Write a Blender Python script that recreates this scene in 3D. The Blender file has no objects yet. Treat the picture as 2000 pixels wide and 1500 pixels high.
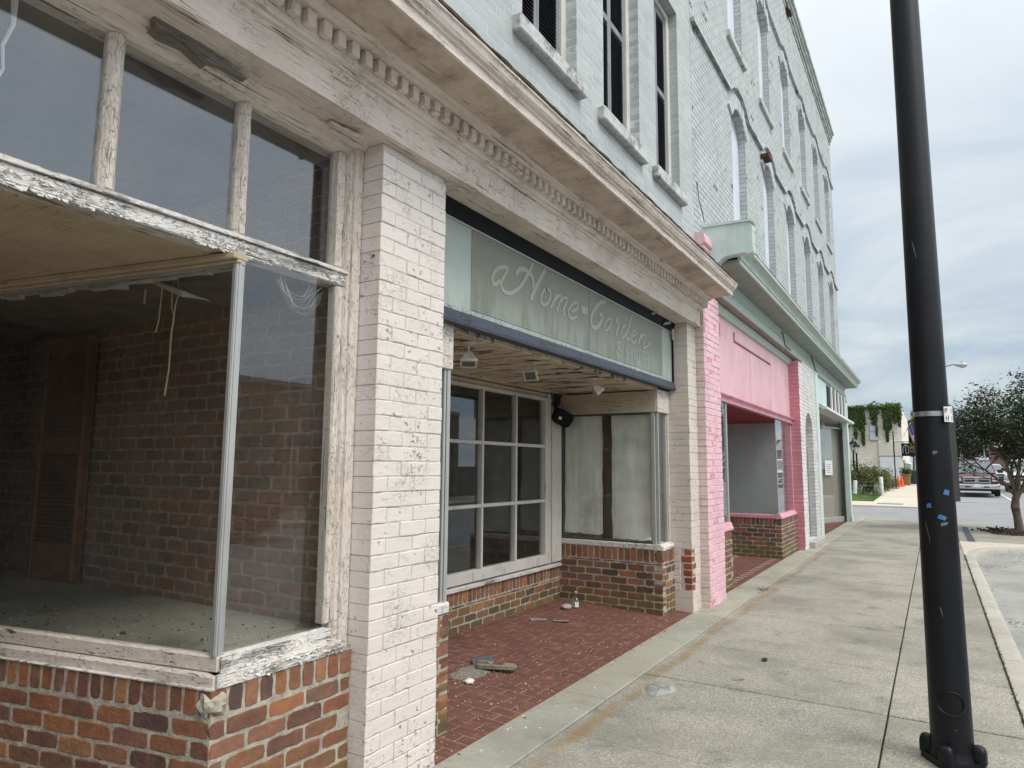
import bpy, bmesh, math, random
from mathutils import Vector, Matrix, noise as mnoise
from mathutils.geometry import tessellate_polygon
rnd = random.Random(7)
S = bpy.context.scene
COL = S.collection
PI = math.pi
# ------------------------------------------------------------------ camera, sky, sun
cam_d = bpy.data.cameras.new('camera'); cam = bpy.data.objects.new('camera', cam_d); COL.objects.link(cam)
cam_d.sensor_width = 36.0; cam_d.lens = 24.12; cam_d.clip_start = 0.05; cam_d.clip_end = 3000
_sv = Vector((825, 168, 1340)).normalized(); _uv = Vector((90, -(1340**2 + 90*825)/168, 1340)).normalized()
_xv = _sv.cross(_uv)
if _xv.x < 0: _xv = -_xv
_R = Matrix((_xv, _sv, _uv))
_m = Matrix((_R @ Vector((1, 0, 0)), _R @ Vector((0, -1, 0)), _R @ Vector((0, 0, -1)))).transposed().to_4x4()
_m.translation = (0, 0, 1.6)
cam.matrix_world = _m
S.camera = cam
S.view_settings.view_transform = 'Standard'; S.view_settings.look = 'None'
S.view_settings.exposure = 0.55; S.view_settings.gamma = 1.0
S.render.resolution_x = 1024; S.render.resolution_y = 768
SUN_EL, SUN_AZ = math.radians(54), math.radians(104)       # azimuth from +Y (street) towards +X
W = bpy.data.worlds.new('World'); S.world = W; W.use_nodes = True
wt = W.node_tree; wt.nodes.clear()
def wn(t, **k):
    n = wt.nodes.new(t)
    for a, b in k.items(): setattr(n, a, b)
    return n
def wm(op, a, b=None, c=None, clamp=False):
    n = wn('ShaderNodeMath', operation=op, use_clamp=clamp)
    for i, v in enumerate((a, b, c)):
        if v is None: continue
        if isinstance(v, (int, float)): n.inputs[i].default_value = v
        else: wt.links.new(v, n.inputs[i])
    return n.outputs[0]
sky = wn('ShaderNodeTexSky', sky_type='NISHITA', sun_disc=False, sun_elevation=SUN_EL, sun_rotation=SUN_AZ, dust_density=4.0, air_density=1.3)
tc = wn('ShaderNodeTexCoord'); sp = wn('ShaderNodeSeparateXYZ'); wt.links.new(tc.outputs['Generated'], sp.inputs[0])
zc = wm('MAXIMUM', sp.outputs[2], 0.0); zd = wm('ADD', zc, 0.22)
cx = wm('DIVIDE', sp.outputs[0], zd); cy = wm('DIVIDE', sp.outputs[1], zd)
cv = wn('ShaderNodeCombineXYZ'); wt.links.new(cx, cv.inputs[0]); wt.links.new(cy, cv.inputs[1])
nz = wn('ShaderNodeTexNoise'); nz.inputs['Scale'].default_value = 1.5; nz.inputs['Detail'].default_value = 7; nz.inputs['Roughness'].default_value = 0.55; nz.inputs['Distortion'].default_value = 0.5
wt.links.new(cv.outputs[0], nz.inputs['Vector'])
cr = wn('ShaderNodeValToRGB'); cr.color_ramp.elements[0].position = 0.40; cr.color_ramp.elements[0].color = (4.3, 5.7, 7.1, 1)
cr.color_ramp.elements[1].position = 0.60; cr.color_ramp.elements[1].color = (7.3, 8.15, 8.7, 1)
wt.links.new(nz.outputs['Fac'], cr.inputs[0])
# overcast dome: brighter overhead and towards the veiled sun over the street
xs = wm('MAXIMUM', wm('SUBTRACT', sp.outputs[0], 0.12), 0.0)
lum = wm('ADD', wm('ADD', wm('MULTIPLY', wm('POWER', zc, 2.0), 1.15), wm('MULTIPLY', xs, 1.05)), 0.66)
ng = wn('ShaderNodeMix', data_type='RGBA'); ng.inputs[7].default_value = (7.3, 7.25, 7.1, 1); wt.links.new(wm('MULTIPLY', zc, 1.1, clamp=True), ng.inputs[0]); wt.links.new(cr.outputs[0], ng.inputs[6])
cm = wn('ShaderNodeVectorMath', operation='SCALE'); wt.links.new(ng.outputs[2], cm.inputs[0]); wt.links.new(lum, cm.inputs['Scale'])
mx = wn('ShaderNodeMix', data_type='RGBA'); mx.inputs[0].default_value = 0.88
wt.links.new(sky.outputs[0], mx.inputs[6]); wt.links.new(cm.outputs[0], mx.inputs[7])
bg = wn('ShaderNodeBackground'); bg.inputs['Strength'].default_value = 0.1
wo = wn('ShaderNodeOutputWorld'); wt.links.new(mx.outputs[2], bg.inputs['Color']); wt.links.new(bg.outputs[0], wo.inputs['Surface'])
sd = bpy.data.lights.new('sun', 'SUN'); sd.energy = 1.5; sd.angle = math.radians(24); sd.color = (1.0, 0.965, 0.91)
sun = bpy.data.objects.new('sun', sd); COL.objects.link(sun)
_d = Vector((math.sin(SUN_AZ)*math.cos(SUN_EL), math.cos(SUN_AZ)*math.cos(SUN_EL), math.sin(SUN_EL)))
sun.rotation_euler = _d.to_track_quat('Z', 'Y').to_euler(); sun.location = (6, 0, 14)
# ------------------------------------------------------------------ mesh helpers
ORIG = {}
class MB:
    def __init__(s): s.v = []; s.f = []; s.mi = []; s.c = []
    def add(s, vs, fs, m=0, c=None):
        o = len(s.v); s.v.extend([tuple(p) for p in vs])
        c = rnd.random() if c is None else c
        for f in fs:
            s.f.append(tuple(i+o for i in f)); s.mi.append(m); s.c.append(c)
        return s
    def box(s, x0, x1, y0, y1, z0, z1, ch=0.0, m=0, c=None, jit=0.0):
        return s.obox((0, 0, 0), (1, 0, 0), (0, 1, 0), (0, 0, 1), x0, x1, y0, y1, z0, z1, ch, m, c, jit)
    def obox(s, O, A, B, C, a0, a1, b0, b1, c0, c1, ch=0.0, m=0, c=None, jit=0.0):
        O, A, B, C = Vector(O), Vector(A), Vector(B), Vector(C)
        lo = (a0, b0, c0); hi = (a1, b1, c1)
        P = lambda q: O + A*q[0] + B*q[1] + C*q[2]
        J = (lambda: rnd.uniform(-jit, jit)) if jit else (lambda: 0.0)
        if ch <= 0:
            vs = [P((lo, hi)[i][0:1] + (lo, hi)[j][1:2] + (lo, hi)[k][2:3]) for i in (0, 1) for j in (0, 1) for k in (0, 1)]
            return s.add(vs, [(0, 1, 3, 2), (4, 6, 7, 5), (0, 4, 5, 1), (2, 3, 7, 6), (0, 2, 6, 4), (1, 5, 7, 3)], m, c)
        ch = min(ch, 0.45*min(abs(hi[q]-lo[q]) for q in range(3)))
        vs = []; ix = {}
        for i in (0, 1):
            for j in (0, 1):
                for k in (0, 1):
                    t = (i, j, k); jj = (J(), J(), J())
                    for ax in range(3):
                        q = [0, 0, 0]
                        for d in range(3):
                            e = hi[d] if t[d] else lo[d]
                            if d != ax: e += -ch if t[d] else ch
                            q[d] = e + jj[d]
                        ix[(i, j, k, ax)] = len(vs); vs.append(P(q))
        fs = []
        for i in (0, 1):
            fs.append([ix[(i, a, b, 0)] for a, b in ((0, 0), (1, 0), (1, 1), (0, 1))])
            fs.append([ix[(a, i, b, 1)] for a, b in ((0, 0), (1, 0), (1, 1), (0, 1))])
            fs.append([ix[(a, b, i, 2)] for a, b in ((0, 0), (1, 0), (1, 1), (0, 1))])
            for j in (0, 1):
                fs.append([ix[(i, j, 0, 0)], ix[(i, j, 1, 0)], ix[(i, j, 1, 1)], ix[(i, j, 0, 1)]])
                fs.append([ix[(i, 0, j, 0)], ix[(i, 1, j, 0)], ix[(i, 1, j, 2)], ix[(i, 0, j, 2)]])
                fs.append([ix[(0, i, j, 1)], ix[(1, i, j, 1)], ix[(1, i, j, 2)], ix[(0, i, j, 2)]])
                for k in (0, 1): fs.append([ix[(i, j, k, 0)], ix[(i, j, k, 1)], ix[(i, j, k, 2)]])
        return s.add(vs, fs, m, c)
    def prism(s, poly, a0, a1, axis='y', seg=1, jit=0.0, m=0, c=None, cap=True):
        """poly in (x,z) for axis y, (y,z) for axis x, (x,y) for axis z"""
        n = len(poly); vs = []
        mk = {'y': lambda p, a: (p[0], a, p[1]), 'x': lambda p, a: (a, p[0], p[1]), 'z': lambda p, a: (p[0], p[1], a)}[axis]
        for k in range(seg+1):
            a = a0 + (a1-a0)*k/seg
            for p in poly:
                j = (rnd.uniform(-jit, jit), rnd.uniform(-jit, jit)) if jit and 0 < k < seg else (0, 0)
                vs.append(mk((p[0]+j[0], p[1]+j[1]), a))
        fs = [(k*n+i, k*n+(i+1) % n, (k+1)*n+(i+1) % n, (k+1)*n+i) for k in range(seg) for i in range(n)]
        if cap: fs += [tuple(range(n)), tuple(range(seg*n+n-1, seg*n-1, -1))]
        return s.add(vs, fs, m, c)
    def tube(s, pts, r, n=8, m=0, c=None):
        pts = [Vector(p) for p in pts]; L = len(pts)
        rr = r if isinstance(r, (list, tuple)) else [r]*L
        vs = []; up = None
        for i, p in enumerate(pts):
            t = (pts[min(i+1, L-1)] - pts[max(i-1, 0)]).normalized()
            if up is None: up = Vector((1, 0, 0)) if abs(t.x) < 0.9 else Vector((0, 1, 0))
            a = t.cross(up).normalized(); b = t.cross(a); up = a.cross(t)
            for k in range(n):
                w = 2*PI*k/n; vs.append(p + (a*math.cos(w) + b*math.sin(w))*rr[i])
        fs = [(i*n+k, i*n+(k+1) % n, (i+1)*n+(k+1) % n, (i+1)*n+k) for i in range(L-1) for k in range(n)]
        fs += [tuple(range(n)), tuple(range((L-1)*n+n-1, (L-1)*n-1, -1))]
        return s.add(vs, fs, m, c)
    def lathe(s, prof, cen, n=20, m=0, c=None):
        vs = [(cen[0]+r*math.cos(2*PI*k/n), cen[1]+r*math.sin(2*PI*k/n), cen[2]+z) for r, z in prof for k in range(n)]
        L = len(prof)
        fs = [(i*n+k, i*n+(k+1) % n, (i+1)*n+(k+1) % n, (i+1)*n+k) for i in range(L-1) for k in range(n)]
        fs += [tuple(range(n-1, -1, -1)), tuple(range((L-1)*n, L*n))]
        return s.add(vs, fs, m, c)
    def loft(s, rings, m=0, c=None, cap=True):
        n = len(rings[0]); vs = [p for r in rings for p in r]
        fs = [(i*n+k, i*n+(k+1) % n, (i+1)*n+(k+1) % n, (i+1)*n+k) for i in range(len(rings)-1) for k in range(n)]
        if cap: fs += [tuple(range(n)), tuple(range((len(rings)-1)*n+n-1, (len(rings)-1)*n-1, -1))]
        return s.add(vs, fs, m, c)
    def blob(s, cen, rad, n=10, amp=0.25, seed=0, m=0, c=None):
        vs = []; fs = []; N = n*2
        for i in range(n+1):
            th = PI*i/n
            for k in range(N):
                ph = 2*PI*k/N; d = Vector((math.sin(th)*math.cos(ph), math.sin(th)*math.sin(ph), math.cos(th)))
                q = 1 + amp*mnoise.noise(d*1.9 + Vector((seed*3.1, seed*1.7, seed)))
                vs.append((cen[0]+d.x*rad[0]*q, cen[1]+d.y*rad[1]*q, cen[2]+d.z*rad[2]*q))
        for i in range(n):
            for k in range(N): fs.append((i*N+k, i*N+(k+1) % N, (i+1)*N+(k+1) % N, (i+1)*N+k))
        return s.add(vs, fs, m, c)
    def holes(s, X, outer, holes, depth, m=0, flip=1):
        """wall in the plane x=X (points (y,z)) with openings whose reveals go back by depth"""
        loops = [[Vector((y, z, 0)) for y, z in lp] for lp in [outer]+holes]
        flat = [p for lp in loops for p in lp]
        tris = tessellate_polygon(loops)
        s.add([(X, p.x, p.y) for p in flat], [tuple(t) for t in tris], m, 0.5)
        for lp in holes+[outer]:
            n = len(lp); vs = [(X, y, z) for y, z in lp] + [(X-depth, y, z) for y, z in lp]
            s.add(vs, [(i, (i+1) % n, n+(i+1) % n, n+i) for i in range(n)], m, 0.5)
        return s
    def build(s, name, mats, parent=None, smooth=None, at=None, recalc=True):
        me = bpy.data.meshes.new(name)
        o0 = ORIG.get(parent.name, Vector((0, 0, 0))) if parent else Vector(at) if at is not None else Vector((0, 0, 0))
        me.from_pydata([(p[0]-o0.x, p[1]-o0.y, p[2]-o0.z) for p in s.v], [], s.f)
        mats = mats if isinstance(mats, (list, tuple)) else [mats]
        for m in mats: me.materials.append(m)
        me.polygons.foreach_set('material_index', s.mi)
        at_ = me.attributes.new('bc', 'FLOAT', 'FACE'); at_.data.foreach_set('value', s.c)
        if recalc:
            bm = bmesh.new(); bm.from_mesh(me); bmesh.ops.recalc_face_normals(bm, faces=bm.faces); bm.to_mesh(me); bm.free()
        if smooth:
            me.polygons.foreach_set('use_smooth', [True]*len(me.polygons)); me.set_sharp_from_angle(angle=math.radians(smooth))
        me.update()
        o = bpy.data.objects.new(name, me); COL.objects.link(o)
        if parent: o.parent = parent
        else: o.location = o0
        ORIG[o.name] = o0
        return o
def tag(o, label=None, cat=None, group=None, kind=None):
    if label: o['label'] = label
    if cat: o['category'] = cat
    if group: o['group'] = group
    if kind: o['kind'] = kind
    return o
def thing(name, label, cat, at=(0, 0, 0), group=None):
    o = bpy.data.objects.new(name, None); o.empty_display_size = 0.2; COL.objects.link(o); o.location = at
    ORIG[o.name] = Vector(at); return tag(o, label, cat, group)
def struct(mb, name, mats, smooth=None): return tag(mb.build(name, mats, smooth=smooth), kind='structure')
def copy_tree(o, parent=None):
    c = o.copy(); COL.objects.link(c)
    if parent: c.parent = parent
    ORIG[c.name] = ORIG[o.name].copy()
    for ch in list(o.children): copy_tree(ch, c)
    return c
def rough_brick(mb, O, U, Z, N, a0, a1, b0, b1, c0, c1, ch, m, r, jit, flat=False):
    """one hand-made brick: wavering arrises, worn corners"""
    la, lb = a1-a0, b1-b0; na, nb = max(2, round(la/0.035)), max(2, round(lb/0.03)); P = []
    for k in range(na): P.append((a0+la*k/na, b0))
    for k in range(nb): P.append((a1, b0+lb*k/nb))
    for k in range(na): P.append((a1-la*k/na, b1))
    for k in range(nb): P.append((a0, b1-lb*k/nb))
    cor = {0, na, na+nb, 2*na+nb}; ca, cb = (a0+a1)/2, (b0+b1)/2; Q = []
    for i, (x, y) in enumerate(P):
        up_ = na <= i <= na+nb or i >= 2*na+nb or i == 0
        x += r.uniform(-jit, jit)*(0.08 if flat and up_ else 0.8); y += r.uniform(-jit, jit)*0.8
        if flat and up_: Q.append((x, y)); continue
        if i in cor: x += (ca-x)/la*2*r.uniform(0.001, 0.006); y += (cb-y)/lb*2*r.uniform(0.001, 0.006)
        if r.random() < 0.035: x += (ca-x)*0.1; y += (cb-y)*0.16
        Q.append((x, y))
    n = len(Q); vs = []
    for c, k in ((c0, 0.0), (c1-ch*0.8, 0.0), (c1-ch*0.2, ch*0.5), (c1, ch*1.2)):
        for x, y in Q: vs.append(O+U*(x+(ca-x)/la*2*k)+Z*(y+(cb-y)/lb*2*k)+N*(c+r.uniform(-0.0006, 0.0006)))
    fs = [(q*n+i, q*n+(i+1) % n, (q+1)*n+(i+1) % n, (q+1)*n+i) for q in range(3) for i in range(n)] + [tuple(range(3*n, 4*n))]
    mb.add(vs, fs, m, r.random())
def bricks(mb, O, U, N, L, z0, z1, depth=0.09, course=0.077, bl=0.206, j=0.011, soldier=None, seed=0, m=0, mm=1, jit=0.003, ch=0.004, off=0.0, inset=0.0035, skip=None, back=True):
    r = random.Random(seed); O = Vector((O[0], O[1], 0)); U = Vector((U[0], U[1], 0)).normalized(); N = Vector((N[0], N[1], 0)).normalized(); Z = Vector((0, 0, 1))
    top = soldier if soldier else z1
    if back: mb.obox(O, U, Z, N, 0.002, L-0.002, z0, z1, -depth, -inset, 0, mm, 0.5)
    i = 0; z = z0
    while z < top-0.02:
        zt = min(z+course, top); a = -((i % 2)*0.5*(bl) + off)
        while a < L-0.015:
            b = min(a+bl, L); a_ = max(a, 0)
            if b-a_ > 0.03 and not (skip and skip(a_, b, z)):
                d = r.uniform(-0.003, 0.002)
                rough_brick(mb, O, U, Z, N, a_+j/2 if a_ > 0 else 0, b-j/2 if b < L else L, z+j/2, zt-j/2, -depth+0.01, d, ch, m, r, jit)
            a += bl
        z += course; i += 1
    if soldier:
        a = 0; sw = 0.0745
        n = max(1, round(L/sw)); sw = L/n
        for k in range(n):
            rough_brick(mb, O, U, Z, N, k*sw+j/2*(k > 0), (k+1)*sw-j/2*(k < n-1), soldier+j/2, z1, -depth+0.01, r.uniform(-0.003, 0.002), ch, m, r, jit)
def ribbon(mb, pts, w, X, t=0.002, c=0.5):
    """flat lettering stroke of width w along (y,z) points, standing t proud of the plane x=X"""
    P = [Vector((a, b)) for a, b in pts]
    for _ in range(2):                                             # round the corners
        Q = [P[0]]
        for a, b in zip(P[:-1], P[1:]): Q += [a.lerp(b, 0.25), a.lerp(b, 0.75)]
        P = Q + [P[-1]]
    L = []; R_ = []
    for i, p in enumerate(P):
        d = (P[min(i+1, len(P)-1)] - P[max(i-1, 0)]); n = Vector((-d.y, d.x)).normalized()*w/2
        L.append(p+n); R_.append(p-n)
    n = len(P); lay = L+R_
    vs = [(X+t+c*0.0006, q.x, q.y) for q in lay] + [(X-0.001, q.x, q.y) for q in lay]; fs = []
    for i in range(n-1):
        fs.append((i, i+1, n+i+1, n+i)); fs.append((i, i+1, 2*n+i+1, 2*n+i)); fs.append((n+i, n+i+1, 3*n+i+1, 3*n+i))
    fs += [(0, n, 3*n, 2*n), (n-1, 2*n-1, 4*n-1, 3*n-1)]
    mb.add(vs, fs, 0, c)
# ------------------------------------------------------------------ materials
class NT:
    def __init__(s, name):
        s.mat = bpy.data.materials.new(name); s.mat.use_nodes = True; s.t = s.mat.node_tree; s.t.nodes.clear()
        s.out = s.n('ShaderNodeOutputMaterial'); s.b = s.n('ShaderNodeBsdfPrincipled'); s.t.links.new(s.b.outputs[0], s.out.inputs[0])
        s.b.inputs['Specular IOR Level'].default_value = 0.3
        s.g = s.n('ShaderNodeNewGeometry'); s.P = s.g.outputs['Position']
        s._sep = None
    def n(s, t, **k):
        x = s.t.nodes.new(t)
        for a, b in k.items(): setattr(x, a, b)
        return x
    def lk(s, v, i):
        if isinstance(v, (int, float)): i.default_value = v
        elif isinstance(v, (tuple, list)): i.default_value = tuple(v)+(1,)*(len(i.default_value)-len(v)) if hasattr(i.default_value, '__len__') else v
        else: s.t.links.new(v, i)
    def m(s, op, a, b=None, c=None, cl=False):
        x = s.n('ShaderNodeMath', operation=op, use_clamp=cl)
        for i, v in enumerate((a, b, c)):
            if v is not None: s.lk(v, x.inputs[i])
        return x.outputs[0]
    def sep(s, v=None):
        if v is None:
            if not s._sep:
                s._sep = s.n('ShaderNodeSeparateXYZ'); s.lk(s.P, s._sep.inputs[0])
            return s._sep.outputs
        x = s.n('ShaderNodeSeparateXYZ'); s.lk(v, x.inputs[0]); return x.outputs
    def comb(s, a, b, c=0.0):
        x = s.n('ShaderNodeCombineXYZ')
        for i, v in enumerate((a, b, c)): s.lk(v, x.inputs[i])
        return x.outputs[0]
    def scale(s, v, k):
        x = s.n('ShaderNodeMapping'); s.lk(v, x.inputs[0]); x.inputs['Scale'].default_value = k; return x.outputs[0]
    def vadd(s, a, b):
        x = s.n('ShaderNodeVectorMath', operation='ADD'); s.lk(a, x.inputs[0]); s.lk(b, x.inputs[1]); return x.outputs[0]
    def noise(s, v, sc, det=4, ro=0.55, dist=0.0, col=False):
        x = s.n('ShaderNodeTexNoise'); s.lk(v, x.inputs['Vector'])
        x.inputs['Scale'].default_value = sc; x.inputs['Detail'].default_value = det; x.inputs['Roughness'].default_value = ro; x.inputs['Distortion'].default_value = dist
        return x.outputs['Color' if col else 'Fac']
    def vor(s, v, sc, feat='F1', rand=1.0, col=False):
        x = s.n('ShaderNodeTexVoronoi', feature=feat); s.lk(v, x.inputs['Vector']); x.inputs['Scale'].default_value = sc; x.inputs['Randomness'].default_value = rand
        return x.outputs['Color' if col else 'Distance']
    def rng(s, v, a, b, c=0.0, d=1.0, smooth=True):
        x = s.n('ShaderNodeMapRange', interpolation_type='SMOOTHSTEP' if smooth else 'LINEAR', clamp=True)
        for i, q in enumerate((v, a, b, c, d)): s.lk(q, x.inputs[i])
        return x.outputs[0]
    def mix(s, f, a, b, bt='MIX'):
        x = s.n('ShaderNodeMix', data_type='RGBA', blend_type=bt); s.lk(f, x.inputs[0]); s.lk(a, x.inputs[6]); s.lk(b, x.inputs[7]); return x.outputs[2]
    def ramp(s, f, els, ip='LINEAR'):
        x = s.n('ShaderNodeValToRGB'); s.lk(f, x.inputs[0]); r = x.color_ramp; r.interpolation = ip
        while len(r.elements) > 1: r.elements.remove(r.elements[-1])
        for i, (p, c) in enumerate(els):
            e = r.elements[0] if i == 0 else r.elements.new(p); e.position = p; e.color = tuple(c)+(1,) if len(c) == 3 else c
        return x.outputs[0]
    def attr(s): x = s.n('ShaderNodeAttribute', attribute_name='bc'); return x.outputs['Fac']
    def bump(s, h, dist=0.005, st=1.0):
        x = s.n('ShaderNodeBump'); x.inputs['Strength'].default_value = st; x.inputs['Distance'].default_value = dist; s.lk(h, x.inputs['Height']); s.t.links.new(x.outputs[0], s.b.inputs['Normal'])
    def set(s, col=None, rough=None, metal=None, spec=None):
        if col is not None: s.lk(col, s.b.inputs['Base Color'])
        if rough is not None: s.lk(rough, s.b.inputs['Roughness'])
        if metal is not None: s.lk(metal, s.b.inputs['Metallic'])
        if spec is not None: s.lk(spec, s.b.inputs['Specular IOR Level'])
        return s.mat
AX = {'Y': (5.0, 0.7, 5.0), 'Z': (5.0, 5.0, 0.7), 'X': (0.7, 5.0, 5.0), 'N': (2.2, 2.2, 2.2)}
def mul(c, k): return tuple(q*k for q in c)
def paint(name, col, under=(0.17, 0.155, 0.13), axis='Y', crack=0.5, peel=0.3, rough=0.62, dirt=(0.30, 0.25, 0.18), dirtamt=0.35, dsc=3.0, fine=1.0, split=0.5):
    """old oil paint on wood: alligator cracks, splits along the grain, flaked patches, grime"""
    t = NT(name)
    ga = t.scale(t.P, mul(AX[axis], 0.5))
    S3 = lambda hi, lo: {'Y': (hi, lo, hi), 'Z': (hi, hi, lo), 'X': (lo, hi, hi), 'N': (hi, hi, hi)}[axis]
    wob = t.scale(t.noise(t.P, 22, 3, col=True), (0.03, 0.03, 0.03))
    v = t.vor(t.vadd(t.scale(t.P, S3(2.1, 0.62)), wob), 44*fine, 'DISTANCE_TO_EDGE')
    gate = t.rng(t.noise(t.P, 3.3, 6, 0.65), 0.60-0.26*crack, 0.74-0.26*crack)
    ck = t.m('MULTIPLY', t.m('MULTIPLY', t.rng(v, 0.0, 0.05, 1, 0), gate), t.rng(t.noise(t.P, 34, 3), 0.40, 0.62, 0.15, 1.0))
    gs = t.rng(t.noise(t.P, 2.1, 5, 0.6), 0.56-0.2*split, 0.70-0.2*split)
    s1 = t.m('MULTIPLY', t.rng(t.noise(t.scale(t.P, S3(70, 1.7)), 1.0, 4, 0.6), 0.635, 0.665), gs)
    s2 = t.m('MULTIPLY', t.rng(t.noise(t.vadd(t.scale(t.P, S3(170, 6)), wob), 1.0, 3, 0.6), 0.62, 0.68), t.rng(t.noise(t.P, 4.3, 4), 0.60-0.22*split, 0.72-0.22*split))
    sp_ = t.m('MAXIMUM', s1, t.m('MULTIPLY', s2, 0.6))
    pn = t.m('ADD', t.m('MULTIPLY', t.noise(ga, 7.0, 10, 0.72), 0.62), t.m('MULTIPLY', t.noise(t.P, 2.0, 4), 0.38))
    th = 0.70-0.17*peel
    pk = t.rng(pn, th, th+0.008)
    grain = t.noise(t.scale(t.P, S3(75, 1.8)), 1.0, 6, 0.7)
    wood = t.mix(t.rng(grain, 0.3, 0.7), mul(under, 0.45), mul(under, 1.6))
    dn = t.rng(t.noise(t.P, dsc, 8, 0.65), 0.40, 0.70)
    pc = t.mix(t.m('MULTIPLY', dn, dirtamt), col, tuple(a*(0.35+0.65*d*2) for a, d in zip(col, dirt)))
    pc = t.mix(t.rng(t.noise(t.P, 40, 4, 0.65), 0.35, 0.75, 0, 0.28), pc, mul(col, 0.70))
    pc = t.mix(t.rng(grain, 0.45, 0.7, 0, 0.28), pc, mul(col, 0.66))
    c1 = t.mix(pk, pc, wood)
    edge = t.m('MULTIPLY', t.rng(pn, th-0.028, th-0.006), t.m('SUBTRACT', 1.0, pk))
    c1 = t.mix(t.m('MULTIPLY', edge, 0.30), c1, tuple(min(0.85, q*1.18) for q in col))
    c2 = t.mix(t.m('MAXIMUM', t.m('MULTIPLY', ck, 0.72), t.m('MULTIPLY', sp_, 0.9)), c1, (0.05, 0.040, 0.03))
    h = t.m('SUBTRACT', t.m('ADD', t.m('MULTIPLY', t.m('SUBTRACT', 1.0, pk), 0.9), t.m('MULTIPLY', edge, 0.5)), t.m('MAXIMUM', ck, sp_))
    h = t.m('ADD', h, t.m('MULTIPLY', grain, 0.35))
    h = t.m('ADD', h, t.m('MULTIPLY', t.noise(t.P, 26, 4), 0.5))
    t.bump(h, 0.005, 0.9)
    return t.set(c2, rough)
def wash(name, col, var=0.25, rough=0.6, metal=0.0, sc=6.0, spec=0.35, dark=None, darkamt=0.3, bump=0.0, streak=False, bsc=40, fine=0.0):
    """flat paint, metal, stone ...: a colour with blotches, optional vertical streaks and grime"""
    t = NT(name)
    n1 = t.noise(t.P, sc, 6, 0.6); c = t.mix(t.rng(n1, 0.25, 0.75), mul(col, 1-var), mul(col, 1+var*0.6))
    if streak:
        n2 = t.noise(t.scale(t.P, (14, 14, 0.7)), 1.0, 5, 0.6); c = t.mix(t.m('MULTIPLY', t.rng(n2, 0.5, 0.75), 0.4), c, mul(col, 0.62))
    if dark: c = t.mix(t.m('MULTIPLY', t.rng(t.noise(t.P, sc*0.45, 8, 0.66), 0.5, 0.68), darkamt), c, dark)
    if fine: c = t.mix(t.m('MULTIPLY', t.rng(t.noise(t.P, 150, 3, 0.6), 0.35, 0.7), fine), c, mul(col, 0.45))
    if bump: t.bump(t.noise(t.P, bsc, 5, 0.6), bump)
    return t.set(c, rough, metal, spec)
def paint_brick(name, col, chipcol=(0.14, 0.14, 0.14), chip=0.3, dirt=0.25, tint=None):
    """thick paint over real bricks: hairline cracks, chips, lifted flakes"""
    t = NT(name); a = t.attr()
    wob = t.scale(t.noise(t.P, 14, 4, col=True), (0.09, 0.09, 0.09))
    v = t.vor(t.vadd(t.P, wob), 30, 'DISTANCE_TO_EDGE')
    gate = t.rng(t.noise(t.P, 3.4, 4), 0.50, 0.66)
    ck = t.m('MULTIPLY', t.rng(v, 0.0, 0.025, 1, 0), gate)
    pn = t.noise(t.scale(t.P, (1, 1, 1.35)), 25, 9, 0.74); big = t.noise(t.P, 2.6, 3)
    th = t.m('SUBTRACT', 0.72-0.13*chip, t.m('MULTIPLY', t.rng(big, 0.45, 0.75), 0.11))
    pk = t.rng(t.m('SUBTRACT', pn, th), 0.0, 0.018)
    ed = t.rng(t.m('SUBTRACT', pn, th), -0.045, 0.0)
    c = t.mix(t.rng(a, 0, 1, 0, 0.5, False), col, mul(col, 0.90))
    c = t.mix(t.m('MULTIPLY', t.rng(t.noise(t.scale(t.P, (1, 1, 0.6)), 1.7, 7, 0.65), 0.42, 0.75), dirt), c, mul(col, 0.6) if tint is None else tint)
    under = t.mix(t.rng(t.noise(t.P, 60, 3), 0.3, 0.7), mul(chipcol, 0.55), mul(chipcol, 1.9))
    c = t.mix(pk, c, under)
    c = t.mix(t.m('MULTIPLY', ck, 0.65), c, (0.10, 0.09, 0.08))
    h = t.m('ADD', t.m('SUBTRACT', t.m('MULTIPLY', t.m('SUBTRACT', ed, t.m('MULTIPLY', pk, 2.0)), 0.6), t.m('MULTIPLY', ck, 0.8)), t.m('MULTIPLY', t.noise(t.scale(t.P, (1, 0.6, 1)), 38, 5, 0.6), 0.8))
    t.bump(h, 0.004, 0.9)
    return t.set(c, 0.55)
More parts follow.
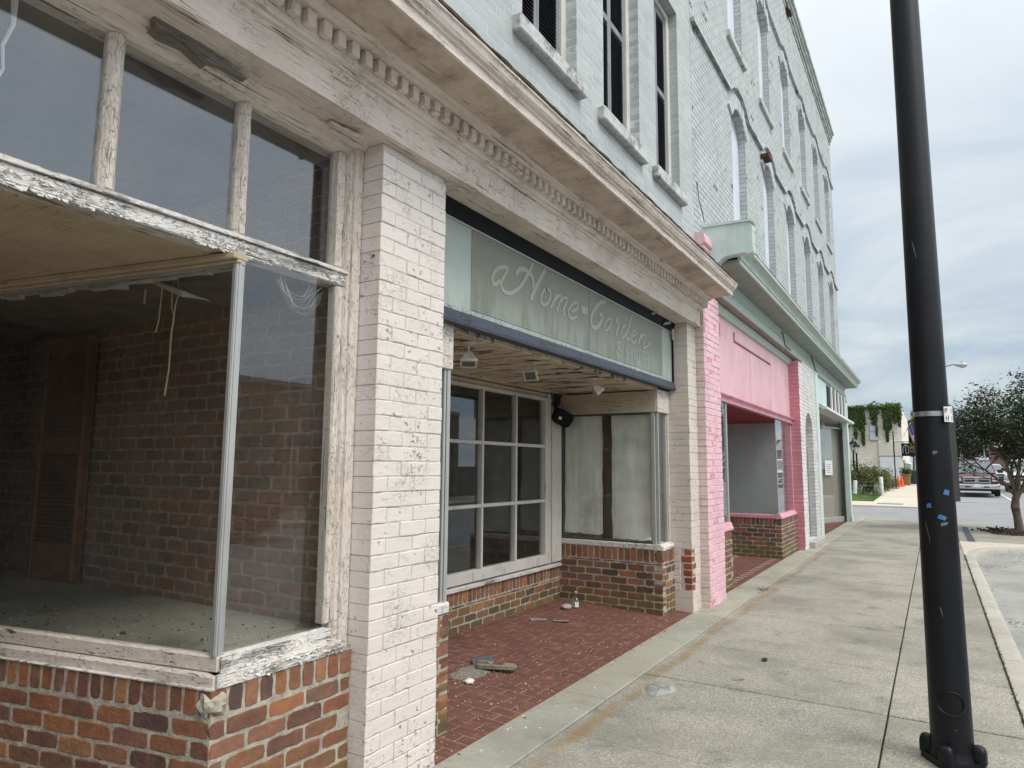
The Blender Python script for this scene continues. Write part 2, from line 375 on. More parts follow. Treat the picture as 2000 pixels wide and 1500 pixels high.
def bare_brick(name, pal, spots=0.4, moss=0.0, val=1.0, bl=0.0):
    t = NT(name); a = t.attr()
    c = t.ramp(a, [(i/len(pal), mul(p, val)) for i, p in enumerate(pal)], 'CONSTANT')
    c = t.mix(0.16, c, mul((0.17, 0.115, 0.085), val)); lo = t.noise(t.P, 4.5, 5, 0.6); c = t.mix(t.rng(lo, 0.42, 0.68, 0, 0.55), c, t.mix(0.55, c, (0.075, 0.05, 0.042)))
    n = t.noise(t.P, 24, 6, 0.65); c = t.mix(t.rng(n, 0.35, 0.8, 0, 0.75), c, t.mix(0.5, c, (0.03, 0.022, 0.02)))
    n2 = t.noise(t.P, 11, 4); c = t.mix(t.rng(n2, 0.5, 0.75, 0, 0.55), c, t.mix(0.6, c, mul((0.40, 0.17, 0.075), val)))
    s = t.rng(t.vor(t.P, 120), 0.10, 0.24, 1, 0); s = t.m('MULTIPLY', s, t.rng(t.noise(t.P, 8, 2), 0.5, 0.62)); c = t.mix(t.m('MULTIPLY', s, spots*1.6), c, (0.015, 0.012, 0.012))
    w = t.rng(t.noise(t.P, 42, 6, 0.7), 0.62, 0.72); c = t.mix(t.m('MULTIPLY', w, 0.35), c, mul((0.42, 0.38, 0.32), val))
    if moss:
        z = t.sep()[2]; mk = t.m('MULTIPLY', t.rng(t.m('ADD', z, t.m('MULTIPLY', t.noise(t.P, 7, 5), 0.5)), 0.30, 0.62, 1, 0), moss)
        c = t.mix(mk, c, (0.13, 0.12, 0.035))
    t.bump(t.m('ADD', t.noise(t.P, 55, 5, 0.65), t.m('MULTIPLY', t.noise(t.P, 16, 2), 0.8)), 0.004)
    return t.set(c, 0.8, spec=0.25)
def mortar(name, col): return wash(name, col, 0.35, 0.9, sc=22, bump=0.006, bsc=70, spec=0.15, dark=mul(col, 0.5))
def wall_brick(name, col, joint, jl=0.011, row=0.077, bw=0.21, var=0.12, bump=0.006, spots=None, ax='YZ', vein=0.0, grime=0.3, grimecol=None):
    """far painted masonry: brick courses from a Brick Texture laid out in metres on the wall"""
    t = NT(name); p = t.sep(); u = {'Y': p[1], 'X': p[0]}[ax[0]]
    wob = t.m('MULTIPLY', t.m('SUBTRACT', t.noise(t.P, 5, 3), 0.5), 0.02)
    uv = t.comb(t.m('ADD', u, wob), t.m('ADD', p[2], wob), 0)
    b = t.n('ShaderNodeTexBrick'); t.lk(uv, b.inputs['Vector'])
    b.inputs['Scale'].default_value = 1.0; b.inputs['Mortar Size'].default_value = jl/2; b.inputs['Mortar Smooth'].default_value = 0.25; b.inputs['Brick Width'].default_value = bw; b.inputs['Row Height'].default_value = row
    b.inputs['Color1'].default_value = tuple(mul(col, 1+var))+(1,); b.inputs['Color2'].default_value = tuple(mul(col, 1-var))+(1,); b.inputs['Mortar'].default_value = tuple(joint)+(1,)
    c = b.outputs['Color']
    jn = t.rng(t.noise(t.P, 3.5, 5, 0.6), 0.35, 0.65, 0.35, 1.0)
    c = t.mix(t.m('MULTIPLY', b.outputs['Fac'], t.m('SUBTRACT', 1.0, jn)), c, col)
    c = t.mix(t.m('MULTIPLY', t.rng(t.noise(t.P, 1.1, 8, 0.65), 0.42, 0.7), grime), c, mul(col, 0.66) if grimecol is None else grimecol)
    c = t.mix(t.m('MULTIPLY', t.rng(t.noise(t.scale(t.P, (9, 9, 0.5)), 1.0, 5), 0.55, 0.75), grime*0.7), c, mul(col, 0.6))
    c = t.mix(t.rng(t.noise(t.P, 70, 3), 0.35, 0.75, 0, 0.22), c, mul(col, 0.7))
    if spots:
        q = t.n('ShaderNodeTexBrick'); t.lk(uv, q.inputs['Vector'])
        q.inputs['Scale'].default_value = 1.0; q.inputs['Mortar Size'].default_value = 0.0; q.inputs['Brick Width'].default_value = bw; q.inputs['Row Height'].default_value = row
        q.inputs['Color1'].default_value = (0, 0, 0, 1); q.inputs['Color2'].default_value = (1, 1, 1, 1)
        k = t.m('MULTIPLY', t.rng(q.outputs['Color'], 0.90, 0.93), t.rng(t.noise(t.P, 1.9, 4), 0.54, 0.60))
        k = t.m('MULTIPLY', k, t.rng(t.noise(t.P, 28, 4), 0.42, 0.5))
        c = t.mix(k, c, spots)
    h = t.m('ADD', t.m('MULTIPLY', b.outputs['Fac'], -1.0), t.m('MULTIPLY', t.noise(t.P, 45, 4, 0.6), 0.55))
    t.bump(h, bump)
    return t.set(c, 0.65)
def concrete(name, col, agg=0.5, stain=0.4, warm=None, rust=False, rough=0.85, grime=(0.10, 0.10, 0.085), slab=False):
    t = NT(name); p = t.sep()
    a = t.noise(t.P, 170, 3, 0.7); b = t.vor(t.P, 130, col=True)
    bw = t.n('ShaderNodeRGBToBW'); t.lk(b, bw.inputs[0])
    sp_ = t.m('ADD', t.m('MULTIPLY', a, 0.5), t.m('MULTIPLY', bw.outputs[0], 0.5))
    c = t.ramp(sp_, [(0.22, mul(col, 1-0.75*agg)), (0.48, mul(col, 1.0)), (0.66, mul(col, 1+0.55*agg)), (0.8, mul(col, 1+1.1*agg))])
    bl = t.noise(t.P, 0.9, 7, 0.62); c = t.mix(t.m('MULTIPLY', t.rng(bl, 0.40, 0.66), stain), c, mul(col, 0.52))
    b2 = t.noise(t.P, 3.3, 7, 0.65); c = t.mix(t.m('MULTIPLY', t.rng(b2, 0.52, 0.74), stain*0.9), c, grime)
    if slab: c = t.mix(t.rng(t.attr(), 0, 1, 0, 0.45, False), c, t.mix(1.0, c, (0.72, 0.72, 0.70), 'MULTIPLY'))
    if slab:
        gum = t.m('MULTIPLY', t.rng(t.vor(t.vadd(t.P, t.scale(t.noise(t.P, 25, 2, col=True), (0.03, 0.03, 0.0))), 1.7), 0.018, 0.030, 1, 0), 0.6); c = t.mix(gum, c, (0.06, 0.058, 0.052))
    if warm: c = t.mix(t.m('MULTIPLY', t.rng(t.noise(t.P, 0.45, 4), 0.45, 0.6), 0.6), c, warm)
    if rust:
        w = t.m('ADD', t.m('MULTIPLY', t.m('SUBTRACT', t.noise(t.comb(0, p[1], 0), 0.8, 3), 0.5), 0.22), -1.925)
        d = t.m('ABSOLUTE', t.m('SUBTRACT', p[0], w)); d = t.m('ADD', d, t.m('MULTIPLY', t.m('SUBTRACT', t.noise(t.P, 14, 6, 0.7), 0.5), 0.17))
        k = t.m('MULTIPLY', t.rng(d, 0.0, 0.085, 1, 0), t.rng(t.noise(t.P, 2.1, 5), 0.36, 0.60, 0.25, 0.95))
        k = t.m('MULTIPLY', k, t.m('MULTIPLY', t.rng(p[1], 2.5, 3.6), t.rng(p[1], 13.5, 18, 1, 0)))
        c = t.mix(t.m('MULTIPLY', k, 0.68), c, (0.24, 0.145, 0.045))
    t.bump(t.m('ADD', sp_, t.m('MULTIPLY', t.noise(t.P, 20, 3), 0.4)), 0.003)
    return t.set(c, rough, spec=0.2)
def glass(name, tint=(0.975, 0.985, 0.98), f0=0.045, dust=0.03, rough=0.0, dustcol=(0.5, 0.5, 0.48), wav=0.02):
    t = NT(name); t.t.nodes.remove(t.b)
    lw = t.n('ShaderNodeLayerWeight'); lw.inputs['Blend'].default_value = 0.5
    f = t.m('ADD', f0, t.m('MULTIPLY', t.m('POWER', lw.outputs['Facing'], 5.0), 1-f0))
    tr = t.n('ShaderNodeBsdfTransparent'); tr.inputs[0].default_value = tuple(tint)+(1,)
    gl = t.n('ShaderNodeBsdfGlossy'); gl.inputs['Roughness'].default_value = rough; gl.inputs['Color'].default_value = (0.93, 0.95, 1, 1)
    nb = t.n('ShaderNodeBump'); nb.inputs['Strength'].default_value = wav; nb.inputs['Distance'].default_value = 0.01; t.lk(t.noise(t.P, 2.2, 1), nb.inputs['Height']); t.t.links.new(nb.outputs[0], gl.inputs['Normal'])
    mx_ = t.n('ShaderNodeMixShader'); t.lk(f, mx_.inputs[0]); t.t.links.new(tr.outputs[0], mx_.inputs[1]); t.t.links.new(gl.outputs[0], mx_.inputs[2])
    df = t.n('ShaderNodeBsdfDiffuse'); df.inputs[0].default_value = tuple(dustcol)+(1,)
    m2 = t.n('ShaderNodeMixShader')
    st = t.rng(t.noise(t.scale(t.P, (5, 5, 0.9)), 1.3, 7, 0.66), 0.35, 0.75, dust*0.35, dust*1.7)
    sk = t.m('MULTIPLY', t.rng(t.noise(t.P, 60, 2), 0.74, 0.77), 0.22*min(1, dust*14))
    t.lk(t.m('ADD', st, sk), m2.inputs[0]); t.t.links.new(mx_.outputs[0], m2.inputs[1]); t.t.links.new(df.outputs[0], m2.inputs[2]); t.t.links.new(m2.outputs[0], t.out.inputs[0])
    return t.mat
def leafmat(name, c0, c1, c2, trans=0.25):
    t = NT(name); a = t.attr(); c = t.ramp(a, [(0.0, c0), (0.55, c1), (1.0, c2)])
    tl = t.n('ShaderNodeBsdfTranslucent'); t.lk(c, tl.inputs[0]); mx_ = t.n('ShaderNodeMixShader'); mx_.inputs[0].default_value = trans
    t.t.links.new(t.b.outputs[0], mx_.inputs[1]); t.t.links.new(tl.outputs[0], mx_.inputs[2]); t.t.links.new(mx_.outputs[0], t.out.inputs[0])
    return t.set(c, 0.6)
CREAM = (0.72, 0.645, 0.575)
M = {}
M['trim_y'] = paint('cream_trim_along_street', CREAM, axis='Y', crack=0.55, peel=0.24, dirtamt=0.4, split=1.1)
M['trim_z'] = paint('cream_trim_upright', CREAM, axis='Z', crack=1.0, peel=0.42, dirtamt=0.35, split=1.3)
M['sill'] = paint('white_flaking_sill_paint', (0.74, 0.71, 0.67), (0.26, 0.26, 0.25), axis='Y', crack=1.0, peel=0.78, dirtamt=0.25, split=1.2)
M['sill_x'] = paint('cream_flaking_sill_paint', (0.60, 0.54, 0.48), (0.22, 0.2, 0.18), axis='X', crack=0.5, peel=0.25, dirtamt=0.35, split=0.7)
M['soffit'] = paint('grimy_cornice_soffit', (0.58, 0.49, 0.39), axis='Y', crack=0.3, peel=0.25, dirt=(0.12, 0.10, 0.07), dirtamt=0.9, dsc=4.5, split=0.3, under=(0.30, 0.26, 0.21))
M['soffit_x'] = paint('peeling_entry_ceiling', (0.62, 0.53, 0.40), (0.11, 0.08, 0.052), axis='X', crack=0.6, peel=0.92, dirt=(0.2, 0.16, 0.1), dirtamt=0.5, split=1.3)
M['oldceil'] = paint('yellowed_porch_ceiling', (0.54, 0.45, 0.31), (0.2, 0.16, 0.11), axis='X', crack=0.15, peel=0.12, dirt=(0.2, 0.16, 0.1), dirtamt=0.5, split=0.35)
M['header_x'] = paint('cream_header_board', (0.56, 0.49, 0.37), axis='X', crack=0.4, peel=0.08, dirtamt=0.3, split=0.9)
M['header_y'] = paint('white_cracked_header_end', (0.72, 0.67, 0.61), axis='Y', crack=1.2, peel=0.3, split=0.9)
M['winframe'] = paint('white_window_frame_paint', (0.63, 0.61, 0.57), axis='Z', crack=0.4, peel=0.14, dirtamt=0.3, split=0.3)
M['cream_brick'] = paint_brick('cream_painted_brick', (0.71, 0.65, 0.605), chip=0.35, dirt=0.12)
M['cream_brick2'] = paint_brick('cream_painted_brick_worn', (0.64, 0.57, 0.50), chip=0.4, dirt=0.3)
M['pink_brick'] = paint_brick('pink_painted_brick', (0.76, 0.50, 0.55), chip=0.12, dirt=0.35, chipcol=(0.5, 0.25, 0.28))
M['rose_brick'] = paint_brick('rose_painted_brick', (0.58, 0.24, 0.29), chip=0.05, dirt=0.25, chipcol=(0.4, 0.15, 0.18))
M['white_brick'] = paint_brick('white_painted_brick', (0.72, 0.70, 0.67), chip=0.2)
M['joint_paint'] = wash('painted_joint', (0.50, 0.455, 0.42), 0.25, 0.8, sc=20)
M['joint_pink'] = wash('pink_joint', (0.64, 0.31, 0.37), 0.25, 0.8, sc=20)
PAL = [(0.34, 0.14, 0.06), (0.23, 0.105, 0.06), (0.15, 0.07, 0.05), (0.38, 0.19, 0.085), (0.27, 0.12, 0.065), (0.10, 0.06, 0.05), (0.28, 0.13, 0.085), (0.36, 0.15, 0.07), (0.21, 0.125, 0.08), (0.30, 0.11, 0.06), (0.18, 0.08, 0.055)]
M['brick'] = bare_brick('mixed_red_brick', PAL, moss=0.75)
M['brick2'] = bare_brick('mixed_red_brick_entry', PAL, moss=0.5)
M['brick_old'] = bare_brick('brown_old_brick', [(0.20, 0.12, 0.08), (0.15, 0.085, 0.06), (0.11, 0.06, 0.05), (0.24, 0.14, 0.09), (0.17, 0.11, 0.08), (0.36, 0.11, 0.06), (0.13, 0.09, 0.07)], moss=0.7)
M['brick_red'] = bare_brick('bare_red_brick', [(0.32, 0.075, 0.04), (0.26, 0.06, 0.04), (0.36, 0.095, 0.045)])
M['brick_in'] = bare_brick('dusty_interior_brick', [(0.27, 0.175, 0.12), (0.24, 0.15, 0.108), (0.30, 0.19, 0.13), (0.22, 0.145, 0.11), (0.31, 0.16, 0.10)])
M['mortar'] = mortar('grey_mortar', (0.41, 0.38, 0.315)); M['mortar_d'] = mortar('dull_mortar', (0.34, 0.275, 0.205))
M['wallA'] = wall_brick('pale_green_white_masonry', (0.425, 0.452, 0.446), (0.60, 0.625, 0.615), jl=0.013, row=0.069, bw=0.21, var=0.10, bump=0.004, grime=0.30, spots=None)
M['wallB'] = wall_brick('white_painted_masonry', (0.49, 0.52, 0.515), (0.15, 0.155, 0.155), jl=0.017, row=0.077, var=0.09, bump=0.012, spots=(0.12, 0.08, 0.07), grime=0.35)
M['reveal'] = wall_brick('painted_reveal_masonry', (0.50, 0.52, 0.53), (0.2, 0.21, 0.21), jl=0.01, row=0.077, ax='XZ', bump=0.006)
M['white_board'] = wash('white_boarding', (0.60, 0.64, 0.69), 0.08, 0.6, sc=3, dark=(0.42, 0.45, 0.48), darkamt=0.35, streak=True)
M['stone'] = wash('weathered_white_stone_sill', (0.52, 0.525, 0.50), 0.2, 0.8, sc=14, dark=(0.10, 0.10, 0.09), darkamt=0.75, bump=0.004)
M['shutter'] = wash('black_shutter_paint', (0.018, 0.019, 0.028), 0.3, 0.45)
M['grey_frame'] = wash('grey_shutter_frame', (0.22, 0.23, 0.25), 0.2, 0.5, streak=True)
M['green'] = paint('mint_green_cornice_paint', (0.43, 0.51, 0.445), axis='Y', crack=0.1, peel=0.0, dirt=(0.3, 0.3, 0.25), dirtamt=0.3, split=0.15, rough=0.45)
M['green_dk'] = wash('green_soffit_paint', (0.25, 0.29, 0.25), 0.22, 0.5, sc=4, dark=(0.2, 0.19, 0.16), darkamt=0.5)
M['mint'] = wash('pale_mint_paint', (0.56, 0.67, 0.63), 0.10, 0.5, sc=4, streak=True, dark=(0.3, 0.36, 0.33), darkamt=0.25)
M['pink'] = paint('pink_panel_paint', (0.72, 0.445, 0.495), (0.45, 0.30, 0.30), axis='Z', crack=0.1, peel=0.05, dirt=(0.28, 0.22, 0.22), dirtamt=0.55, dsc=1.6, split=0.12, rough=0.5)
M['pink_dk'] = wash('rose_trim_paint', (0.60, 0.22, 0.29), 0.12, 0.5, sc=5)
M['pink_trim'] = wash('pink_trim_paint', (0.70, 0.34, 0.42), 0.2, 0.5, sc=9, dark=(0.30, 0.12, 0.15), darkamt=0.4)
M['red_ceil'] = wash('red_ceiling_paint', (0.36, 0.06, 0.07), 0.2, 0.5)
M['alu'] = wash('dull_aluminium', (0.44, 0.445, 0.435), 0.10, 0.45, 0.35, sc=5, streak=True)
M['alu_dk'] = wash('dark_gasket', (0.07, 0.075, 0.08), 0.2, 0.5)
M['glass'] = glass('shop_window_glass', dust=0.010)
M['glass_dusty'] = glass('dusty_window_glass', dust=0.045, dustcol=(0.42, 0.45, 0.45))
M['glass_hi'] = glass('transom_glass', f0=0.075, dust=0.018, dustcol=(0.4, 0.44, 0.5))
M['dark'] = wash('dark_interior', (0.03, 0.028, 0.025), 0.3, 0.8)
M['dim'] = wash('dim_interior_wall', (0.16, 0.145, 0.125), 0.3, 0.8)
M['platform'] = concrete('dusty_display_platform', (0.27, 0.255, 0.205), agg=0.25, stain=0.75)
M['doorwood'] = wash('brown_louver_door', (0.19, 0.088, 0.037), 0.3, 0.45, sc=12)
M['walk'] = concrete('exposed_aggregate_pavement', (0.335, 0.322, 0.276), agg=0.65, stain=0.55, rust=True, slab=True)
M['apron'] = concrete('smooth_grey_apron', (0.35, 0.345, 0.29), agg=0.2, stain=0.55, warm=(0.36, 0.34, 0.26))
M['kerb'] = concrete('worn_kerb', (0.42, 0.40, 0.35), agg=0.25, stain=0.35)
M['gutter'] = concrete('gutter_slab', (0.33, 0.33, 0.31), agg=0.3, stain=0.45)
M['asphalt'] = concrete('grey_asphalt', (0.27, 0.275, 0.285), agg=0.3, stain=0.25, grime=(0.10, 0.105, 0.11))
M['farwalk'] = concrete('pale_pavement', (0.54, 0.49, 0.41), agg=0.15, stain=0.2)  # pale concrete of the corner, far and opposite pavements
M['dirt'] = wash('joint_dirt', (0.075, 0.07, 0.055), 0.4, 0.95, sc=18, spec=0.1)
M['tile'] = bare_brick('red_quarry_tile', [(0.160, 0.062, 0.045), (0.148, 0.058, 0.043), (0.172, 0.066, 0.048), (0.154, 0.062, 0.047), (0.14, 0.057, 0.044)], spots=0.1)
M['grout'] = mortar('tile_grout', (0.36, 0.27, 0.23))
M['pole'] = wash('black_pole_paint', (0.0065, 0.0075, 0.0105), 0.35, 0.42, sc=5, spec=0.32, bump=0.0015, bsc=90)
M['steel'] = wash('steel_band', (0.5, 0.5, 0.5), 0.15, 0.35, 0.9)
M['sign_white'] = wash('white_plate', (0.72, 0.72, 0.70), 0.06, 0.4)
M['ink'] = wash('black_lettering', (0.02, 0.02, 0.02), 0.1, 0.5)
M['tape'] = wash('blue_tape', (0.065, 0.19, 0.40), 0.12, 0.6)
M['yellowish'] = wash('line_paint', (0.62, 0.62, 0.60), 0.15, 0.7, sc=8)
# ------------------------------------------------------------------ ground, road, pavements
def gz(y):
    """height of the far ground: level to the crossing, then a slow rise"""
    return -0.05 + 0.017*max(0.0, min(y, 110)-26)
def strip(mb, x0, x1, ys, f, th=0.0, m=0):
    for a, b in zip(ys[:-1], ys[1:]):
        mb.add([(x0, a, f(a)), (x1, a, f(a)), (x1, b, f(b)), (x0, b, f(b))], [(0, 1, 2, 3)], m)
    return mb
mb = MB(); ys = [-1500, -30, 10, 20, 26, 40, 60, 80, 110, 1500]
strip(mb, -1500, 1500, ys, lambda y: (gz(y)-0.20 if y > 24 else -0.30))
struct(mb, 'ground', M['dirt'])
mb = MB(); strip(mb, 0.58, 10.2, [-40, 0, 8, 14, 20, 23, 26, 30, 34, 40, 50, 60, 80, 110, 400], lambda y: -0.135 if y < 22 else -0.135+(gz(max(y, 26))-0.05+0.135)*min(1, (y-22)/6.0))
struct(mb, 'road', M['asphalt'])
mb = MB(); strip(mb, -60, 0.6, [23.0, 26.0, 30, 34.2], lambda y: gz(y)-0.055-0.008*(y < 25))
struct(mb, 'cross_street', M['asphalt'])
mb = MB()                                                          # concrete gutter slabs along the kerb
for y in range(-4, 20, 3): mb.box(0.58, 1.42, y+0.006, y+2.994, -0.28, -0.125, 0.006)
struct(mb, 'gutter', M['gutter'])
mb = MB()
joints = [-3.2, -1.7, -0.3, 1.1, 2.5, 3.93, 5.33, 6.46, 8.02, 9.53, 11.2, 12.8, 14.35, 15.9, 17.4, 19.0, 20.6, 22.2, 23.9]
for a, b in zip(joints[:-1], joints[1:]):
    mb.box(-2.025, -0.356, a+0.0055, b-0.0055, -0.16, 0.0+rnd.uniform(-0.003, 0.003), 0.006)
    mb.box(-0.346, 0.392, a+0.0055, b-0.0055, -0.16, 0.0+rnd.uniform(-0.004, 0.003), 0.006)
    if a > 18.5: mb.box(0.402, 2.9, a+0.004, b-0.004, -0.16, 0.0, 0.006)
# the rounded corner by the crossing
mb.prism([(-2.025, 23.905), (2.9, 23.905), (2.2, 24.1), (1.2, 24.9), (0.2, 25.6), (-1.2, 26.2), (-2.025, 26.6)], -0.16, -0.012, 'z')
struct(mb, 'pavement', M['walk'])
mb = MB()
for a, b in zip([-4, -1.2, 1.9, 4.6, 7.4, 10.1, 13.0, 16.2, 19.5, 22.4], [-1.2, 1.9, 4.6, 7.4, 10.1, 13.0, 16.2, 19.5, 22.4, 26.4]):
    mb.box(-2.38, -2.035, a+0.003, b-0.003, -0.16, 0.004, 0.008)
mb.prism([(-9, 24.45), (-2.39, 24.45), (-2.39, 26.5), (-3.2, 27.2), (-9, 27.4)], -0.16, -0.005, 'z')
struct(mb, 'shop_apron', M['apron'])
mb = MB()                                                          # kerb: along the street, then round the bulb-out
path = [(0.49, -4.0), (0.49, 1.5), (0.49, 4.6), (0.49, 7.4), (0.49, 10.3), (0.49, 13.2), (0.49, 15.6), (0.56, 16.6), (0.78, 17.4), (1.15, 17.95), (1.6, 18.25), (2.3, 18.4), (3.2, 18.45)]
def sweep(mb, path, prof, m=0):
    rings = []
    for i, p in enumerate(path):
        a = Vector(path[max(i-1, 0)]); b = Vector(path[min(i+1, len(path)-1)]); t = (b-a).normalized(); n = Vector((t.y, -t.x))
        rings.append([(p[0]+n.x*u, p[1]+n.y*u, z) for u, z in prof])
    mb.loft(rings, m)
kp = [(-0.085, -0.2), (-0.085, 0.0), (0.03, 0.002), (0.06, -0.008), (0.078, -0.03), (0.10, -0.13), (0.10, -0.2)]
fine = []
for a, b in zip(path[:-1], path[1:]):
    for k in range(4): fine.append((a[0]+(b[0]-a[0])*k/4, a[1]+(b[1]-a[1])*k/4))
fine.append(path[-1]); cut = [0, 4, 8, 12, 16, 20, 24, 36, 48]
for a, b in zip(cut[:-1], cut[1:]):
    seg = [tuple(q) for q in fine[a:b+1]]
    seg[-1] = (seg[-1][0]-(seg[-1][0]-seg[-2][0])*0.012, seg[-1][1]-(seg[-1][1]-seg[-2][1])*0.012)
    sweep(mb, seg, kp)
struct(mb, 'kerb', M['kerb'], 35)
mb = MB(); mb.prism([(0.62, 16.75), (0.84, 17.55), (1.2, 18.08), (1.65, 18.36), (2.3, 18.5), (3.2, 18.54), (3.2, 18.99), (0.40, 18.99), (0.40, 15.9), (0.50, 15.9)], -0.16, -0.002, 'z')
struct(mb, 'corner_pavement', M['farwalk'])
mb = MB(); rg = random.Random(5)                                   # moss and grit packed in the kerb joint
for _ in range(2600):
    y = rg.uniform(3.0, 15.9); x = 0.398+rg.gauss(0, 0.006+0.012*max(0, mnoise.noise(Vector((0, y*1.7, 3))))); s = rg.uniform(0.004, 0.012); z = rg.uniform(-0.004, 0.006)
    a = rg.uniform(0, PI); u = (math.cos(a)*s, math.sin(a)*s)
    mb.add([(x-u[0], y-u[1], z), (x+u[1]*0.5, y-u[0]*0.5, z+0.005), (x+u[0], y+u[1], z), (x-u[1]*0.5, y+u[0]*0.5, z+0.004)], [(0, 1, 2, 3)])
tag(mb.build('moss_and_grit', leafmat('moss', (0.03, 0.03, 0.015), (0.07, 0.075, 0.03), (0.14, 0.13, 0.06), 0.0)), kind='stuff')
mb = MB(); rg = random.Random(9)                                   # leaf litter and twigs in the gutter and on the slabs
def litter(mb, cx, cy, z, n, sx, sy, big=0.022):
    for _ in range(n):
        x, y = rg.gauss(cx, sx), rg.gauss(cy, sy); a = rg.uniform(0, 2*PI); l = rg.uniform(0.3, 1)*big; w = l*rg.uniform(0.15, 0.5); h = rg.uniform(0.001, 0.012)
        u = Vector((math.cos(a), math.sin(a), 0)); v = Vector((-u.y, u.x, 0)); p = Vector((x, y, z+0.002))
        mb.add([p-u*l, p-v*w+Vector((0, 0, h)), p+u*l, p+v*w+Vector((0, 0, h*0.5))], [(0, 1, 2, 3)])
for q in [(0.75, 15.3, 60, 0.10, 0.3), (0.72, 9.9, 40, 0.06, 0.15), (0.66, 7.3, 14, 0.04, 0.4), (1.2, 16.5, 60, 0.3, 0.25), (1.5, 17.5, 80, 0.4, 0.2), (0.66, 12, 26, 0.04, 1.4)]: litter(mb, q[0], q[1], -0.125, q[2], q[3], q[4])
for q in [(-2.34, 6.0, 40, 0.02, 1.4), (-3.74, 5.6, 90, 0.03, 1.0), (-3.2, 7.30, 50, 0.3, 0.03), (-2.36, 13.9, 30, 0.02, 0.6), (-2.04, 9.7, 26, 0.015, 0.6), (-2.04, 6.5, 14, 0.012, 0.9), (-1.5, 11.6, 10, 0.05, 0.05), (-2.03, 14, 24, 0.02, 2), (-0.35, 7, 16, 0.01, 2), (-2.33, 9.3, 20, 0.02, 0.5)]: litter(mb, q[0], q[1], 0.003+max(0, -(q[0]+2.37)*0.05), q[2], q[3], q[4], 0.014)
tag(mb.build('leaf_litter', leafmat('dry_leaf', (0.05, 0.03, 0.015), (0.14, 0.08, 0.035), (0.22, 0.15, 0.06), 0.0)), kind='stuff')
mb = MB(); mb.box(0.50, 0.68, 18.62, 18.98, -0.02, 0.006, 0.003)
for k in range(10): mb.box(0.52, 0.66, 18.64+k*0.034, 18.655+k*0.034, 0.0, 0.011, 0.002)
gr = thing('drain_grate', 'dark iron slotted grate set in the pale corner pavement', 'grate', (0.6, 20.8, 0))
mb = MB(); mb.box(0.535, 0.725, 18.9, 23.6, -0.02, 0.005, 0.002); mb.build('grate_frame', M['grey_frame'], gr)
mb = MB()
for k in range(66): mb.box(0.555, 0.705, 18.95+k*0.07, 18.985+k*0.07, 0.0, 0.010, 0.002)
mb.build('slotted_plate', M['alu_dk'], gr)

# ------------------------------------------------------------------ building A: the cream shopfronts under a pale masonry storey
A = thing('shop_building', 'old cream painted shopfronts with dentil cornice below pale masonry storey with black shutters', 'building', (-2.4, 2.8, 0))
FX = -2.37
wins = [(4.02, 4.93), (5.49, 6.40), (6.90, 7.72)]
mb = MB(); mb.holes(-2.4, [(-5, 3.62), (8.265, 3.62), (8.265, 9.6), (-5, 9.6)], [[(a, 4.82), (b, 4.82), (b, 7.15), (a, 7.15)] for a, b in wins], 0.2)
mb.build('upper_wall', M['wallA'], A)
mb = MB(); mb.box(-11, -2.62, -5, 8.25, 3.34, 9.55); mb.build('light_block_core', M['dark'], A)  # unseen solid mass, added to keep daylight out of the rooms below
for wi, (a, b) in enumerate(wins):
    mb = MB(); mb.box(-2.58, -2.50, a, a+0.05, 4.83, 7.14, 0.004); mb.box(-2.58, -2.50, b-0.085, b, 4.83, 7.14, 0.004); mb.box(-2.58, -2.50, a+0.05, b-0.085, 7.07, 7.14, 0.004)
    mb.box(-2.58, -2.51, a+0.05, b-0.085, 4.83, 4.86, 0.004)
    f = mb.build('window', M['winframe'], A)
    mid = (a+0.05+b-0.085)/2
    for q0, q1 in ((a+0.055, mid-0.004), (mid+0.004, b-0.09)):
        mb = MB(); fr = 0.035
        mb.box(-2.555, -2.525, q0, q0+fr, 4.87, 7.06, 0.004, 1); mb.box(-2.555, -2.525, q1-fr, q1, 4.87, 7.06, 0.004, 1)
        for z0, z1 in ((4.87, 4.92), (5.99, 6.06), (7.0, 7.06)): mb.box(-2.554, -2.526, q0+fr, q1-fr, z0, z1, 0.004, 1)
        z = 4.93
        while z < 6.98:
            if not 5.96 < z < 6.05: mb.obox((-2.545, 0, z), (0.78, 0, -0.62), (0, 1, 0), (0.62, 0, 0.78), -0.02, 0.02, q0+fr, q1-fr, -0.003, 0.003)
            z += 0.034
        mb.box(-2.60, -2.582, q0, q1, 4.87, 7.06)
        mb.build('shutter', [M['shutter'], M['grey_frame']], f)
    mb = MB(); mb.box(-2.52, -2.325, a-0.14, b+0.055, 4.69, 4.82, 0.012, jit=0.003); mb.build('window_sill', M['stone'], f)
mb = MB()
for a, b in wins: pass
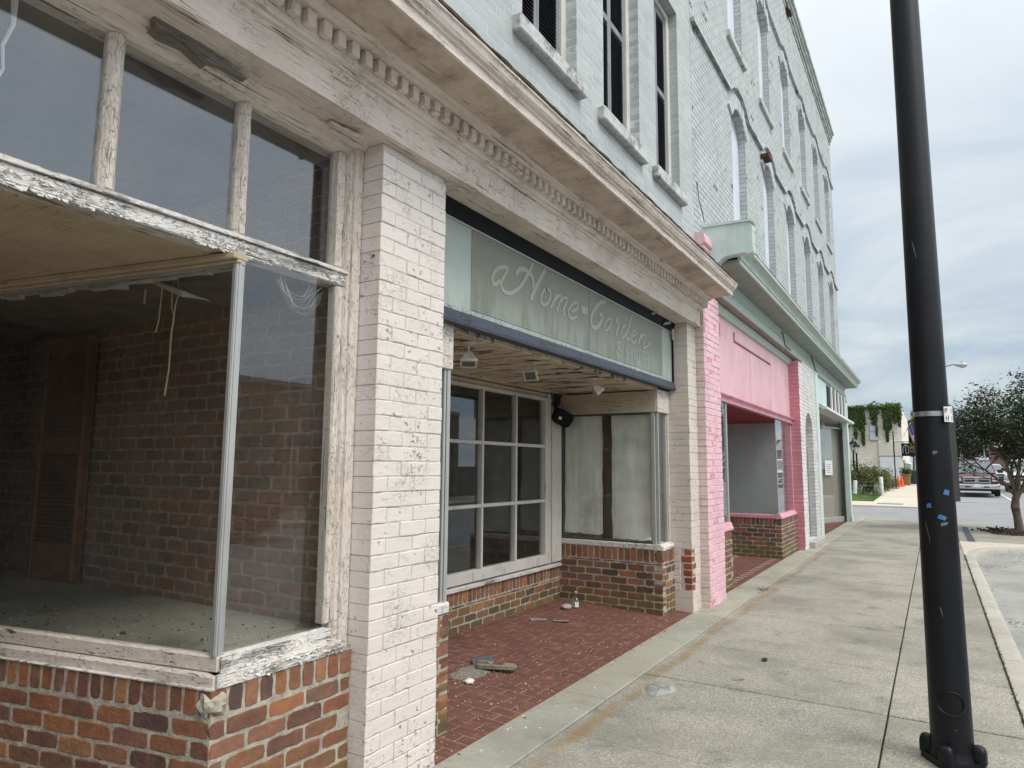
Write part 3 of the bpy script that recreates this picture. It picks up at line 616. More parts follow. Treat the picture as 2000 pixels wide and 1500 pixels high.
# cornice: architrave, frieze, dentils, soffit, crown, old roof edge
C = MB(); C.prism([(-2.62, 3.285), (-2.30, 3.283), (-2.30, 3.302), (-2.306, 3.306), (-2.306, 3.462), (-2.29, 3.468), (-2.285, 3.478), (-2.268, 3.484), (-2.262, 3.5), (-2.248, 3.506), (-2.248, 3.58), (-2.62, 3.58)], -4, 8.095, seg=70, jit=0.0012)
cor = C.build('cornice', M['trim_y'], A)
C = MB(); C.prism([(-2.3, 3.581), (-2.195, 3.581), (-2.185, 3.59), (-2.165, 3.594), (-2.150, 3.606), (-2.142, 3.622), (-2.3, 3.63)], -4, 8.09, seg=60, jit=0.0012); C.build('bed_moulding', M['trim_y'], cor)
r3 = random.Random(3); y = 8.046-0.0892*91; dent = None
while y < 8.05:
    if dent is None:
        dent = MB().box(-2.2475, -2.208, y, y+0.049, 3.511, 3.5805, 0.003, jit=0.001).build('dentil', M['trim_y'], cor); yd = y
    else:
        q = dent.copy(); COL.objects.link(q); q.parent = cor; q.location = (r3.uniform(-0.0015, 0.0015), y-yd+r3.uniform(-0.002, 0.002), r3.uniform(-0.0025, 0.0)); ORIG[q.name] = ORIG[dent.name]
    y += 0.0892
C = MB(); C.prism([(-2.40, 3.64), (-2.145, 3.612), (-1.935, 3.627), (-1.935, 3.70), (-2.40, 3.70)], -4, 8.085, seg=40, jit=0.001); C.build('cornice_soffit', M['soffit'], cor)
C = MB(); C.prism([(-1.9345, 3.622), (-1.915, 3.622), (-1.912, 3.668), (-1.900, 3.674), (-1.898, 3.684), (-1.882, 3.692), (-1.870, 3.71), (-1.862, 3.735), (-1.852, 3.742), (-1.852, 3.752), (-1.9345, 3.752)], -4, 8.10, seg=70, jit=0.0016); C.build('crown_moulding', M['trim_y'], cor)
C = MB(); C.prism([(-2.40, 3.756), (-1.862, 3.754), (-1.848, 3.757), (-1.846, 3.772), (-1.858, 3.779), (-2.40, 3.79)], -4, 8.10, seg=150, jit=0.0045)
C.build('roof_edge', wash('rotted_roof_edge', (0.075, 0.06, 0.05), 0.4, 0.9, sc=30, dark=(0.25, 0.10, 0.05), darkamt=0.35), cor)
C = MB(); C.prism([(-2.40, 3.79), (-1.87, 3.775), (-1.87, 3.785), (-2.40, 3.93)], -4, 8.09); C.build('canopy_roof', M['dirt'], cor)
# rotten strip hanging under the architrave at the near end
C = MB(); C.prism([(1.348, 3.284), (1.452, 3.306), (1.545, 3.282), (1.658, 3.262), (1.77, 3.247), (1.757, 3.238), (1.645, 3.239), (1.584, 3.225), (1.516, 3.258), (1.442, 3.272), (1.362, 3.243)], -2.462, -2.425, 'x', seg=4, jit=0.003)
C.prism([(1.36, 3.250), (1.45, 3.274), (1.52, 3.26), (1.60, 3.236), (1.59, 3.222), (1.50, 3.25), (1.40, 3.24)], -2.50, -2.463, 'x', seg=3, jit=0.003)
C.build('rotten_trim', paint('grey_rotten_wood', (0.20, 0.185, 0.16), (0.12, 0.11, 0.095), axis='Y', crack=0.2, peel=0.5, split=1.3), A, 40)
def curls(mb, y0, y1, z0, z1, X, n, seed, hang=False, s=0.016):
    r = random.Random(seed)
    for _ in range(n):
        y, z = r.uniform(y0, y1), r.uniform(z0, z1)
        if mnoise.noise(Vector((y*3.1, z*7, seed))) < -0.05: continue
        l, h, o_ = r.uniform(0.3, 1)*s*1.6, r.uniform(0.25, 0.8)*s, r.uniform(0.002, 0.010)
        dn = -1 if hang or r.random() < 0.5 else 1
        p = [(X+0.0008, y-l/2, z), (X+0.0008, y+l/2, z+r.uniform(-0.002, 0.002)), (X+o_, y+l*r.uniform(0.2, 0.5), z+dn*h), (X+o_*0.7, y-l*r.uniform(0.2, 0.5), z+dn*h*r.uniform(0.6, 1))]
        mb.add(p, [(0, 1, 2, 3)])
C = MB(); curls(C, 0.9, 2.54, 2.515, 2.57, -2.535, 260, 1); curls(C, 0.9, 2.45, 2.512, 2.516, -2.537, 150, 2, True, 0.024)
CURL = C
C = MB(); C.obox((-2.42, 2.33, 3.262), (0.2, 0.98, -0.05), (1, -0.2, 0), (0, 0.05, 1), -0.09, 0.1, -0.02, 0.02, -0.006, 0.006, 0.002); C.obox((-2.40, 2.36, 3.247), (0.5, 0.8, -0.2), (0.8, -0.5, 0.1), (0, 0.2, 1), -0.07, 0.06, -0.012, 0.012, -0.004, 0.004, 0.002)
C.build('rotten_trim', M['trim_y'], A)
# brick pillars
def pillar(y0, y1, xf, xb, z1, mat, seed, name='brick_pillar', z0=0.0, bare=None, mats=None, jm='joint_paint'):
    mb = MB(); r = random.Random(seed); z = z0; i = 0
    mb.box(xb+0.004, xf-0.0035, y0+0.0035, y1-0.0035, z0, z1, m=1, c=0.5)
    while z < z1-0.01:
        zt = min(z+0.0772, z1); cuts = [y0]
        if y1-y0 > 0.45: cuts += [y0+0.105, y0+0.315] if i % 2 else [y0+0.21, y0+0.42]
        elif y1-y0 > 0.25: cuts += [y0+0.105] if i % 2 else [y0+0.215]
        cuts.append(y1)
        for a, b in zip(cuts[:-1], cuts[1:]):
            d = r.uniform(-0.003, 0.003); ji = 0.0028
            isb = bool(bare) and a == y0 and any(p0 < z < p1 for p0, p1 in bare)
            if isb:
                w = r.uniform(0.10, 0.15)
                mb.box(xf-r.uniform(0.085, 0.13), xf-0.003, a+0.001, a+w, z+ji, zt-ji, 0.007, 2, None, 0.003)
                mb.box(xb, xf+d, a+w+0.002, b-ji*(b < y1), z+ji, zt-ji, 0.005, 0, None, 0.0025) if b-a-w > 0.02 else None
                mb.box(xb, xf-0.135, a, a+w, z+ji, zt-ji, 0.005, 0, None, 0.0025)
            else: rough_brick(mb, Vector((xf, 0, 0)), Vector((0, 1, 0)), Vector((0, 0, 1)), Vector((1, 0, 0)), a+(ji if a > y0 else 0), b-(ji if b < y1 else 0), z+ji*0.7, zt-ji*0.7, xb-xf, d, 0.004, 0, r, 0.0022, True)
        z = zt; i += 1
    return mb.build(name, mats or [mat, M[jm], M['brick_red']], A if name == 'brick_pillar' else B)
pillar(2.565, 3.11, FX, -2.62, 3.283, M['cream_brick'], 1)
pillar(7.77, 8.10, FX, -2.62, 3.283, M['cream_brick2'], 2, bare=[(0.20, 0.69)])

# ---- left shopfront: transom lights, corner display window on a brick bulkhead
T = MB(); T.box(-2.64, -2.535, -1.5, 2.56, 2.512, 2.575, 0.006); T.prism([(-2.64, 2.577), (-2.522, 2.577), (-2.522, 2.585), (-2.55, 2.606), (-2.64, 2.61)], -1.5, 2.555, seg=20, jit=0.001)
tr = T.build('transom', M['sill'], A)
T = MB(); T.prism([(-2.66, 3.284), (-2.47, 3.284), (-2.50, 3.262), (-2.525, 3.256), (-2.535, 3.235), (-2.56, 3.225), (-2.60, 3.222), (-2.66, 3.222)], -1.5, 2.56, seg=30, jit=0.0015); T.build('transom_head', M['trim_y'], tr); tag(CURL.build('paint_curls', M['sill'], tr), kind='stuff')
bars = [-0.465, 0.127, 0.712, 1.296, 1.872]
for y in bars:
    T = MB(); T.prism([(-2.61, y-0.032), (-2.575, y-0.032), (-2.555, y-0.018), (-2.548, y-0.010), (-2.548, y+0.010), (-2.555, y+0.018), (-2.575, y+0.032), (-2.61, y+0.032)], 2.609, 3.223, 'z', seg=16, jit=0.0012); T.build('glazing_bar', M['trim_z'], tr)
T = MB(); T.box(-2.62, -2.545, 2.425, 2.475, 2.607, 3.223, 0.006); T.build('transom_jamb', M['trim_z'], tr)
for a, b in zip([-1.05]+[y+0.03 for y in bars], [y-0.03 for y in bars]+[2.43]):
    T = MB(); T.box(-2.598, -2.592, a, b, 2.605, 3.225); T.build('transom_pane', M['glass_hi'], tr)
T = MB(); T.prism([(-2.60, 2.478), (-2.555, 2.478), (-2.53, 2.49), (-2.52, 2.5), (-2.505, 2.503), (-2.505, 2.56), (-2.60, 2.56)], 0.55, 3.27, 'z', seg=30, jit=0.0012); T.box(-2.60, -2.54, 2.432, 2.48, 0.84, 2.508, 0.006); T.build('window_jamb', M['trim_z'], A)
LU = Vector((-0.982, -0.187, 0)).normalized(); LN = Vector((LU.y, -LU.x, 0)); LN = LN if LN.y < 0 else -LN
c0 = Vector((-2.50, 1.835, 0))
T = MB(); T.prism([(-2.485, 1.842), (-2.485, 2.43), (-2.545, 2.43), (-2.545, 1.86)], 0.765, 0.83, 'z')
T.prism([(-2.470, 1.815), (-2.470, 2.50), (-2.55, 2.50), (-2.55, 1.83)], 0.715, 0.764, 'z', seg=1)
dsp = T.build('display_window', M['sill'], A)
T = MB(); curls(T, 1.85, 2.5, 0.72, 0.76, -2.470, 150, 5); curls(T, 1.86, 2.43, 0.77, 0.825, -2.485, 90, 6); tag(T.build('paint_curls', M['sill'], dsp), kind='stuff')
T = MB(); T.obox(c0, LU, LN, (0, 0, 1), 0.0, 2.2, -0.05, 0.0, 0.766, 0.83, 0.006); T.obox(c0, LU, LN, (0, 0, 1), -0.015, 2.2, -0.07, 0.028, 0.70, 0.764, 0.008); T.build('side_sill', M['sill_x'], dsp)
T = MB(); T.obox(c0, LU, LN, (0, 0, 1), 0.0, 2.2, -0.035, -0.012, 2.455, 2.475, 0.003); T.build('glass_head', M['alu'], dsp)
T = MB()
for a, b, c_, d in ((-2.535, -2.512, 1.824, 1.868), (-2.512, -2.506, 1.826, 1.836), (-2.512, -2.506, 1.840, 1.855), (-2.512, -2.508, 1.859, 1.867)): T.box(a, b, c_, d, 0.828, 2.512, 0.002)
T.obox(c0, LU, LN, (0, 0, 1), 0.004, 0.026, -0.03, -0.005, 0.828, 2.512, 0.003); T.build('corner_post', M['alu'], dsp)
T = MB(); T.box(-2.534, -2.528, 1.868, 2.436, 0.828, 2.513); T.build('front_pane', M['glass'], dsp)
T = MB(); T.obox(c0, LU, LN, (0, 0, 1), 0.026, 2.2, -0.028, -0.022, 0.828, 2.46); T.build('side_pane', M['glass'], dsp)
T = MB()
bricks(T, (-2.475, 1.80), (0, 1), (1, 0), 0.763, -0.02, 0.712, 0.1, soldier=0.603, seed=21, off=0.03, skip=lambda a, b, z: 0.36 < z < 0.42 and a > 0.5)
O = Vector((-2.475, 1.80, 0)); bricks(T, O, LU, LN, 2.3, -0.02, 0.712, 0.1, soldier=0.603, seed=22, off=0.10)
T.blob((-2.51, 1.83, 0.655), (0.055, 0.055, 0.055), 8, 0.35, 4, 1)
T.build('bulkhead', [M['brick'], M['mortar']], dsp)
T = MB(); T.box(-2.480, -2.472, 1.85, 2.56, 0.7125, 0.716); T.obox(O, LU, LN, (0, 0, 1), 0, 2.3, -0.02, 0.0065, 0.710, 0.717, 0.002, jit=0.002); T.build('mortar_lip', M['sill'], dsp)
# shop interior seen through the panes
I = MB(); bricks(I, (-2.62, 2.575), (-1, 0), (0, -1), 5.5, 0.60, 3.26, 0.1, course=0.078, seed=31, j=0.013, m=0, mm=1); I.build('party_wall', [M['brick_in'], M['mortar_d']], A)
I = MB(); I.prism([(-2.545, 1.86), (-2.545, 2.56), (-8.1, 2.56), (-8.1, 0.8), (-4.6, 1.42)], 0.70, 0.795, 'z'); I.build('display_floor', M['platform'], A)
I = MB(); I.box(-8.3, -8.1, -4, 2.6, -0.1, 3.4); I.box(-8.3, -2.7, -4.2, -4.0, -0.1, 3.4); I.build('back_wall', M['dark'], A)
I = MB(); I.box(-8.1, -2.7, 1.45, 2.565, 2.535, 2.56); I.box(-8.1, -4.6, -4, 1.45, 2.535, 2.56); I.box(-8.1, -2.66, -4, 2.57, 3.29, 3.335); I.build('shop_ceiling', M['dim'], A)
I = MB(); I.prism([(-2.6415, -1.6), (-2.6415, 1.83), (-4.75, 1.43), (-4.9, -1.6)], 2.504, 2.53, 'z')
I.obox(c0, LU, LN, (0, 0, 1), 0.0, 2.2, -0.05, 0.035, 2.476, 2.503, 0.004); I.obox(c0, LU, LN, (0, 0, 1), 0.0, 2.2, -0.01, 0.012, 2.462, 2.4755, 0.003); I.build('entry_ceiling', M['oldceil'], A)
I = MB(); I.box(-4.9, -4.8, -1.6, 1.4, -0.05, 2.52); I.build('entry_back_wall', M['dim'], A)
I = MB(); I.prism([(-2.38, -2), (-2.38, 1.78), (-2.48, 1.80), (-4.7, 1.37), (-4.8, -2)], -0.1, 0.002, 'z'); I.build('entry_step', M['tile'], A)
# torn ceiling edge and bent panel behind the side pane
I = MB(); q = 0.08; rt = random.Random(4)
while q < 1.75:
    w = rt.uniform(0.05, 0.16); I.obox(c0, LU, LN, (0, 0, 1), q, q+w, -0.10, -0.06, 2.462-rt.uniform(0.0, 0.028)*(q > 0.45), 2.49, 0.004, jit=0.006); q += w
I.obox(c0+Vector((0, 0, 2.45)), LU*0.9+Vector((0, 0, 0.35)), LN, Vector((0, 0, 1))-LU*0.35, 0.45, 0.72, -0.32, -0.14, -0.21, -0.19, 0.003, jit=0.01)
I.build('torn_ceiling_edge', wash('torn_grey_board', (0.42, 0.41, 0.37), 0.2, 0.8, sc=14), A)
def cord(pts, r, label): return tag(MB().tube(pts, r, 6).build('twine', wash('dusty_string', (0.44, 0.36, 0.22), 0.2, 0.8) if 'dusty_string' not in bpy.data.materials else bpy.data.materials['dusty_string'], at=pts[0], smooth=60), label, 'cord', 'cords hanging inside the shop window')
def at_left(a, d, z): p = c0 + LU*a - LN*d; return (p.x, p.y, z)
cord([at_left(0.52, 0.16, 2.47), at_left(0.515, 0.17, 2.42), at_left(0.535, 0.17, 2.36), at_left(0.54, 0.17, 2.30), at_left(0.545, 0.165, 2.2), at_left(0.55, 0.17, 2.05), at_left(0.565, 0.17, 1.92)], [0.004, 0.003, 0.003, 0.0045, 0.0045, 0.0045, 0.005], 'longest pale cord hanging in front of the dim brick wall')
cord([at_left(0.545, 0.16, 2.47), at_left(0.555, 0.165, 2.40), at_left(0.556, 0.17, 2.34), at_left(0.543, 0.17, 2.305)], 0.0025, 'thin short cord looping into the longest hanging cord')
cord([at_left(0.66, 0.2, 2.46), at_left(0.665, 0.2, 2.38), at_left(0.675, 0.205, 2.30), at_left(0.685, 0.2, 2.235)], 0.004, 'medium cord hanging left of the longest cord')
cord([at_left(0.77, 0.2, 2.46), at_left(0.772, 0.2, 2.42), at_left(0.772, 0.2, 2.385)], 0.005, 'shortest stub of cord under the torn ceiling edge')
mb = MB(); rg0 = random.Random(44)
for _ in range(260):
    a, d = rg0.uniform(0.05, 1.9), abs(rg0.gauss(0, 0.5))+0.06; p = at_left(a, -d*0+d, 0.797); l = rg0.uniform(0.002, 0.009)*(2.2 if rg0.random() < 0.05 else 1)
    if p[1] < 2.5: mb.blob((p[0], p[1], p[2]+l*0.3), (l, l*rg0.uniform(0.4, 1), l*0.4), 3, 0.5, rg0.random()*9, rg0.random() < 0.6)
tag(mb.build('floor_litter', [wash('pale_flake', (0.42, 0.40, 0.34), 0.2, 0.9), wash('dark_crumb', (0.05, 0.045, 0.035), 0.3, 0.9)]), kind='stuff')
def wisp(pts, r, label): return tag(MB().tube(pts, r, 5).build('torn_strip', wash('dusty_web', (0.62, 0.63, 0.62), 0.15, 0.9) if 'dusty_web' not in bpy.data.materials else bpy.data.materials['dusty_web'], at=pts[0], smooth=60), label, 'torn strip')
wisp([(-2.66, 0.985, 3.215), (-2.665, 0.99, 3.12), (-2.665, 0.965, 3.03), (-2.67, 0.975, 2.95), (-2.665, 0.95, 2.88), (-2.665, 0.955, 2.78), (-2.665, 0.945, 2.62)], [0.012, 0.007, 0.006, 0.005, 0.007, 0.006, 0.006], 'pale wavering torn strip hanging behind the leftmost transom pane')
mb = MB(); rw = random.Random(17)
for k in range(11):
    y0 = rw.uniform(2.02, 2.12); y1 = rw.uniform(2.22, 2.34); z0, z1 = rw.uniform(2.40, 2.468), rw.uniform(2.42, 2.468); sg_ = rw.uniform(0.05, 0.13)
    mb.tube([(-2.524+rw.uniform(-0.012, -0.004), y0+(y1-y0)*q/8, z0+(z1-z0)*q/8-sg_*4*(q/8)*(1-q/8)+rw.uniform(-0.006, 0.006)) for q in range(9)], 0.0005, 3)
tag(mb.build('cobweb', bpy.data.materials['dusty_web'], at=(-2.53, 2.2, 2.45)), 'dusty grey cobweb sagging behind the top of the near shop pane', 'cobweb')
# louvred folding door inside
ld = thing('louvred_door', 'brown louvred folding door standing open in the dark shop', 'door', (-5.3, 2.2, 0.8))
def leaf(O, U, w, name):
    U = Vector(U).normalized(); N = Vector((-U.y, U.x, 0)); mb = MB()
    for a0, a1 in ((0, 0.05), (w-0.05, w)): mb.obox(O, U, N, (0, 0, 1), a0, a1, -0.016, 0.016, 0.80, 2.5, 0.003)
    for z0, z1 in ((0.80, 1.05), (1.66, 1.78), (2.38, 2.5)): mb.obox(O, U, N, (0, 0, 1), 0.05, w-0.05, -0.014, 0.014, z0, z1, 0.003)
    z = 1.06
    while z < 2.38:
        if not 1.64 < z < 1.78: mb.obox(Vector(O)+Vector((0, 0, z)), U, N*0.8+Vector((0, 0, 0.6)), Vector((0, 0, 0.8))-N*0.6, 0.05, w-0.05, -0.016, 0.016, -0.003, 0.003)
        z += 0.03
    mb.build(name, M['doorwood'], ld)
leaf((-4.98, 2.52, 0), (-0.9, -0.12, 0), 0.52, 'door_leaf'); leaf((-4.98, 2.54, 0), (-0.1, -1, 0), 0.06, 'door_stile')
# ---- middle bay: recessed entry, sign, paned window
E_ = A
def fz(x): return -(x+2.37)*0.05
I = MB(); tw, tl = 0.1025, 0.206; rt = random.Random(8)
I.add([(-2.375, 3.12, -0.0005), (-3.9, 3.12, fz(-3.9)-0.0005), (-3.9, 7.80, fz(-3.9)-0.0005), (-2.375, 7.80, -0.0005)], [(0, 1, 2, 3)], 1, 0.5)
row = 0; y = 3.13
while y < 7.79:
    x = -2.378+((row*0.5) % 1)*tl; 
    while x > -3.9:
        xa, xb = min(x, -2.378), x-tl
        if xa-xb > 0.03: I.obox((0, 0, -2.37*0.05), (1, 0, -0.05), (0, 1, 0), (0.05, 0, 1), xb+0.003, xa-0.003, y+0.003, min(y+tw, 7.795)-0.003, -0.02, 0.0012+rt.uniform(-0.0006, 0.0006), 0.0015, 0, None, 0.0004)
        x -= tl
    y += tw; row += 1
I.build('entry_floor', [M['tile'], M['grout']], A)
# left flank of the entry (only its front edge shows past the pillar)
I = MB(); bricks(I, (-2.58, 3.11), (0, 1), (1, 0), 0.39, 0.0, 0.705, 0.1, soldier=0.56, seed=41); bricks(I, (-2.58, 3.50), (-1, 0), (0, 1), 1.25, 0.02, 0.705, 0.1, soldier=0.56, seed=42)
le = I.build('entry_bulkhead', [M['brick2'], M['mortar']], A)
I = MB(); I.box(-2.66, -2.57, 3.115, 3.50, 0.708, 0.775, 0.012, jit=0.004); I.box(-3.8, -2.66, 3.42, 3.50, 0.708, 0.775, 0.01); I.build('bulkhead_sill', M['sill'], le)
I = MB(); I.box(-2.66, -2.585, 3.12, 3.505, 2.21, 2.50, 0.005); I.build('header_end', M['header_y'], le)
I = MB(); I.box(-2.64, -2.60, 3.435, 3.455, 0.776, 2.209, 0.003); I.box(-2.63, -2.595, 3.462, 3.495, 0.776, 2.209, 0.004); I.build('corner_post', M['alu'], le)
I = MB(); I.box(-2.645, -2.615, 3.40, 3.43, 0.776, 2.209, 0.004); I.build('gasket', M['alu_dk'], le)
I = MB(); I.box(-2.625, -2.619, 3.13, 3.40, 0.776, 2.21); I.box(-3.8, -2.66, 3.462, 3.468, 0.776, 2.21); I.build('side_pane', M['glass'], le)
# back wall with the nine-pane window
wx = -3.83
I = MB(); bricks(I, (wx, 3.12), (0, 1), (1, 0), 4.29, 0.06, 0.45, 0.12, soldier=0.318, seed=43, off=0.05); bw_ = I.build('window_bulkhead', [M['brick2'], M['mortar']], A)
I = MB(); I.prism([(-3.95, 0.452), (-3.80, 0.452), (-3.80, 0.478), (-3.83, 0.49), (-3.95, 0.505)], 3.5, 7.36, seg=30, jit=0.0015); I.build('window_ledge', M['sill'], bw_)
I = MB(); I.box(-3.92, -3.832, 3.5, 5.05, 0.507, 2.45); I.box(-3.92, -3.832, 7.03, 7.37, 0.507, 2.45)
I.box(-3.92, -3.832, 5.051, 7.029, 2.40, 2.45); I.build('entry_back_wall', M['header_x'], A)
I = MB(); Y0, Y1, Z0, Z1 = 5.05, 7.03, 0.507, 2.40
I.box(-3.88, -3.80, Y0, Y0+0.06, Z0, Z1, 0.005); I.box(-3.88, -3.80, Y1-0.065, Y1, Z0, Z1, 0.005); I.box(-3.88, -3.802, Y0+0.06, Y1-0.065, Z0, Z0+0.105, 0.005); I.box(-3.88, -3.802, Y0+0.06, Y1-0.065, Z1-0.035, Z1, 0.005)
I.box(-3.84, -3.795, Y1+0.002, Y1+0.05, Z0, Z1+0.05, 0.006); I.box(-3.835, -3.80, Y1+0.10, Y1+0.33, Z0, Z1+0.05, 0.006)
pw = I.build('paned_window', M['winframe'], A)
I = MB()
for y in (5.69, 6.335): I = MB(); I.box(-3.875, -3.81, y-0.017, y+0.017, Z0+0.106, Z1-0.036, 0.005); I.build('glazing_bar', M['winframe'], pw)
I = MB()
for z in (1.215, 1.835):
    I = MB()
    for a, b in ((Y0+0.061, 5.672), (5.708, 6.317), (6.353, Y1-0.066)): I.box(-3.875, -3.812, a, b, z-0.017, z+0.017, 0.005)
    I.build('glazing_bar', M['winframe'], pw)
for a, b in ((Y0+0.06, 5.673), (5.707, 6.318), (6.352, Y1-0.065)):
    for z0, z1 in ((Z0+0.105, 1.198), (1.232, 1.818), (1.852, Z1-0.035)):
        I = MB(); I.box(-3.852, -3.847, a, b, z0, z1); I.build('pane', M['glass'], pw)
# right-hand display window
dY = 7.37
I = MB(); bricks(I, (-2.575, dY), (-1, 0), (0, -1), 1.26, 0.0, 0.70, 0.1, soldier=0.565, seed=44, off=0.0); bricks(I, (-2.575, dY), (0, 1), (1, 0), 0.395, -0.02, 0.70, 0.1, soldier=0.565, seed=45, off=0.1, skip=lambda a, b, z: 0.36 < z < 0.42 and 0.08 < a < 0.25)
d2 = I.build('entry_bulkhead', [M['brick2'], M['mortar']], A)
I = MB(); I.box(-3.83, -2.60, dY-0.004, dY+0.09, 0.702, 0.765, 0.008); I.prism([(-2.70, 0.702), (-2.568, 0.702), (-2.568, 0.73), (-2.60, 0.765), (-2.70, 0.765)], dY-0.002, 7.765, seg=12, jit=0.003); I.build('bulkhead_sill', M['sill'], d2)
I = MB(); I.box(-3.83, -2.628, dY, dY+0.08, 2.222, 2.462, 0.004); I.build('header_board', M['header_x'], d2)
I = MB(); I.box(-2.72, -2.60, dY+0.002, 7.765, 2.222, 2.50, 0.005); I.build('header_end', M['header_y'], d2)
I = MB(); I.box(-2.69, -2.645, dY+0.005, dY+0.03, 0.766, 2.221, 0.004); I.box(-2.67, -2.615, dY+0.034, dY+0.062, 0.766, 2.221, 0.004); I.box(-2.645, -2.61, dY+0.03, dY+0.05, 0.766, 2.221, 0.006)
I.box(-2.66, -2.625, 7.70, 7.735, 0.766, 2.221, 0.004); I.build('corner_post', M['alu'], d2)
I = MB(); I.box(-3.83, -2.69, dY+0.01, dY+0.03, 0.766, 0.79, 0.003); I.box(-3.83, -2.69, dY+0.01, dY+0.03, 2.20, 2.221, 0.003); I.box(-3.82, -3.795, dY+0.012, dY+0.032, 0.79, 2.2, 0.003); I.build('glass_channel', M['alu_dk'], d2)
I = MB(); I.box(-3.80, -2.69, dY+0.018, dY+0.024, 0.785, 2.205); I.build('side_pane', M['glass_dusty'], d2)
I = MB(); I.box(-2.645, -2.639, dY+0.06, 7.70, 0.766, 2.221); I.build('front_pane', M['glass_dusty'], d2)
I = MB(); I.box(-2.66, -2.61, 7.737, 7.766, 0.70, 2.22, 0.004); I.build('window_jamb', M['trim_z'], d2)
I = MB(); I.box(-3.82, -2.70, 7.72, 7.76, 0.60, 2.4); I.box(-3.82, -2.66, dY+0.09, 7.76, 0.66, 0.70); I.build('display_back', M['mortar_d'], d2)
# paper hung behind that pane, with a strip of rusty mesh between the sheets
def sheet(x0, x1, y, z0, z1, seed, label, ragged=0.02, roll=False):
    mb = MB(); nx, nz_ = 18, 30; r = random.Random(seed); vs = []
    for i in range(nx+1):
        for k in range(nz_+1):
            u, v = i/nx, k/nz_; x = x0+(x1-x0)*u; z = z0+(z1-z0)*v
            if i in (0, nx): x += 0.012*mnoise.noise(Vector((seed, z*5, i)))
            if k == 0: z += ragged*mnoise.noise(Vector((x*9, seed, 0)))
            w = 0.018*mnoise.noise(Vector((x*3, z*1.3, seed)))+0.008*mnoise.noise(Vector((x*14, z*2.0, seed+5)))
            if roll and v < 0.10: w -= 0.06*(0.10-v)/0.10*u
            vs.append((x, y+w, z))
    for p in list(vs): vs.append((p[0], p[1]+0.002, p[2]))
    n = (nx+1)*(nz_+1); fs = []
    for i in range(nx):
        for k in range(nz_):
            a = i*(nz_+1)+k; fs += [(a, a+1, a+nz_+2, a+nz_+1), (n+a, n+a+1, n+a+nz_+2, n+a+nz_+1)]
    mb.add(vs, fs); o = mb.build('paper_sheet', M['paper'], smooth=80, at=(x0, y, z0)); return tag(o, label, 'paper sheet', 'paper sheets behind the entry display glass')
M['paper'] = wash('yellowed_water_stained_paper', (0.80, 0.80, 0.72), 0.14, 0.8, sc=4, dark=(0.36, 0.34, 0.25), darkamt=0.45, streak=True)
sheet(-3.785, -3.30, dY+0.055, 0.83, 2.20, 3, 'narrow pale paper sheet left of the rusty mesh strip')
sheet(-3.185, -2.70, dY+0.065, 0.80, 2.20, 6, 'wider stained paper sheet right of the rusty mesh strip', 0.04, True)
mb = MB(); mb.box(-3.33, -3.15, dY+0.105, dY+0.112, 0.78, 2.2)
for k in range(60): mb.box(-3.33, -3.15, dY+0.100, dY+0.1045, 0.79+k*0.0235, 0.795+k*0.0235)
for k in range(8): mb.box(-3.325+k*0.0235, -3.320+k*0.0235, dY+0.096, dY+0.0995, 0.78, 2.2)
tag(mb.build('mesh_strip', wash('rusty_brown_mesh', (0.12, 0.055, 0.03), 0.35, 0.8, sc=8), at=(-3.24, dY+0.1, 0.78)), 'rusty brown mesh strip upright between the two paper sheets', 'mesh')
# entry ceiling
I = MB(); I.box(-3.86, -2.60, 3.12, 7.765, 2.478, 2.51)
for k in range(4): I.box(-3.80, -2.72, 3.6+k*1.05, 3.66+k*1.05, 2.468, 2.4775, 0.003)
I.box(-2.70, -2.605, 3.5, 7.37, 2.4635, 2.4775, 0.003); I.box(-3.86, -3.74, 3.5, 7.37, 2.462, 2.4775, 0.003)
I.build('entry_ceiling', M['soffit_x'], A)
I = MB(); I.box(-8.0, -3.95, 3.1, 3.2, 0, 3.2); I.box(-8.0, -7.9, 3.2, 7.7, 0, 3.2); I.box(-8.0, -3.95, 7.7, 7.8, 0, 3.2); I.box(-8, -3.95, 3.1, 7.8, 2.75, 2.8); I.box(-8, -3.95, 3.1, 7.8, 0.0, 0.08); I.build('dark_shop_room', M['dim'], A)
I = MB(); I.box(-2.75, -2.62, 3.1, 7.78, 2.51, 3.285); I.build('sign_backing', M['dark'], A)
# the sign
def signmat(name, col, pale, amt):
    t = NT(name); z = t.sep()[2]
    st = t.noise(t.scale(t.P, (8, 8, 1.3)), 1.6, 7, 0.65)
    lowfade = t.m('MULTIPLY', t.rng(t.m('ADD', z, t.m('MULTIPLY', st, 0.45)), 2.95, 3.18, 1, 0), t.rng(st, 0.36, 0.6))
    c = t.mix(t.m('MULTIPLY', lowfade, amt), col, pale)
    c = t.mix(t.m('MULTIPLY', t.rng(t.noise(t.P, 2.0, 6), 0.4, 0.7), 0.3), c, mul(col, 0.75))
    pn = t.noise(t.scale(t.P, (1, 1, 1.6)), 26, 9, 0.74); nearb = t.rng(t.m('ABSOLUTE', t.m('SUBTRACT', z, 2.59)), 0.0, 0.09, 1, 0)
    k = t.rng(t.m('ADD', pn, t.m('MULTIPLY', nearb, 0.13)), 0.665, 0.69)
    c = t.mix(k, c, t.mix(t.rng(t.noise(t.P, 80, 2), 0.4, 0.6), (0.05, 0.06, 0.06), (0.55, 0.58, 0.56)))
    t.bump(t.m('ADD', pn, t.m('MULTIPLY', k, -1)), 0.003, 0.6)
    return t.set(c, 0.5)
M['sign_g'] = signmat('faded_sage_sign_paint', (0.205, 0.217, 0.176), (0.30, 0.335, 0.295), 0.75)
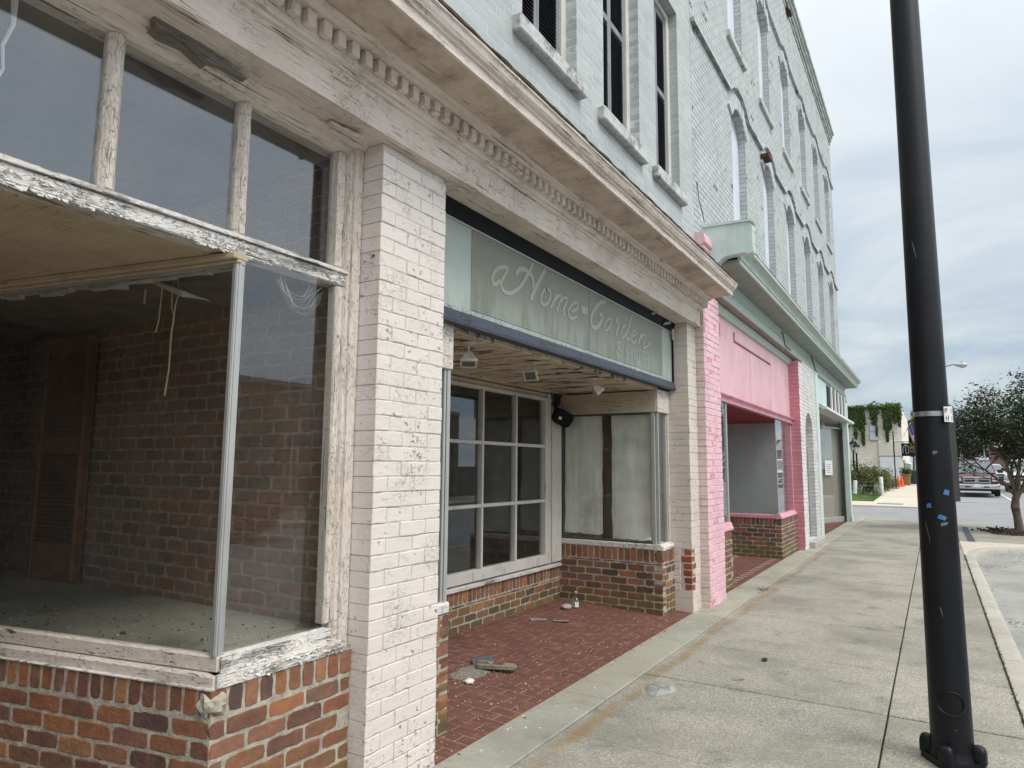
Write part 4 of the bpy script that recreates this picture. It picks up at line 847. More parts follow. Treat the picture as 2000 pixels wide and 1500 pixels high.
M['sign_b'] = signmat('pale_sage_border_paint', (0.36, 0.405, 0.37), (0.48, 0.53, 0.50), 0.6)
M['sign_l'] = signmat('ghost_lettering', (0.315, 0.333, 0.283), (0.40, 0.45, 0.41), 0.7)
M['slate'] = paint('slate_blue_frame_paint', (0.065, 0.077, 0.10), (0.36, 0.36, 0.34), axis='Y', crack=0.5, peel=0.26, dirt=(0.2, 0.2, 0.2), split=0.8)
M['near_black'] = wash('near_black_frame_paint', (0.010, 0.011, 0.015), 0.3, 0.6, spec=0.15)
sg = thing('shop_sign', 'long faded sage green wooden shop sign reading a Home-Garden SHOP in slate frame', 'sign', (-2.55, 5.4, 2.9))
I = MB(); I.box(-2.60, -2.555, 3.135, 7.745, 2.588, 3.19); I.build('sign_board', M['sign_b'], sg)
I = MB(); I.box(-2.5549, -2.551, 3.64, 5.468, 2.625, 3.172, 0.0015); I.box(-2.5549, -2.551, 5.474, 7.41, 2.625, 3.172, 0.0015); I.build('green_panel', M['sign_g'], sg)
I = MB(); I.box(-2.5551, -2.546, 3.135, 7.745, 3.174, 3.19, 0.002); I.build('panel_bead', M['sign_b'], sg)
I = MB(); I.prism([(-2.60, 2.495), (-2.515, 2.495), (-2.512, 2.515), (-2.528, 2.565), (-2.54, 2.587), (-2.60, 2.587)], 3.115, 7.765, seg=40, jit=0.0012); I.build('bottom_rail', M['slate'], sg)
I = MB(); I.prism([(-2.60, 3.192), (-2.540, 3.192), (-2.528, 3.21), (-2.515, 3.255), (-2.505, 3.281), (-2.60, 3.281)], 3.115, 7.765); I.box(-2.60, -2.535, 7.747, 7.767, 2.589, 3.19, 0.003); I.box(-2.60, -2.535, 3.112, 3.133, 2.589, 3.19, 0.003); I.build('dark_frame', M['near_black'], sg)
LET = [(0.019,[(4.1,3.021),(4.044,3.02),(3.977,2.999),(3.924,2.961),(3.898,2.922),(3.889,2.883),(3.903,2.859),(3.946,2.872),(3.992,2.908)]),(0.0163,[(4.093,3.008),(4.046,2.954),(4.009,2.904),(4.003,2.873),(4.017,2.854)]),(0.0202,[(4.017,2.854),(4.055,2.836),(4.117,2.841),(4.188,2.87),(4.261,2.917),(4.32,2.978),(4.365,3.033),(4.419,3.09),(4.458,3.161)]),(0.0224,[(4.215,2.996),(4.222,3.033),(4.274,3.065),(4.341,3.077),(4.396,3.068),(4.443,3.048),(4.467,3.013),(4.459,2.963)]),(0.026,[(4.654,3.158),(4.588,3.075),(4.515,2.988),(4.46,2.915),(4.429,2.856)]),(0.0166,[(4.68,3.006),(4.613,2.97),(4.581,2.905),(4.589,2.87),(4.639,2.86),(4.698,2.893),(4.741,2.952),(4.741,2.994),(4.706,3.008),(4.664,3.002)]),(0.0169,[(4.846,3.001),(4.797,2.929),(4.75,2.858)]),(0.0156,[(4.793,2.922),(4.864,2.984),(4.918,3.004),(4.937,2.991),(4.891,2.921),(4.846,2.856)]),(0.0157,[(4.9,2.944),(4.974,2.995),(5.03,3.011),(5.039,2.991),(5.002,2.94),(4.964,2.888),(4.964,2.858),(5.001,2.857)]),(0.0159,[(5.116,2.906),(5.214,2.943),(5.244,2.99),(5.204,3.009),(5.135,2.981),(5.077,2.924),(5.058,2.877),(5.086,2.847),(5.154,2.853),(5.223,2.891)]),(0.0398,[(5.309,2.966),(5.374,2.969),(5.44,2.972)]),(0.0243,[(5.837,3.144),(5.742,3.123),(5.648,3.073),(5.567,3.01),(5.517,2.941),(5.507,2.888),(5.535,2.851),(5.605,2.851),(5.686,2.891),(5.749,2.959),(5.77,2.998),(5.739,3.005),(5.688,2.986)]),(0.0133,[(5.975,3.002),(5.92,3.003),(5.844,2.964),(5.8,2.908),(5.81,2.87),(5.863,2.871),(5.918,2.92),(5.975,3.002)]),(0.0135,[(5.975,3.002),(5.929,2.922),(5.923,2.881),(5.939,2.866)]),(0.0165,[(6.111,3.05),(6.081,3.004),(6.132,2.991),(6.143,2.974),(6.096,2.911),(6.083,2.859)]),(0.014,[(6.333,3.013),(6.248,2.979),(6.199,2.906),(6.221,2.859),(6.281,2.879),(6.355,2.956)]),(0.0169,[(6.51,3.156),(6.445,3.072),(6.368,2.963),(6.341,2.893),(6.364,2.864),(6.439,2.895)]),(0.0145,[(6.49,2.923),(6.593,2.959),(6.607,3.0),(6.543,2.999),(6.478,2.945),(6.451,2.893),(6.488,2.861),(6.564,2.868),(6.642,2.91)]),(0.0177,[(6.765,3.008),(6.709,2.945),(6.654,2.863)]),(0.0151,[(6.682,2.921),(6.805,2.99),(6.873,3.002),(6.858,2.955),(6.801,2.891),(6.813,2.853),(6.895,2.871),(7.025,2.951)]),(0.0092,[(6.199,2.809),(6.141,2.808),(6.096,2.788),(6.089,2.764),(6.133,2.739),(6.196,2.725),(6.222,2.706),(6.208,2.676),(6.156,2.659),(6.099,2.666),(6.075,2.695)]),(0.0093,[(6.317,2.808),(6.318,2.743),(6.32,2.677)]),(0.0095,[(6.445,2.804),(6.445,2.744),(6.444,2.665)]),(0.0083,[(6.328,2.742),(6.382,2.74),(6.443,2.738)]),(0.0096,[(6.585,2.804),(6.542,2.771),(6.533,2.717),(6.574,2.68),(6.63,2.667),(6.682,2.706),(6.685,2.774),(6.65,2.801),(6.585,2.804)]),(0.0098,[(6.775,2.814),(6.783,2.744),(6.792,2.675)]),(0.0089,[(6.782,2.812),(6.873,2.817),(6.941,2.788),(6.924,2.747),(6.817,2.735)])]
I = MB(); J_ = MB()
for k, (w, pts) in enumerate(LET):
    big = k < 20
    ribbon(I, pts, w*(1.65 if big else 1.5), -2.5505, 0.0022, k/len(LET))
    ribbon(J_, pts, w*(1.65 if big else 1.5)+0.007, -2.5509, 0.0008, k/len(LET))
I.build('lettering', M['sign_l'], sg); J_.build('lettering_edge', wash('lettering_grime', (0.17, 0.19, 0.165), 0.3, 0.6, sc=30), sg)
I = MB(); I.obox((-2.515, 7.69, 3.19), (1, 0, 0.1), (0, 1, 0.3), (0, -0.3, 1), -0.01, 0.012, -0.02, 0.02, -0.10, 0.02, 0.006, jit=0.006); I.build('torn_trim', M['sign_b'], sg); I = MB(); I.obox((-2.50, 7.45, 3.235), (1, 0, 0), (0, 1, 0.25), (0, -0.25, 1), -0.015, 0.012, -0.09, 0.10, -0.012, 0.012, 0.005, jit=0.006); I.build('torn_trim', M['sign_b'], sg); I = MB(); I.obox((-2.50, 7.0, 3.255), (1, 0, 0), (0, 1, 0.15), (0, -0.15, 1), -0.012, 0.010, -0.05, 0.04, -0.01, 0.01, 0.004, jit=0.006)
I.build('torn_trim', M['sign_b'], sg)
# floodlights under the entry ceiling
M['lamp_white'] = wash('dirty_white_enamel', (0.58, 0.54, 0.46), 0.15, 0.5, sc=20, dark=(0.25, 0.2, 0.14), darkamt=0.4)
M['lens'] = wash('grey_lamp_lens', (0.12, 0.13, 0.12), 0.2, 0.15, spec=0.6)
def flood(x, y, ax, label):
    t = thing('floodlight', label, 'floodlight', (x, y, 2.468), 'floodlights under the entry ceiling')
    MB().lathe([(0.005, 0.0), (0.055, -0.001), (0.06, -0.006), (0.05, -0.013), (0.02, -0.018)], (x, y, 2.468), 20).build('ceiling_plate', M['lamp_white'], t, 40)
    MB().tube([(x, y, 2.455), (x, y, 2.42), (x+0.01*ax[0], y+0.01*ax[1], 2.395)], 0.009, 8).build('stem', M['lamp_white'], t, 40)
    d = Vector(ax).normalized(); u = d.cross(Vector((0, 0, 1))).normalized(); v = u.cross(d); o = Vector((x, y, 2.39))
    mb = MB(); R = lambda k, w, h: [tuple(o+d*k+u*(w*a)+v*(h*b)) for a, b in ((-1, -1), (1, -1), (1, 1), (-1, 1))]
    mb.loft([R(0, 0.018, 0.018), R(0.012, 0.026, 0.024), R(0.07, 0.052, 0.040), R(0.072, 0.058, 0.046), R(0.092, 0.060, 0.048), R(0.0921, 0.046, 0.034), R(0.088, 0.045, 0.033)])
    for k in range(5):
        a = -0.8+0.4*k; mb.tube([tuple(o+d*0.014+u*(0.024*a)+v*0.026), tuple(o+d*0.07+u*(0.050*a)+v*0.042)], 0.003, 5); mb.tube([tuple(o+d*0.014-u*0.027+v*(0.022*a)), tuple(o+d*0.07-u*0.054+v*(0.036*a))], 0.003, 5)
    mb.build('lamp_head', M['lamp_white'], t)
    mb = MB(); mb.obox(o+d*0.089, u, v, d, -0.0455, 0.0455, -0.0335, 0.0335, -0.002, 0.0015); mb.build('lens', M['lens'], t)
flood(-2.75, 3.90, (0.25, -0.30, -0.9), 'ribbed white floodlight nearest the pale corner pillar, aimed downward')
flood(-2.80, 4.92, (0.1, -0.85, -0.55), 'middle white floodlight of the entry ceiling, head tipped sideways')
flood(-2.80, 6.10, (0.5, 0.45, -0.75), 'small white floodlight nearest the papered display window')
# loudspeaker and the dry nest in the corner
sp_t = thing('loudspeaker', 'black rounded outdoor loudspeaker tilted in the entry corner', 'speaker', (-3.72, 7.2, 2.2))
o = Vector((-3.72, 7.21, 2.185)); d = Vector((0.62, -0.5, -0.35)).normalized(); u = d.cross(Vector((0, 0, 1))).normalized(); v = u.cross(d); u, v = (u*0.9+v*0.42).normalized(), (v*0.9-u*0.42).normalized()
mb = MB(); rings = []
for k, (q, w, h) in enumerate([(-0.10, 0.03, 0.02), (-0.085, 0.08, 0.06), (-0.03, 0.115, 0.082), (0.03, 0.132, 0.095), (0.05, 0.127, 0.09), (0.058, 0.105, 0.073)]):
    rings.append([tuple(o+d*q+u*(w*math.copysign(abs(math.cos(a))**0.55, math.cos(a)))+v*(h*math.copysign(abs(math.sin(a))**0.55, math.sin(a)))) for a in [2*PI*i/24 for i in range(24)]])
mb.loft(rings); mb.build('speaker_body', M['near_black'], sp_t, 50)
mb = MB(); mb.obox(o+d*0.058+u*0.045-v*0.012, u, v, d, -0.02, 0.02, -0.016, 0.016, -0.002, 0.003, 0.001); mb.build('badge', M['sign_white'], sp_t)
mb = MB(); mb.tube([tuple(o-d*0.09), tuple(o-d*0.10+Vector((-0.05, 0.05, 0.07))), (-3.80, 7.30, 2.33)], 0.014, 8); mb.build('bracket', M['near_black'], sp_t, 40)
mb = MB(); rg = random.Random(15)
for _ in range(900):
    p = Vector((-3.80+rg.gauss(0, 0.035), 7.19+rg.gauss(0, 0.04), 2.37+rg.gauss(0, 0.05))); a = Vector((rg.gauss(0, 1), rg.gauss(0, 1), rg.gauss(0, 1))).normalized(); b = a.cross(Vector((rg.random(), rg.random(), 1))).normalized(); l = rg.uniform(0.01, 0.03)
    mb.add([p-a*l, p+b*l*0.3, p+a*l, p-b*l*0.3], [(0, 1, 2, 3)])
tag(mb.build('dry_nest', leafmat('dry_fibre', (0.035, 0.02, 0.012), (0.10, 0.055, 0.03), (0.18, 0.11, 0.06), 0), at=(-3.79, 7.29, 2.34)), 'ragged brown dry nest above the black loudspeaker', 'nest')
mb = MB(); mb.blob((-3.78, 4.62, 2.42), (0.045, 0.05, 0.03), 8, 0.6, 8); tag(mb.build('mud_nest', wash('mud', (0.07, 0.05, 0.035), 0.4, 0.95, sc=40, bump=0.01), at=(-3.78, 4.62, 2.42)), 'lump of dark mud nest above the paned window', 'nest')
# bottle, stone and rubble on the entry floor
bt = thing('glass_bottle', 'small clear square glass bottle with gold stopper on the red tiles', 'bottle', (-3.47, 7.05, 0.056))
def sq(o, w, z, n=16, p=0.45): return [(o[0]+w*math.copysign(abs(math.cos(a))**p, math.cos(a)), o[1]+w*math.copysign(abs(math.sin(a))**p, math.sin(a)), z) for a in [2*PI*i/n for i in range(n)]]
mb = MB(); o = (-3.47, 7.05); mb.loft([sq(o, 0.036, 0.057), sq(o, 0.042, 0.065), sq(o, 0.044, 0.13), sq(o, 0.040, 0.152), sq(o, 0.022, 0.172, 16, 0.8), sq(o, 0.015, 0.18, 16, 1), sq(o, 0.015, 0.205, 16, 1)]); mb.build('bottle_body', glass('bottle_glass', (0.82, 0.9, 0.88), 0.09, 0.10), bt, 40)
MB().lathe([(0.013, 0), (0.019, 0.004), (0.020, 0.02), (0.012, 0.03)], (o[0], o[1], 0.2055), 14).build('stopper', wash('gold_stopper', (0.42, 0.27, 0.10), 0.2, 0.4, 0.5), bt, 40)
mb = MB(); mb.obox((o[0]+0.03, o[1]-0.032, 0.1), (0.7, 0.7, 0), (0, 0, 1), (0.7, -0.7, 0), -0.022, 0.022, -0.028, 0.028, 0.004, 0.0075, 0.001); mb.build('paper_label', M['sign_white'], bt)
tag(MB().blob((-3.52, 6.93, 0.082), (0.055, 0.075, 0.03), 8, 0.12, 2).build('stone', wash('pale_grey_stone', (0.36, 0.34, 0.30), 0.15, 0.8, sc=30, bump=0.003), at=(-3.52, 6.93, 0.057), smooth=60), 'smooth pale grey stone lying beside the glass bottle', 'stone')
def chips(name, cx, cy, n, sx, sy, lo, hi, mat, label, cat, f=lambda x: 0.0, group=None):
    for k in range(n):
        x, y = rg.gauss(cx, sx), rg.gauss(cy, sy); s = rg.uniform(lo, hi)
        mb = MB(); mb.blob((x, y, f(x)+s*0.35), (s, s*rg.uniform(0.6, 1), s*0.45), 4, 0.5, rg.random()*9)
        tag(mb.build(name, mat, at=(x, y, f(x)), smooth=30), label, cat, group)
M['rubble'] = wash('crumbled_mortar', (0.24, 0.215, 0.18), 0.35, 0.95, sc=40, bump=0.004); M['paintchip'] = wash('white_paint_flake', (0.70, 0.68, 0.64), 0.1, 0.7)
mb = MB(); rg2 = random.Random(6)
mb.loft([[(-3.10+rx*math.cos(a)*(1+0.25*mnoise.noise(Vector((math.cos(a)*2, math.sin(a)*2, 1)))), 4.50+ry*math.sin(a)*(1+0.3*mnoise.noise(Vector((math.cos(a)*2, math.sin(a)*2, 4)))), fz(-3.10)-0.05*rx*math.cos(a)+z) for a in [2*PI*i/26 for i in range(26)]] for rx, ry, z in ((0.12, 0.20, 0.002), (0.10, 0.16, 0.006), (0.06, 0.10, 0.010), (0.02, 0.04, 0.013))])
for _ in range(170):
    x, y, s = rg2.gauss(-3.08, 0.10), rg2.gauss(4.5, 0.15), rg2.uniform(0.002, 0.007); mb.box(x-s, x+s, y-s, y+s, fz(x), fz(x)+s*1.4+0.006, 0.002, jit=0.001)
tag(mb.build('mortar_rubble', M['rubble'], at=(-3.1, 4.5, 0.04), smooth=30), 'sandy heap of crumbled mortar on the red tiles near the pillar', 'rubble')
bs = thing('broken_brick_slab', 'broken slab of two bricks and mortar on the sandy heap', 'rubble', (-3.0, 4.68, 0.06))
mb = MB(); mb.obox((-2.98, 4.66, 0.075), (0.9, 0.35, -0.02), (-0.35, 0.9, 0.05), (0, 0, 1), -0.15, 0.16, -0.045, 0.05, -0.022, 0.010, 0.008, jit=0.008); mb.build('mortar_bed', M['rubble'], bs)
for a in (-0.095, 0.02):
    mb = MB(); mb.obox((-2.98, 4.66, 0.075), (0.9, 0.35, -0.02), (-0.35, 0.9, 0.05), (0, 0, 1), a-0.045, a+0.045, -0.03, 0.04, 0.006, 0.016, 0.004, jit=0.004); mb.build('brick_piece', M['tile'], bs)
mb = MB(); mb.obox((-3.14, 4.72, 0.07), (0.7, 0.6, 0.1), (-0.6, 0.7, 0.35), (0, -0.3, 1), -0.09, 0.09, -0.05, 0.05, -0.008, 0.008, 0.003, jit=0.006); tag(mb.build('slate_shard', wash('dark_slate', (0.09, 0.11, 0.115), 0.3, 0.7, sc=20), at=(-3.14, 4.72, 0.05)), 'dark grey slate shard leaning on the broken brick slab', 'shard')
mb = MB(); mb.obox((-3.42, 6.28, 0.065), (0.85, 0.5, 0), (-0.5, 0.85, 0), (0, 0, 1), -0.16, 0.0, -0.03, 0.03, -0.008, 0.014, 0.005, jit=0.008); mb.obox((-3.36, 6.32, 0.06), (0.85, 0.5, 0), (-0.5, 0.85, 0), (0, 0, 1), 0.0, 0.16, -0.018, 0.02, -0.006, 0.006, 0.003, jit=0.006); tag(mb.build('mortar_fragment', M['rubble'], at=(-3.42, 6.28, 0.052)), 'flat broken strip of pale mortar lying mid floor in front of the paned window', 'rubble')
for _ in range(70): 
    pass
mb = MB()
for _ in range(230):
    x = -2.40-abs(rg2.gauss(0, 0.45)); y = rg2.uniform(3.2, 7.3); s = rg2.uniform(0.0008, 0.0035)*(1.7 if rg2.random() < 0.06 else 1)
    if x > -3.78: mb.box(x-s, x+s, y-s, y+s*0.7, fz(x), fz(x)+s*0.9+0.002, 0, jit=0)
for _ in range(60):
    x = rg2.uniform(-2.36, -2.05); y = rg2.uniform(3.4, 9); s = rg2.uniform(0.002, 0.006); mb.box(x-s, x+s, y-s, y+s, 0.003, 0.006+s*0.6)
tag(mb.build('paint_flakes', M['paintchip']), kind='stuff')
tag(MB().blob((-2.98, 4.30, 0.045), (0.035, 0.045, 0.016), 6, 0.4, 5).build('plaster_lump', M['paintchip'], at=(-2.98, 4.3, 0.03), smooth=50), 'white plaster lump at the edge of the sandy heap', 'rubble')
mb = MB(); mb.loft([[(-1.79+rx*math.cos(a), 5.02+ry*math.sin(a)*(1+0.3*math.sin(3*a)), 0.002+z*(1+0.5*math.sin(4*a))) for a in [2*PI*i/18 for i in range(18)]] for rx, ry, z in ((0.11, 0.14, 0), (0.09, 0.11, 0.018), (0.07, 0.05, 0.022), (0.02, 0.03, 0.012))])
tag(mb.build('plastic_wrapper', glass('clear_plastic', (0.92, 0.93, 0.93), 0.10, 0.16, 0.12, (0.8, 0.8, 0.78)), at=(-1.79, 5.02, 0.0), smooth=70), 'crumpled clear plastic wrapper lying on the concrete pavement', 'wrapper')
mb = MB(); mb.blob((-1.30, 6.21, 0.014), (0.022, 0.03, 0.014), 6, 0.5, 4); tag(mb.build('pebble', M['ink'], at=(-1.3, 6.21, 0)), 'small black lump lying alone on the middle of the pavement', 'debris')
mb = MB(); mb.obox((-1.36, 5.55, 0.006), (0.8, 0.6, 0), (-0.6, 0.8, 0), (0, 0, 1), -0.04, 0.04, -0.008, 0.008, -0.004, 0.006, 0.002, jit=0.003); tag(mb.build('paper_scrap', M['rubble'], at=(-1.36, 5.55, 0)), 'pale torn paper scrap on the pavement beyond the wrapper', 'debris')
mb = MB()
for k in range(7):
    a = k*0.9; p = Vector((-2.02, 9.72, 0.012)); u = Vector((math.cos(a), math.sin(a), 0.1)); v = Vector((-u.y, u.x, 0)); mb.add([p, p+u*0.05-v*0.012, p+u*0.10+Vector((0, 0, 0.015)), p+u*0.05+v*0.012], [(0, 1, 2, 3)])
tag(mb.build('dead_leaf', bpy.data.materials['dry_leaf'], at=(-2.02, 9.72, 0)), 'curled brown dead leaf on the apron joint by the pink pier', 'leaf')
# ------------------------------------------------------------------ building B: white masonry with arched windows over the pink and the mint shops
B = thing('corner_building', 'tall white painted brick corner building with arched boarded windows over pink and mint shopfronts', 'building', (-2.4, 16, 0))
WC = [10.85, 13.2, 15.53, 17.9, 20.28, 22.62]
def arch(c, w, z0, zs, rise, n=12):
    R_ = (w*w+rise*rise)/(2*rise); a = math.asin(w/R_)
    return [(c-w, z0), (c+w, z0)] + [(c+R_*math.sin(a-2*a*k/n), zs+rise-R_+R_*math.cos(a-2*a*k/n)) for k in range(n+1)]
M['arch_brick'] = paint_brick('arch_painted_brick', (0.52, 0.545, 0.54), chip=0.4, dirt=0.5)
hs = []; LO = dict(z0=4.55, zs=7.06, rise=0.26); UP = dict(z0=8.44, zs=10.40, rise=0.26)
for c in WC: hs += [arch(c, 0.475, **LO), arch(c, 0.475, **UP)]
mb = MB(); mb.holes(-2.4, [(8.27, 3.9), (24.2, 3.9), (24.2, 12.45), (8.27, 12.45)], hs, 0.22, 0)
for p in range(len(mb.f)):
    if len(mb.f[p]) == 4: mb.mi[p] = 1
mb.build('upper_wall', [M['wallB'], M['reveal']], B)
mb = MB(); mb.box(-13, -2.62, 8.28, 24.18, 4.3, 12.5); mb.box(-13, -2.41, 24.0, 24.199, 3.9, 12.449); mb.build('light_block_core', M['wallB'], B)  # unseen solid mass added as a light blocker, plus the far end wall
mb = MB(); mb.prism([(-2.62, 12.452), (-2.38, 12.40), (-2.38, 12.5), (-2.34, 12.51), (-2.34, 12.60), (-2.30, 12.61), (-2.30, 12.70), (-2.255, 12.71), (-2.255, 12.82), (-2.27, 12.86), (-2.62, 12.86)], 8.27, 24.24, seg=90, jit=0.006); mb.build('corbelled_cornice', wall_brick('cornice_masonry', (0.50, 0.54, 0.51), (0.16, 0.17, 0.16), jl=0.014, row=0.085, bump=0.012, grime=0.5), B)
for c in WC:
    for lv, z in ((LO, 0), (UP, 1)):
        mb = MB(); mb.holes(-2.515, arch(c, 0.47, **lv), [], 0.05); mb.box(-2.513, -2.506, c-0.006, c+0.006, lv['z0']+0.02, lv['zs']+0.2)
        wnd = mb.build('window', M['white_board'], B)
        mb = MB(); w = 0.475; R_ = (w*w+0.26**2)/(0.52); a = math.asin(w/R_); zc_ = lv['zs']+0.26-R_; nb = 11
        for k in range(nb):
            t0 = -a-0.05+(2*a+0.1)*k/nb; t1 = -a-0.05+(2*a+0.1)*(k+1)/nb; g_ = 0.012
            r0, r1 = R_+0.002, R_+0.215; vs = []
            for x in (-2.40, -2.372 + rnd.uniform(-0.006, 0.006)*(1 if z == 0 else 2)):
                vs += [(x, c+r0*math.sin(t0+g_/r0), zc_+r0*math.cos(t0+g_/r0)), (x, c+r0*math.sin(t1-g_/r0), zc_+r0*math.cos(t1-g_/r0)), (x, c+r1*math.sin(t1-g_/r1), zc_+r1*math.cos(t1-g_/r1)), (x, c+r1*math.sin(t0+g_/r1), zc_+r1*math.cos(t0+g_/r1))]
            mb.add(vs, [(0, 1, 2, 3), (4, 5, 6, 7), (0, 1, 5, 4), (1, 2, 6, 5), (2, 3, 7, 6), (3, 0, 4, 7)])
        mb.build('brick_arch', M['arch_brick'], wnd)
        if z:
            mb = MB(); mb.box(-2.51, -2.345, c-0.59, c+0.57, 8.315, 8.435, 0.01, jit=0.004); mb.build('window_sill', M['stone'], wnd)
def course(zf, lv):
    pts = [(8.30, zf)]
    w = 0.475; R_ = (w*w+0.26**2)/0.52; zc_ = lv['zs']+0.26-R_; r = R_+0.34
    for c in WC:
        a = math.acos(max(-1, min(1, (zf-zc_)/r))); pts += [(c-r*math.sin(a)-0.02, zf)] + [(c+r*math.sin(-a+2*a*k/10), zc_+r*math.cos(-a+2*a*k/10)) for k in range(11)] + [(c+r*math.sin(a)+0.02, zf)]
    pts.append((24.2, zf)); mb = MB()
    for (y0, z0), (y1, z1) in zip(pts[:-1], pts[1:]):
        if y1-y0 < 1e-4: continue
        n = max(1, int((y1-y0)/0.4))
        for k in range(n):
            ya, yb = y0+(y1-y0)*k/n, y0+(y1-y0)*(k+1)/n; za, zb = z0+(z1-z0)*k/n, z0+(z1-z0)*(k+1)/n
            mb.add([(-2.41, ya, za-0.032), (-2.345, ya, za-0.026), (-2.345, ya, za+0.026), (-2.41, ya, za+0.036), (-2.41, yb, zb-0.032), (-2.345, yb, zb-0.026), (-2.345, yb, zb+0.026), (-2.41, yb, zb+0.036)], [(0, 1, 5, 4), (1, 2, 6, 5), (2, 3, 7, 6), (0, 1, 2, 3), (4, 5, 6, 7)])
    mb.build('string_course', M['wallB'], B)
course(7.42, LO); course(10.86, UP)
mb = MB(); mb.box(-2.40, -2.25, 12.55, 12.85, 7.24, 7.32, 0.006, jit=0.005); mb.obox((-2.37, 16.4, 12.42), (1, 0, 0), (0, 1, 0.2), (0, -0.2, 1), -0.03, 0.06, -0.25, 0.1, -0.05, 0.08, 0.02, jit=0.03); mb.build('rusty_bracket', wash('rusty_iron', (0.10, 0.035, 0.02), 0.4, 0.8, sc=30), B)
# --- mint cornice over both shops
C = MB(); C.prism([(-2.40, 3.86), (-2.275, 3.86), (-2.265, 3.885), (-2.285, 3.90), (-2.31, 3.92), (-2.315, 4.02), (-2.335, 4.06), (-2.335, 4.10), (-2.325, 4.13), (-2.315, 4.165), (-2.30, 4.195), (-2.40, 4.195)], 8.80, 24.38, seg=60, jit=0.0012); gcor = C.build('mint_cornice', M['green'], B)
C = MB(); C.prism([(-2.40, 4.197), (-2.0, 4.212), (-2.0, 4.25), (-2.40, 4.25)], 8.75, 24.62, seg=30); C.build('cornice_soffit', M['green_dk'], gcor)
C = MB(); C.prism([(-1.999, 4.205), (-1.975, 4.207), (-1.970, 4.252), (-1.955, 4.262), (-1.962, 4.285), (-1.955, 4.315), (-1.93, 4.345), (-1.895, 4.372), (-1.872, 4.382), (-1.868, 4.425), (-1.999, 4.43)], 8.76, 24.66, seg=70, jit=0.0025); C.build('crown_moulding', M['green'], gcor, 25)
C = MB(); C.prism([(-2.40, 4.60), (-1.868, 4.427), (-1.868, 4.44), (-2.40, 4.64)], 8.76, 24.62, seg=60, jit=0.004); C.build('cornice_roof', wash('dark_flashing', (0.05, 0.06, 0.05), 0.3, 0.7, sc=12), gcor)
C = MB()                                                           # console block that closes the near end
curve = [(-2.40, 4.05), (-2.25, 4.06)] + [(-2.25+0.19*(1-math.cos(t)), 4.06+0.215*math.sin(t)) for t in [PI/2*k/10 for k in range(1, 11)]]
prof = curve + [(-1.87, 4.285), (-1.845, 4.262), (-1.80, 4.268), (-1.775, 4.285), (-1.768, 4.31), (-1.765, 4.345), (-1.775, 4.36), (-1.775, 4.62), (-1.79, 4.655), (-1.84, 4.67), (-2.40, 4.69)]
C.prism(prof, 8.60, 8.752); C.box(-1.776, -1.768, 8.63, 8.725, 4.40, 4.425); C.box(-1.776, -1.768, 8.63, 8.725, 4.56, 4.585); C.box(-1.776, -1.768, 8.63, 8.65, 4.425, 4.56); C.box(-1.776, -1.768, 8.705, 8.725, 4.425, 4.56)
C.prism([(-2.40, 4.691), (-1.80, 4.672), (-1.775, 4.655), (-1.76, 4.665), (-1.79, 4.70), (-2.40, 4.73)], 8.585, 8.765); C.build('end_console', M['mint'], gcor)
C = MB(); C.box(-2.42, -2.335, 8.29, 8.59, 3.72, 4.36, 0.008); C.prism([(-2.42, 4.30), (-2.335, 4.30), (-2.30, 4.335), (-2.30, 4.36), (-2.42, 4.36)], 8.28, 8.60); C.prism([(-2.42, 4.362), (-2.33, 4.362), (-2.275, 4.40), (-2.275, 4.455), (-2.42, 4.455)], 8.275, 8.605); C.prism([(-2.42, 4.457), (-2.28, 4.457), (-2.29, 4.52), (-2.42, 4.54)], 8.275, 8.60); C.build('pink_corbel', M['pink_brick'], B)
# --- pink shop
def pk_pier():
    mb = MB(); r = random.Random(55); z = 0.0; i = 0
    mb.box(-2.60, -2.2735, 8.1085, 8.7965, 0, 3.74, m=1, c=0.5)
    while z < 3.72:
        zt = min(z+0.0772, 3.74); cuts = [8.105] + ([8.215, 8.43, 8.65] if i % 2 else [8.32, 8.535, 8.75 if i % 4 else 8.70]) + [8.80]
        for a, b in zip(cuts[:-1], cuts[1:]):
            d = r.uniform(-0.003, 0.003)
            mb.box(-2.60+0.1*(b < 8.8)*(a > 8.11), -2.27+d, a+0.003*(a > 8.11), b-0.003*(b < 8.79), z+0.0025, zt-0.0025, 0.0045, 0, None, 0.003)
        z = zt; i += 1
    for k, f in enumerate(mb.f):                                    # the flank towards the cream shop kept its cream paint
        ys = [mb.v[q][1] for q in f]; xs = [mb.v[q][0] for q in f]
        if max(ys) < 8.1135 and min(xs) < -2.31 and max(ys)-min(ys) < 0.012: mb.mi[k] = 2 if mb.mi[k] == 0 else mb.mi[k]
    mb.build('pink_pier', [M['pink_brick'], M['joint_pink'], M['cream_brick2']], B)
pk_pier()
C = MB(); C.box(-2.58, -2.45, 8.80, 14.86, 2.605, 3.80); C.prism([(-2.45, 3.722), (-2.425, 3.722), (-2.41, 3.74), (-2.40, 3.775), (-2.38, 3.80), (-2.38, 3.83), (-2.45, 3.83)], 8.80, 14.86, m=1)
C.box(-2.4499, -2.442, 9.53, 9.545, 3.42, 3.61, m=2); 
pp = C.build('sign_panel', [M['pink'], M['green'], M['pink_dk']], B)
C = MB(); C.box(-2.4498, -2.440, 10.32, 10.36, 3.47, 3.62); C.box(-2.4498, -2.440, 10.36, 13.0, 3.47, 3.50); C.build('panel_strip', wash('dark_rose_strip', (0.20, 0.06, 0.08), 0.2, 0.6), pp)
C = MB()
for y in (11.35, 12.9): C.box(-2.4497, -2.4475, y, y+0.012, 2.62, 3.46)
C.build('panel_seam', M['pink_dk'], pp)
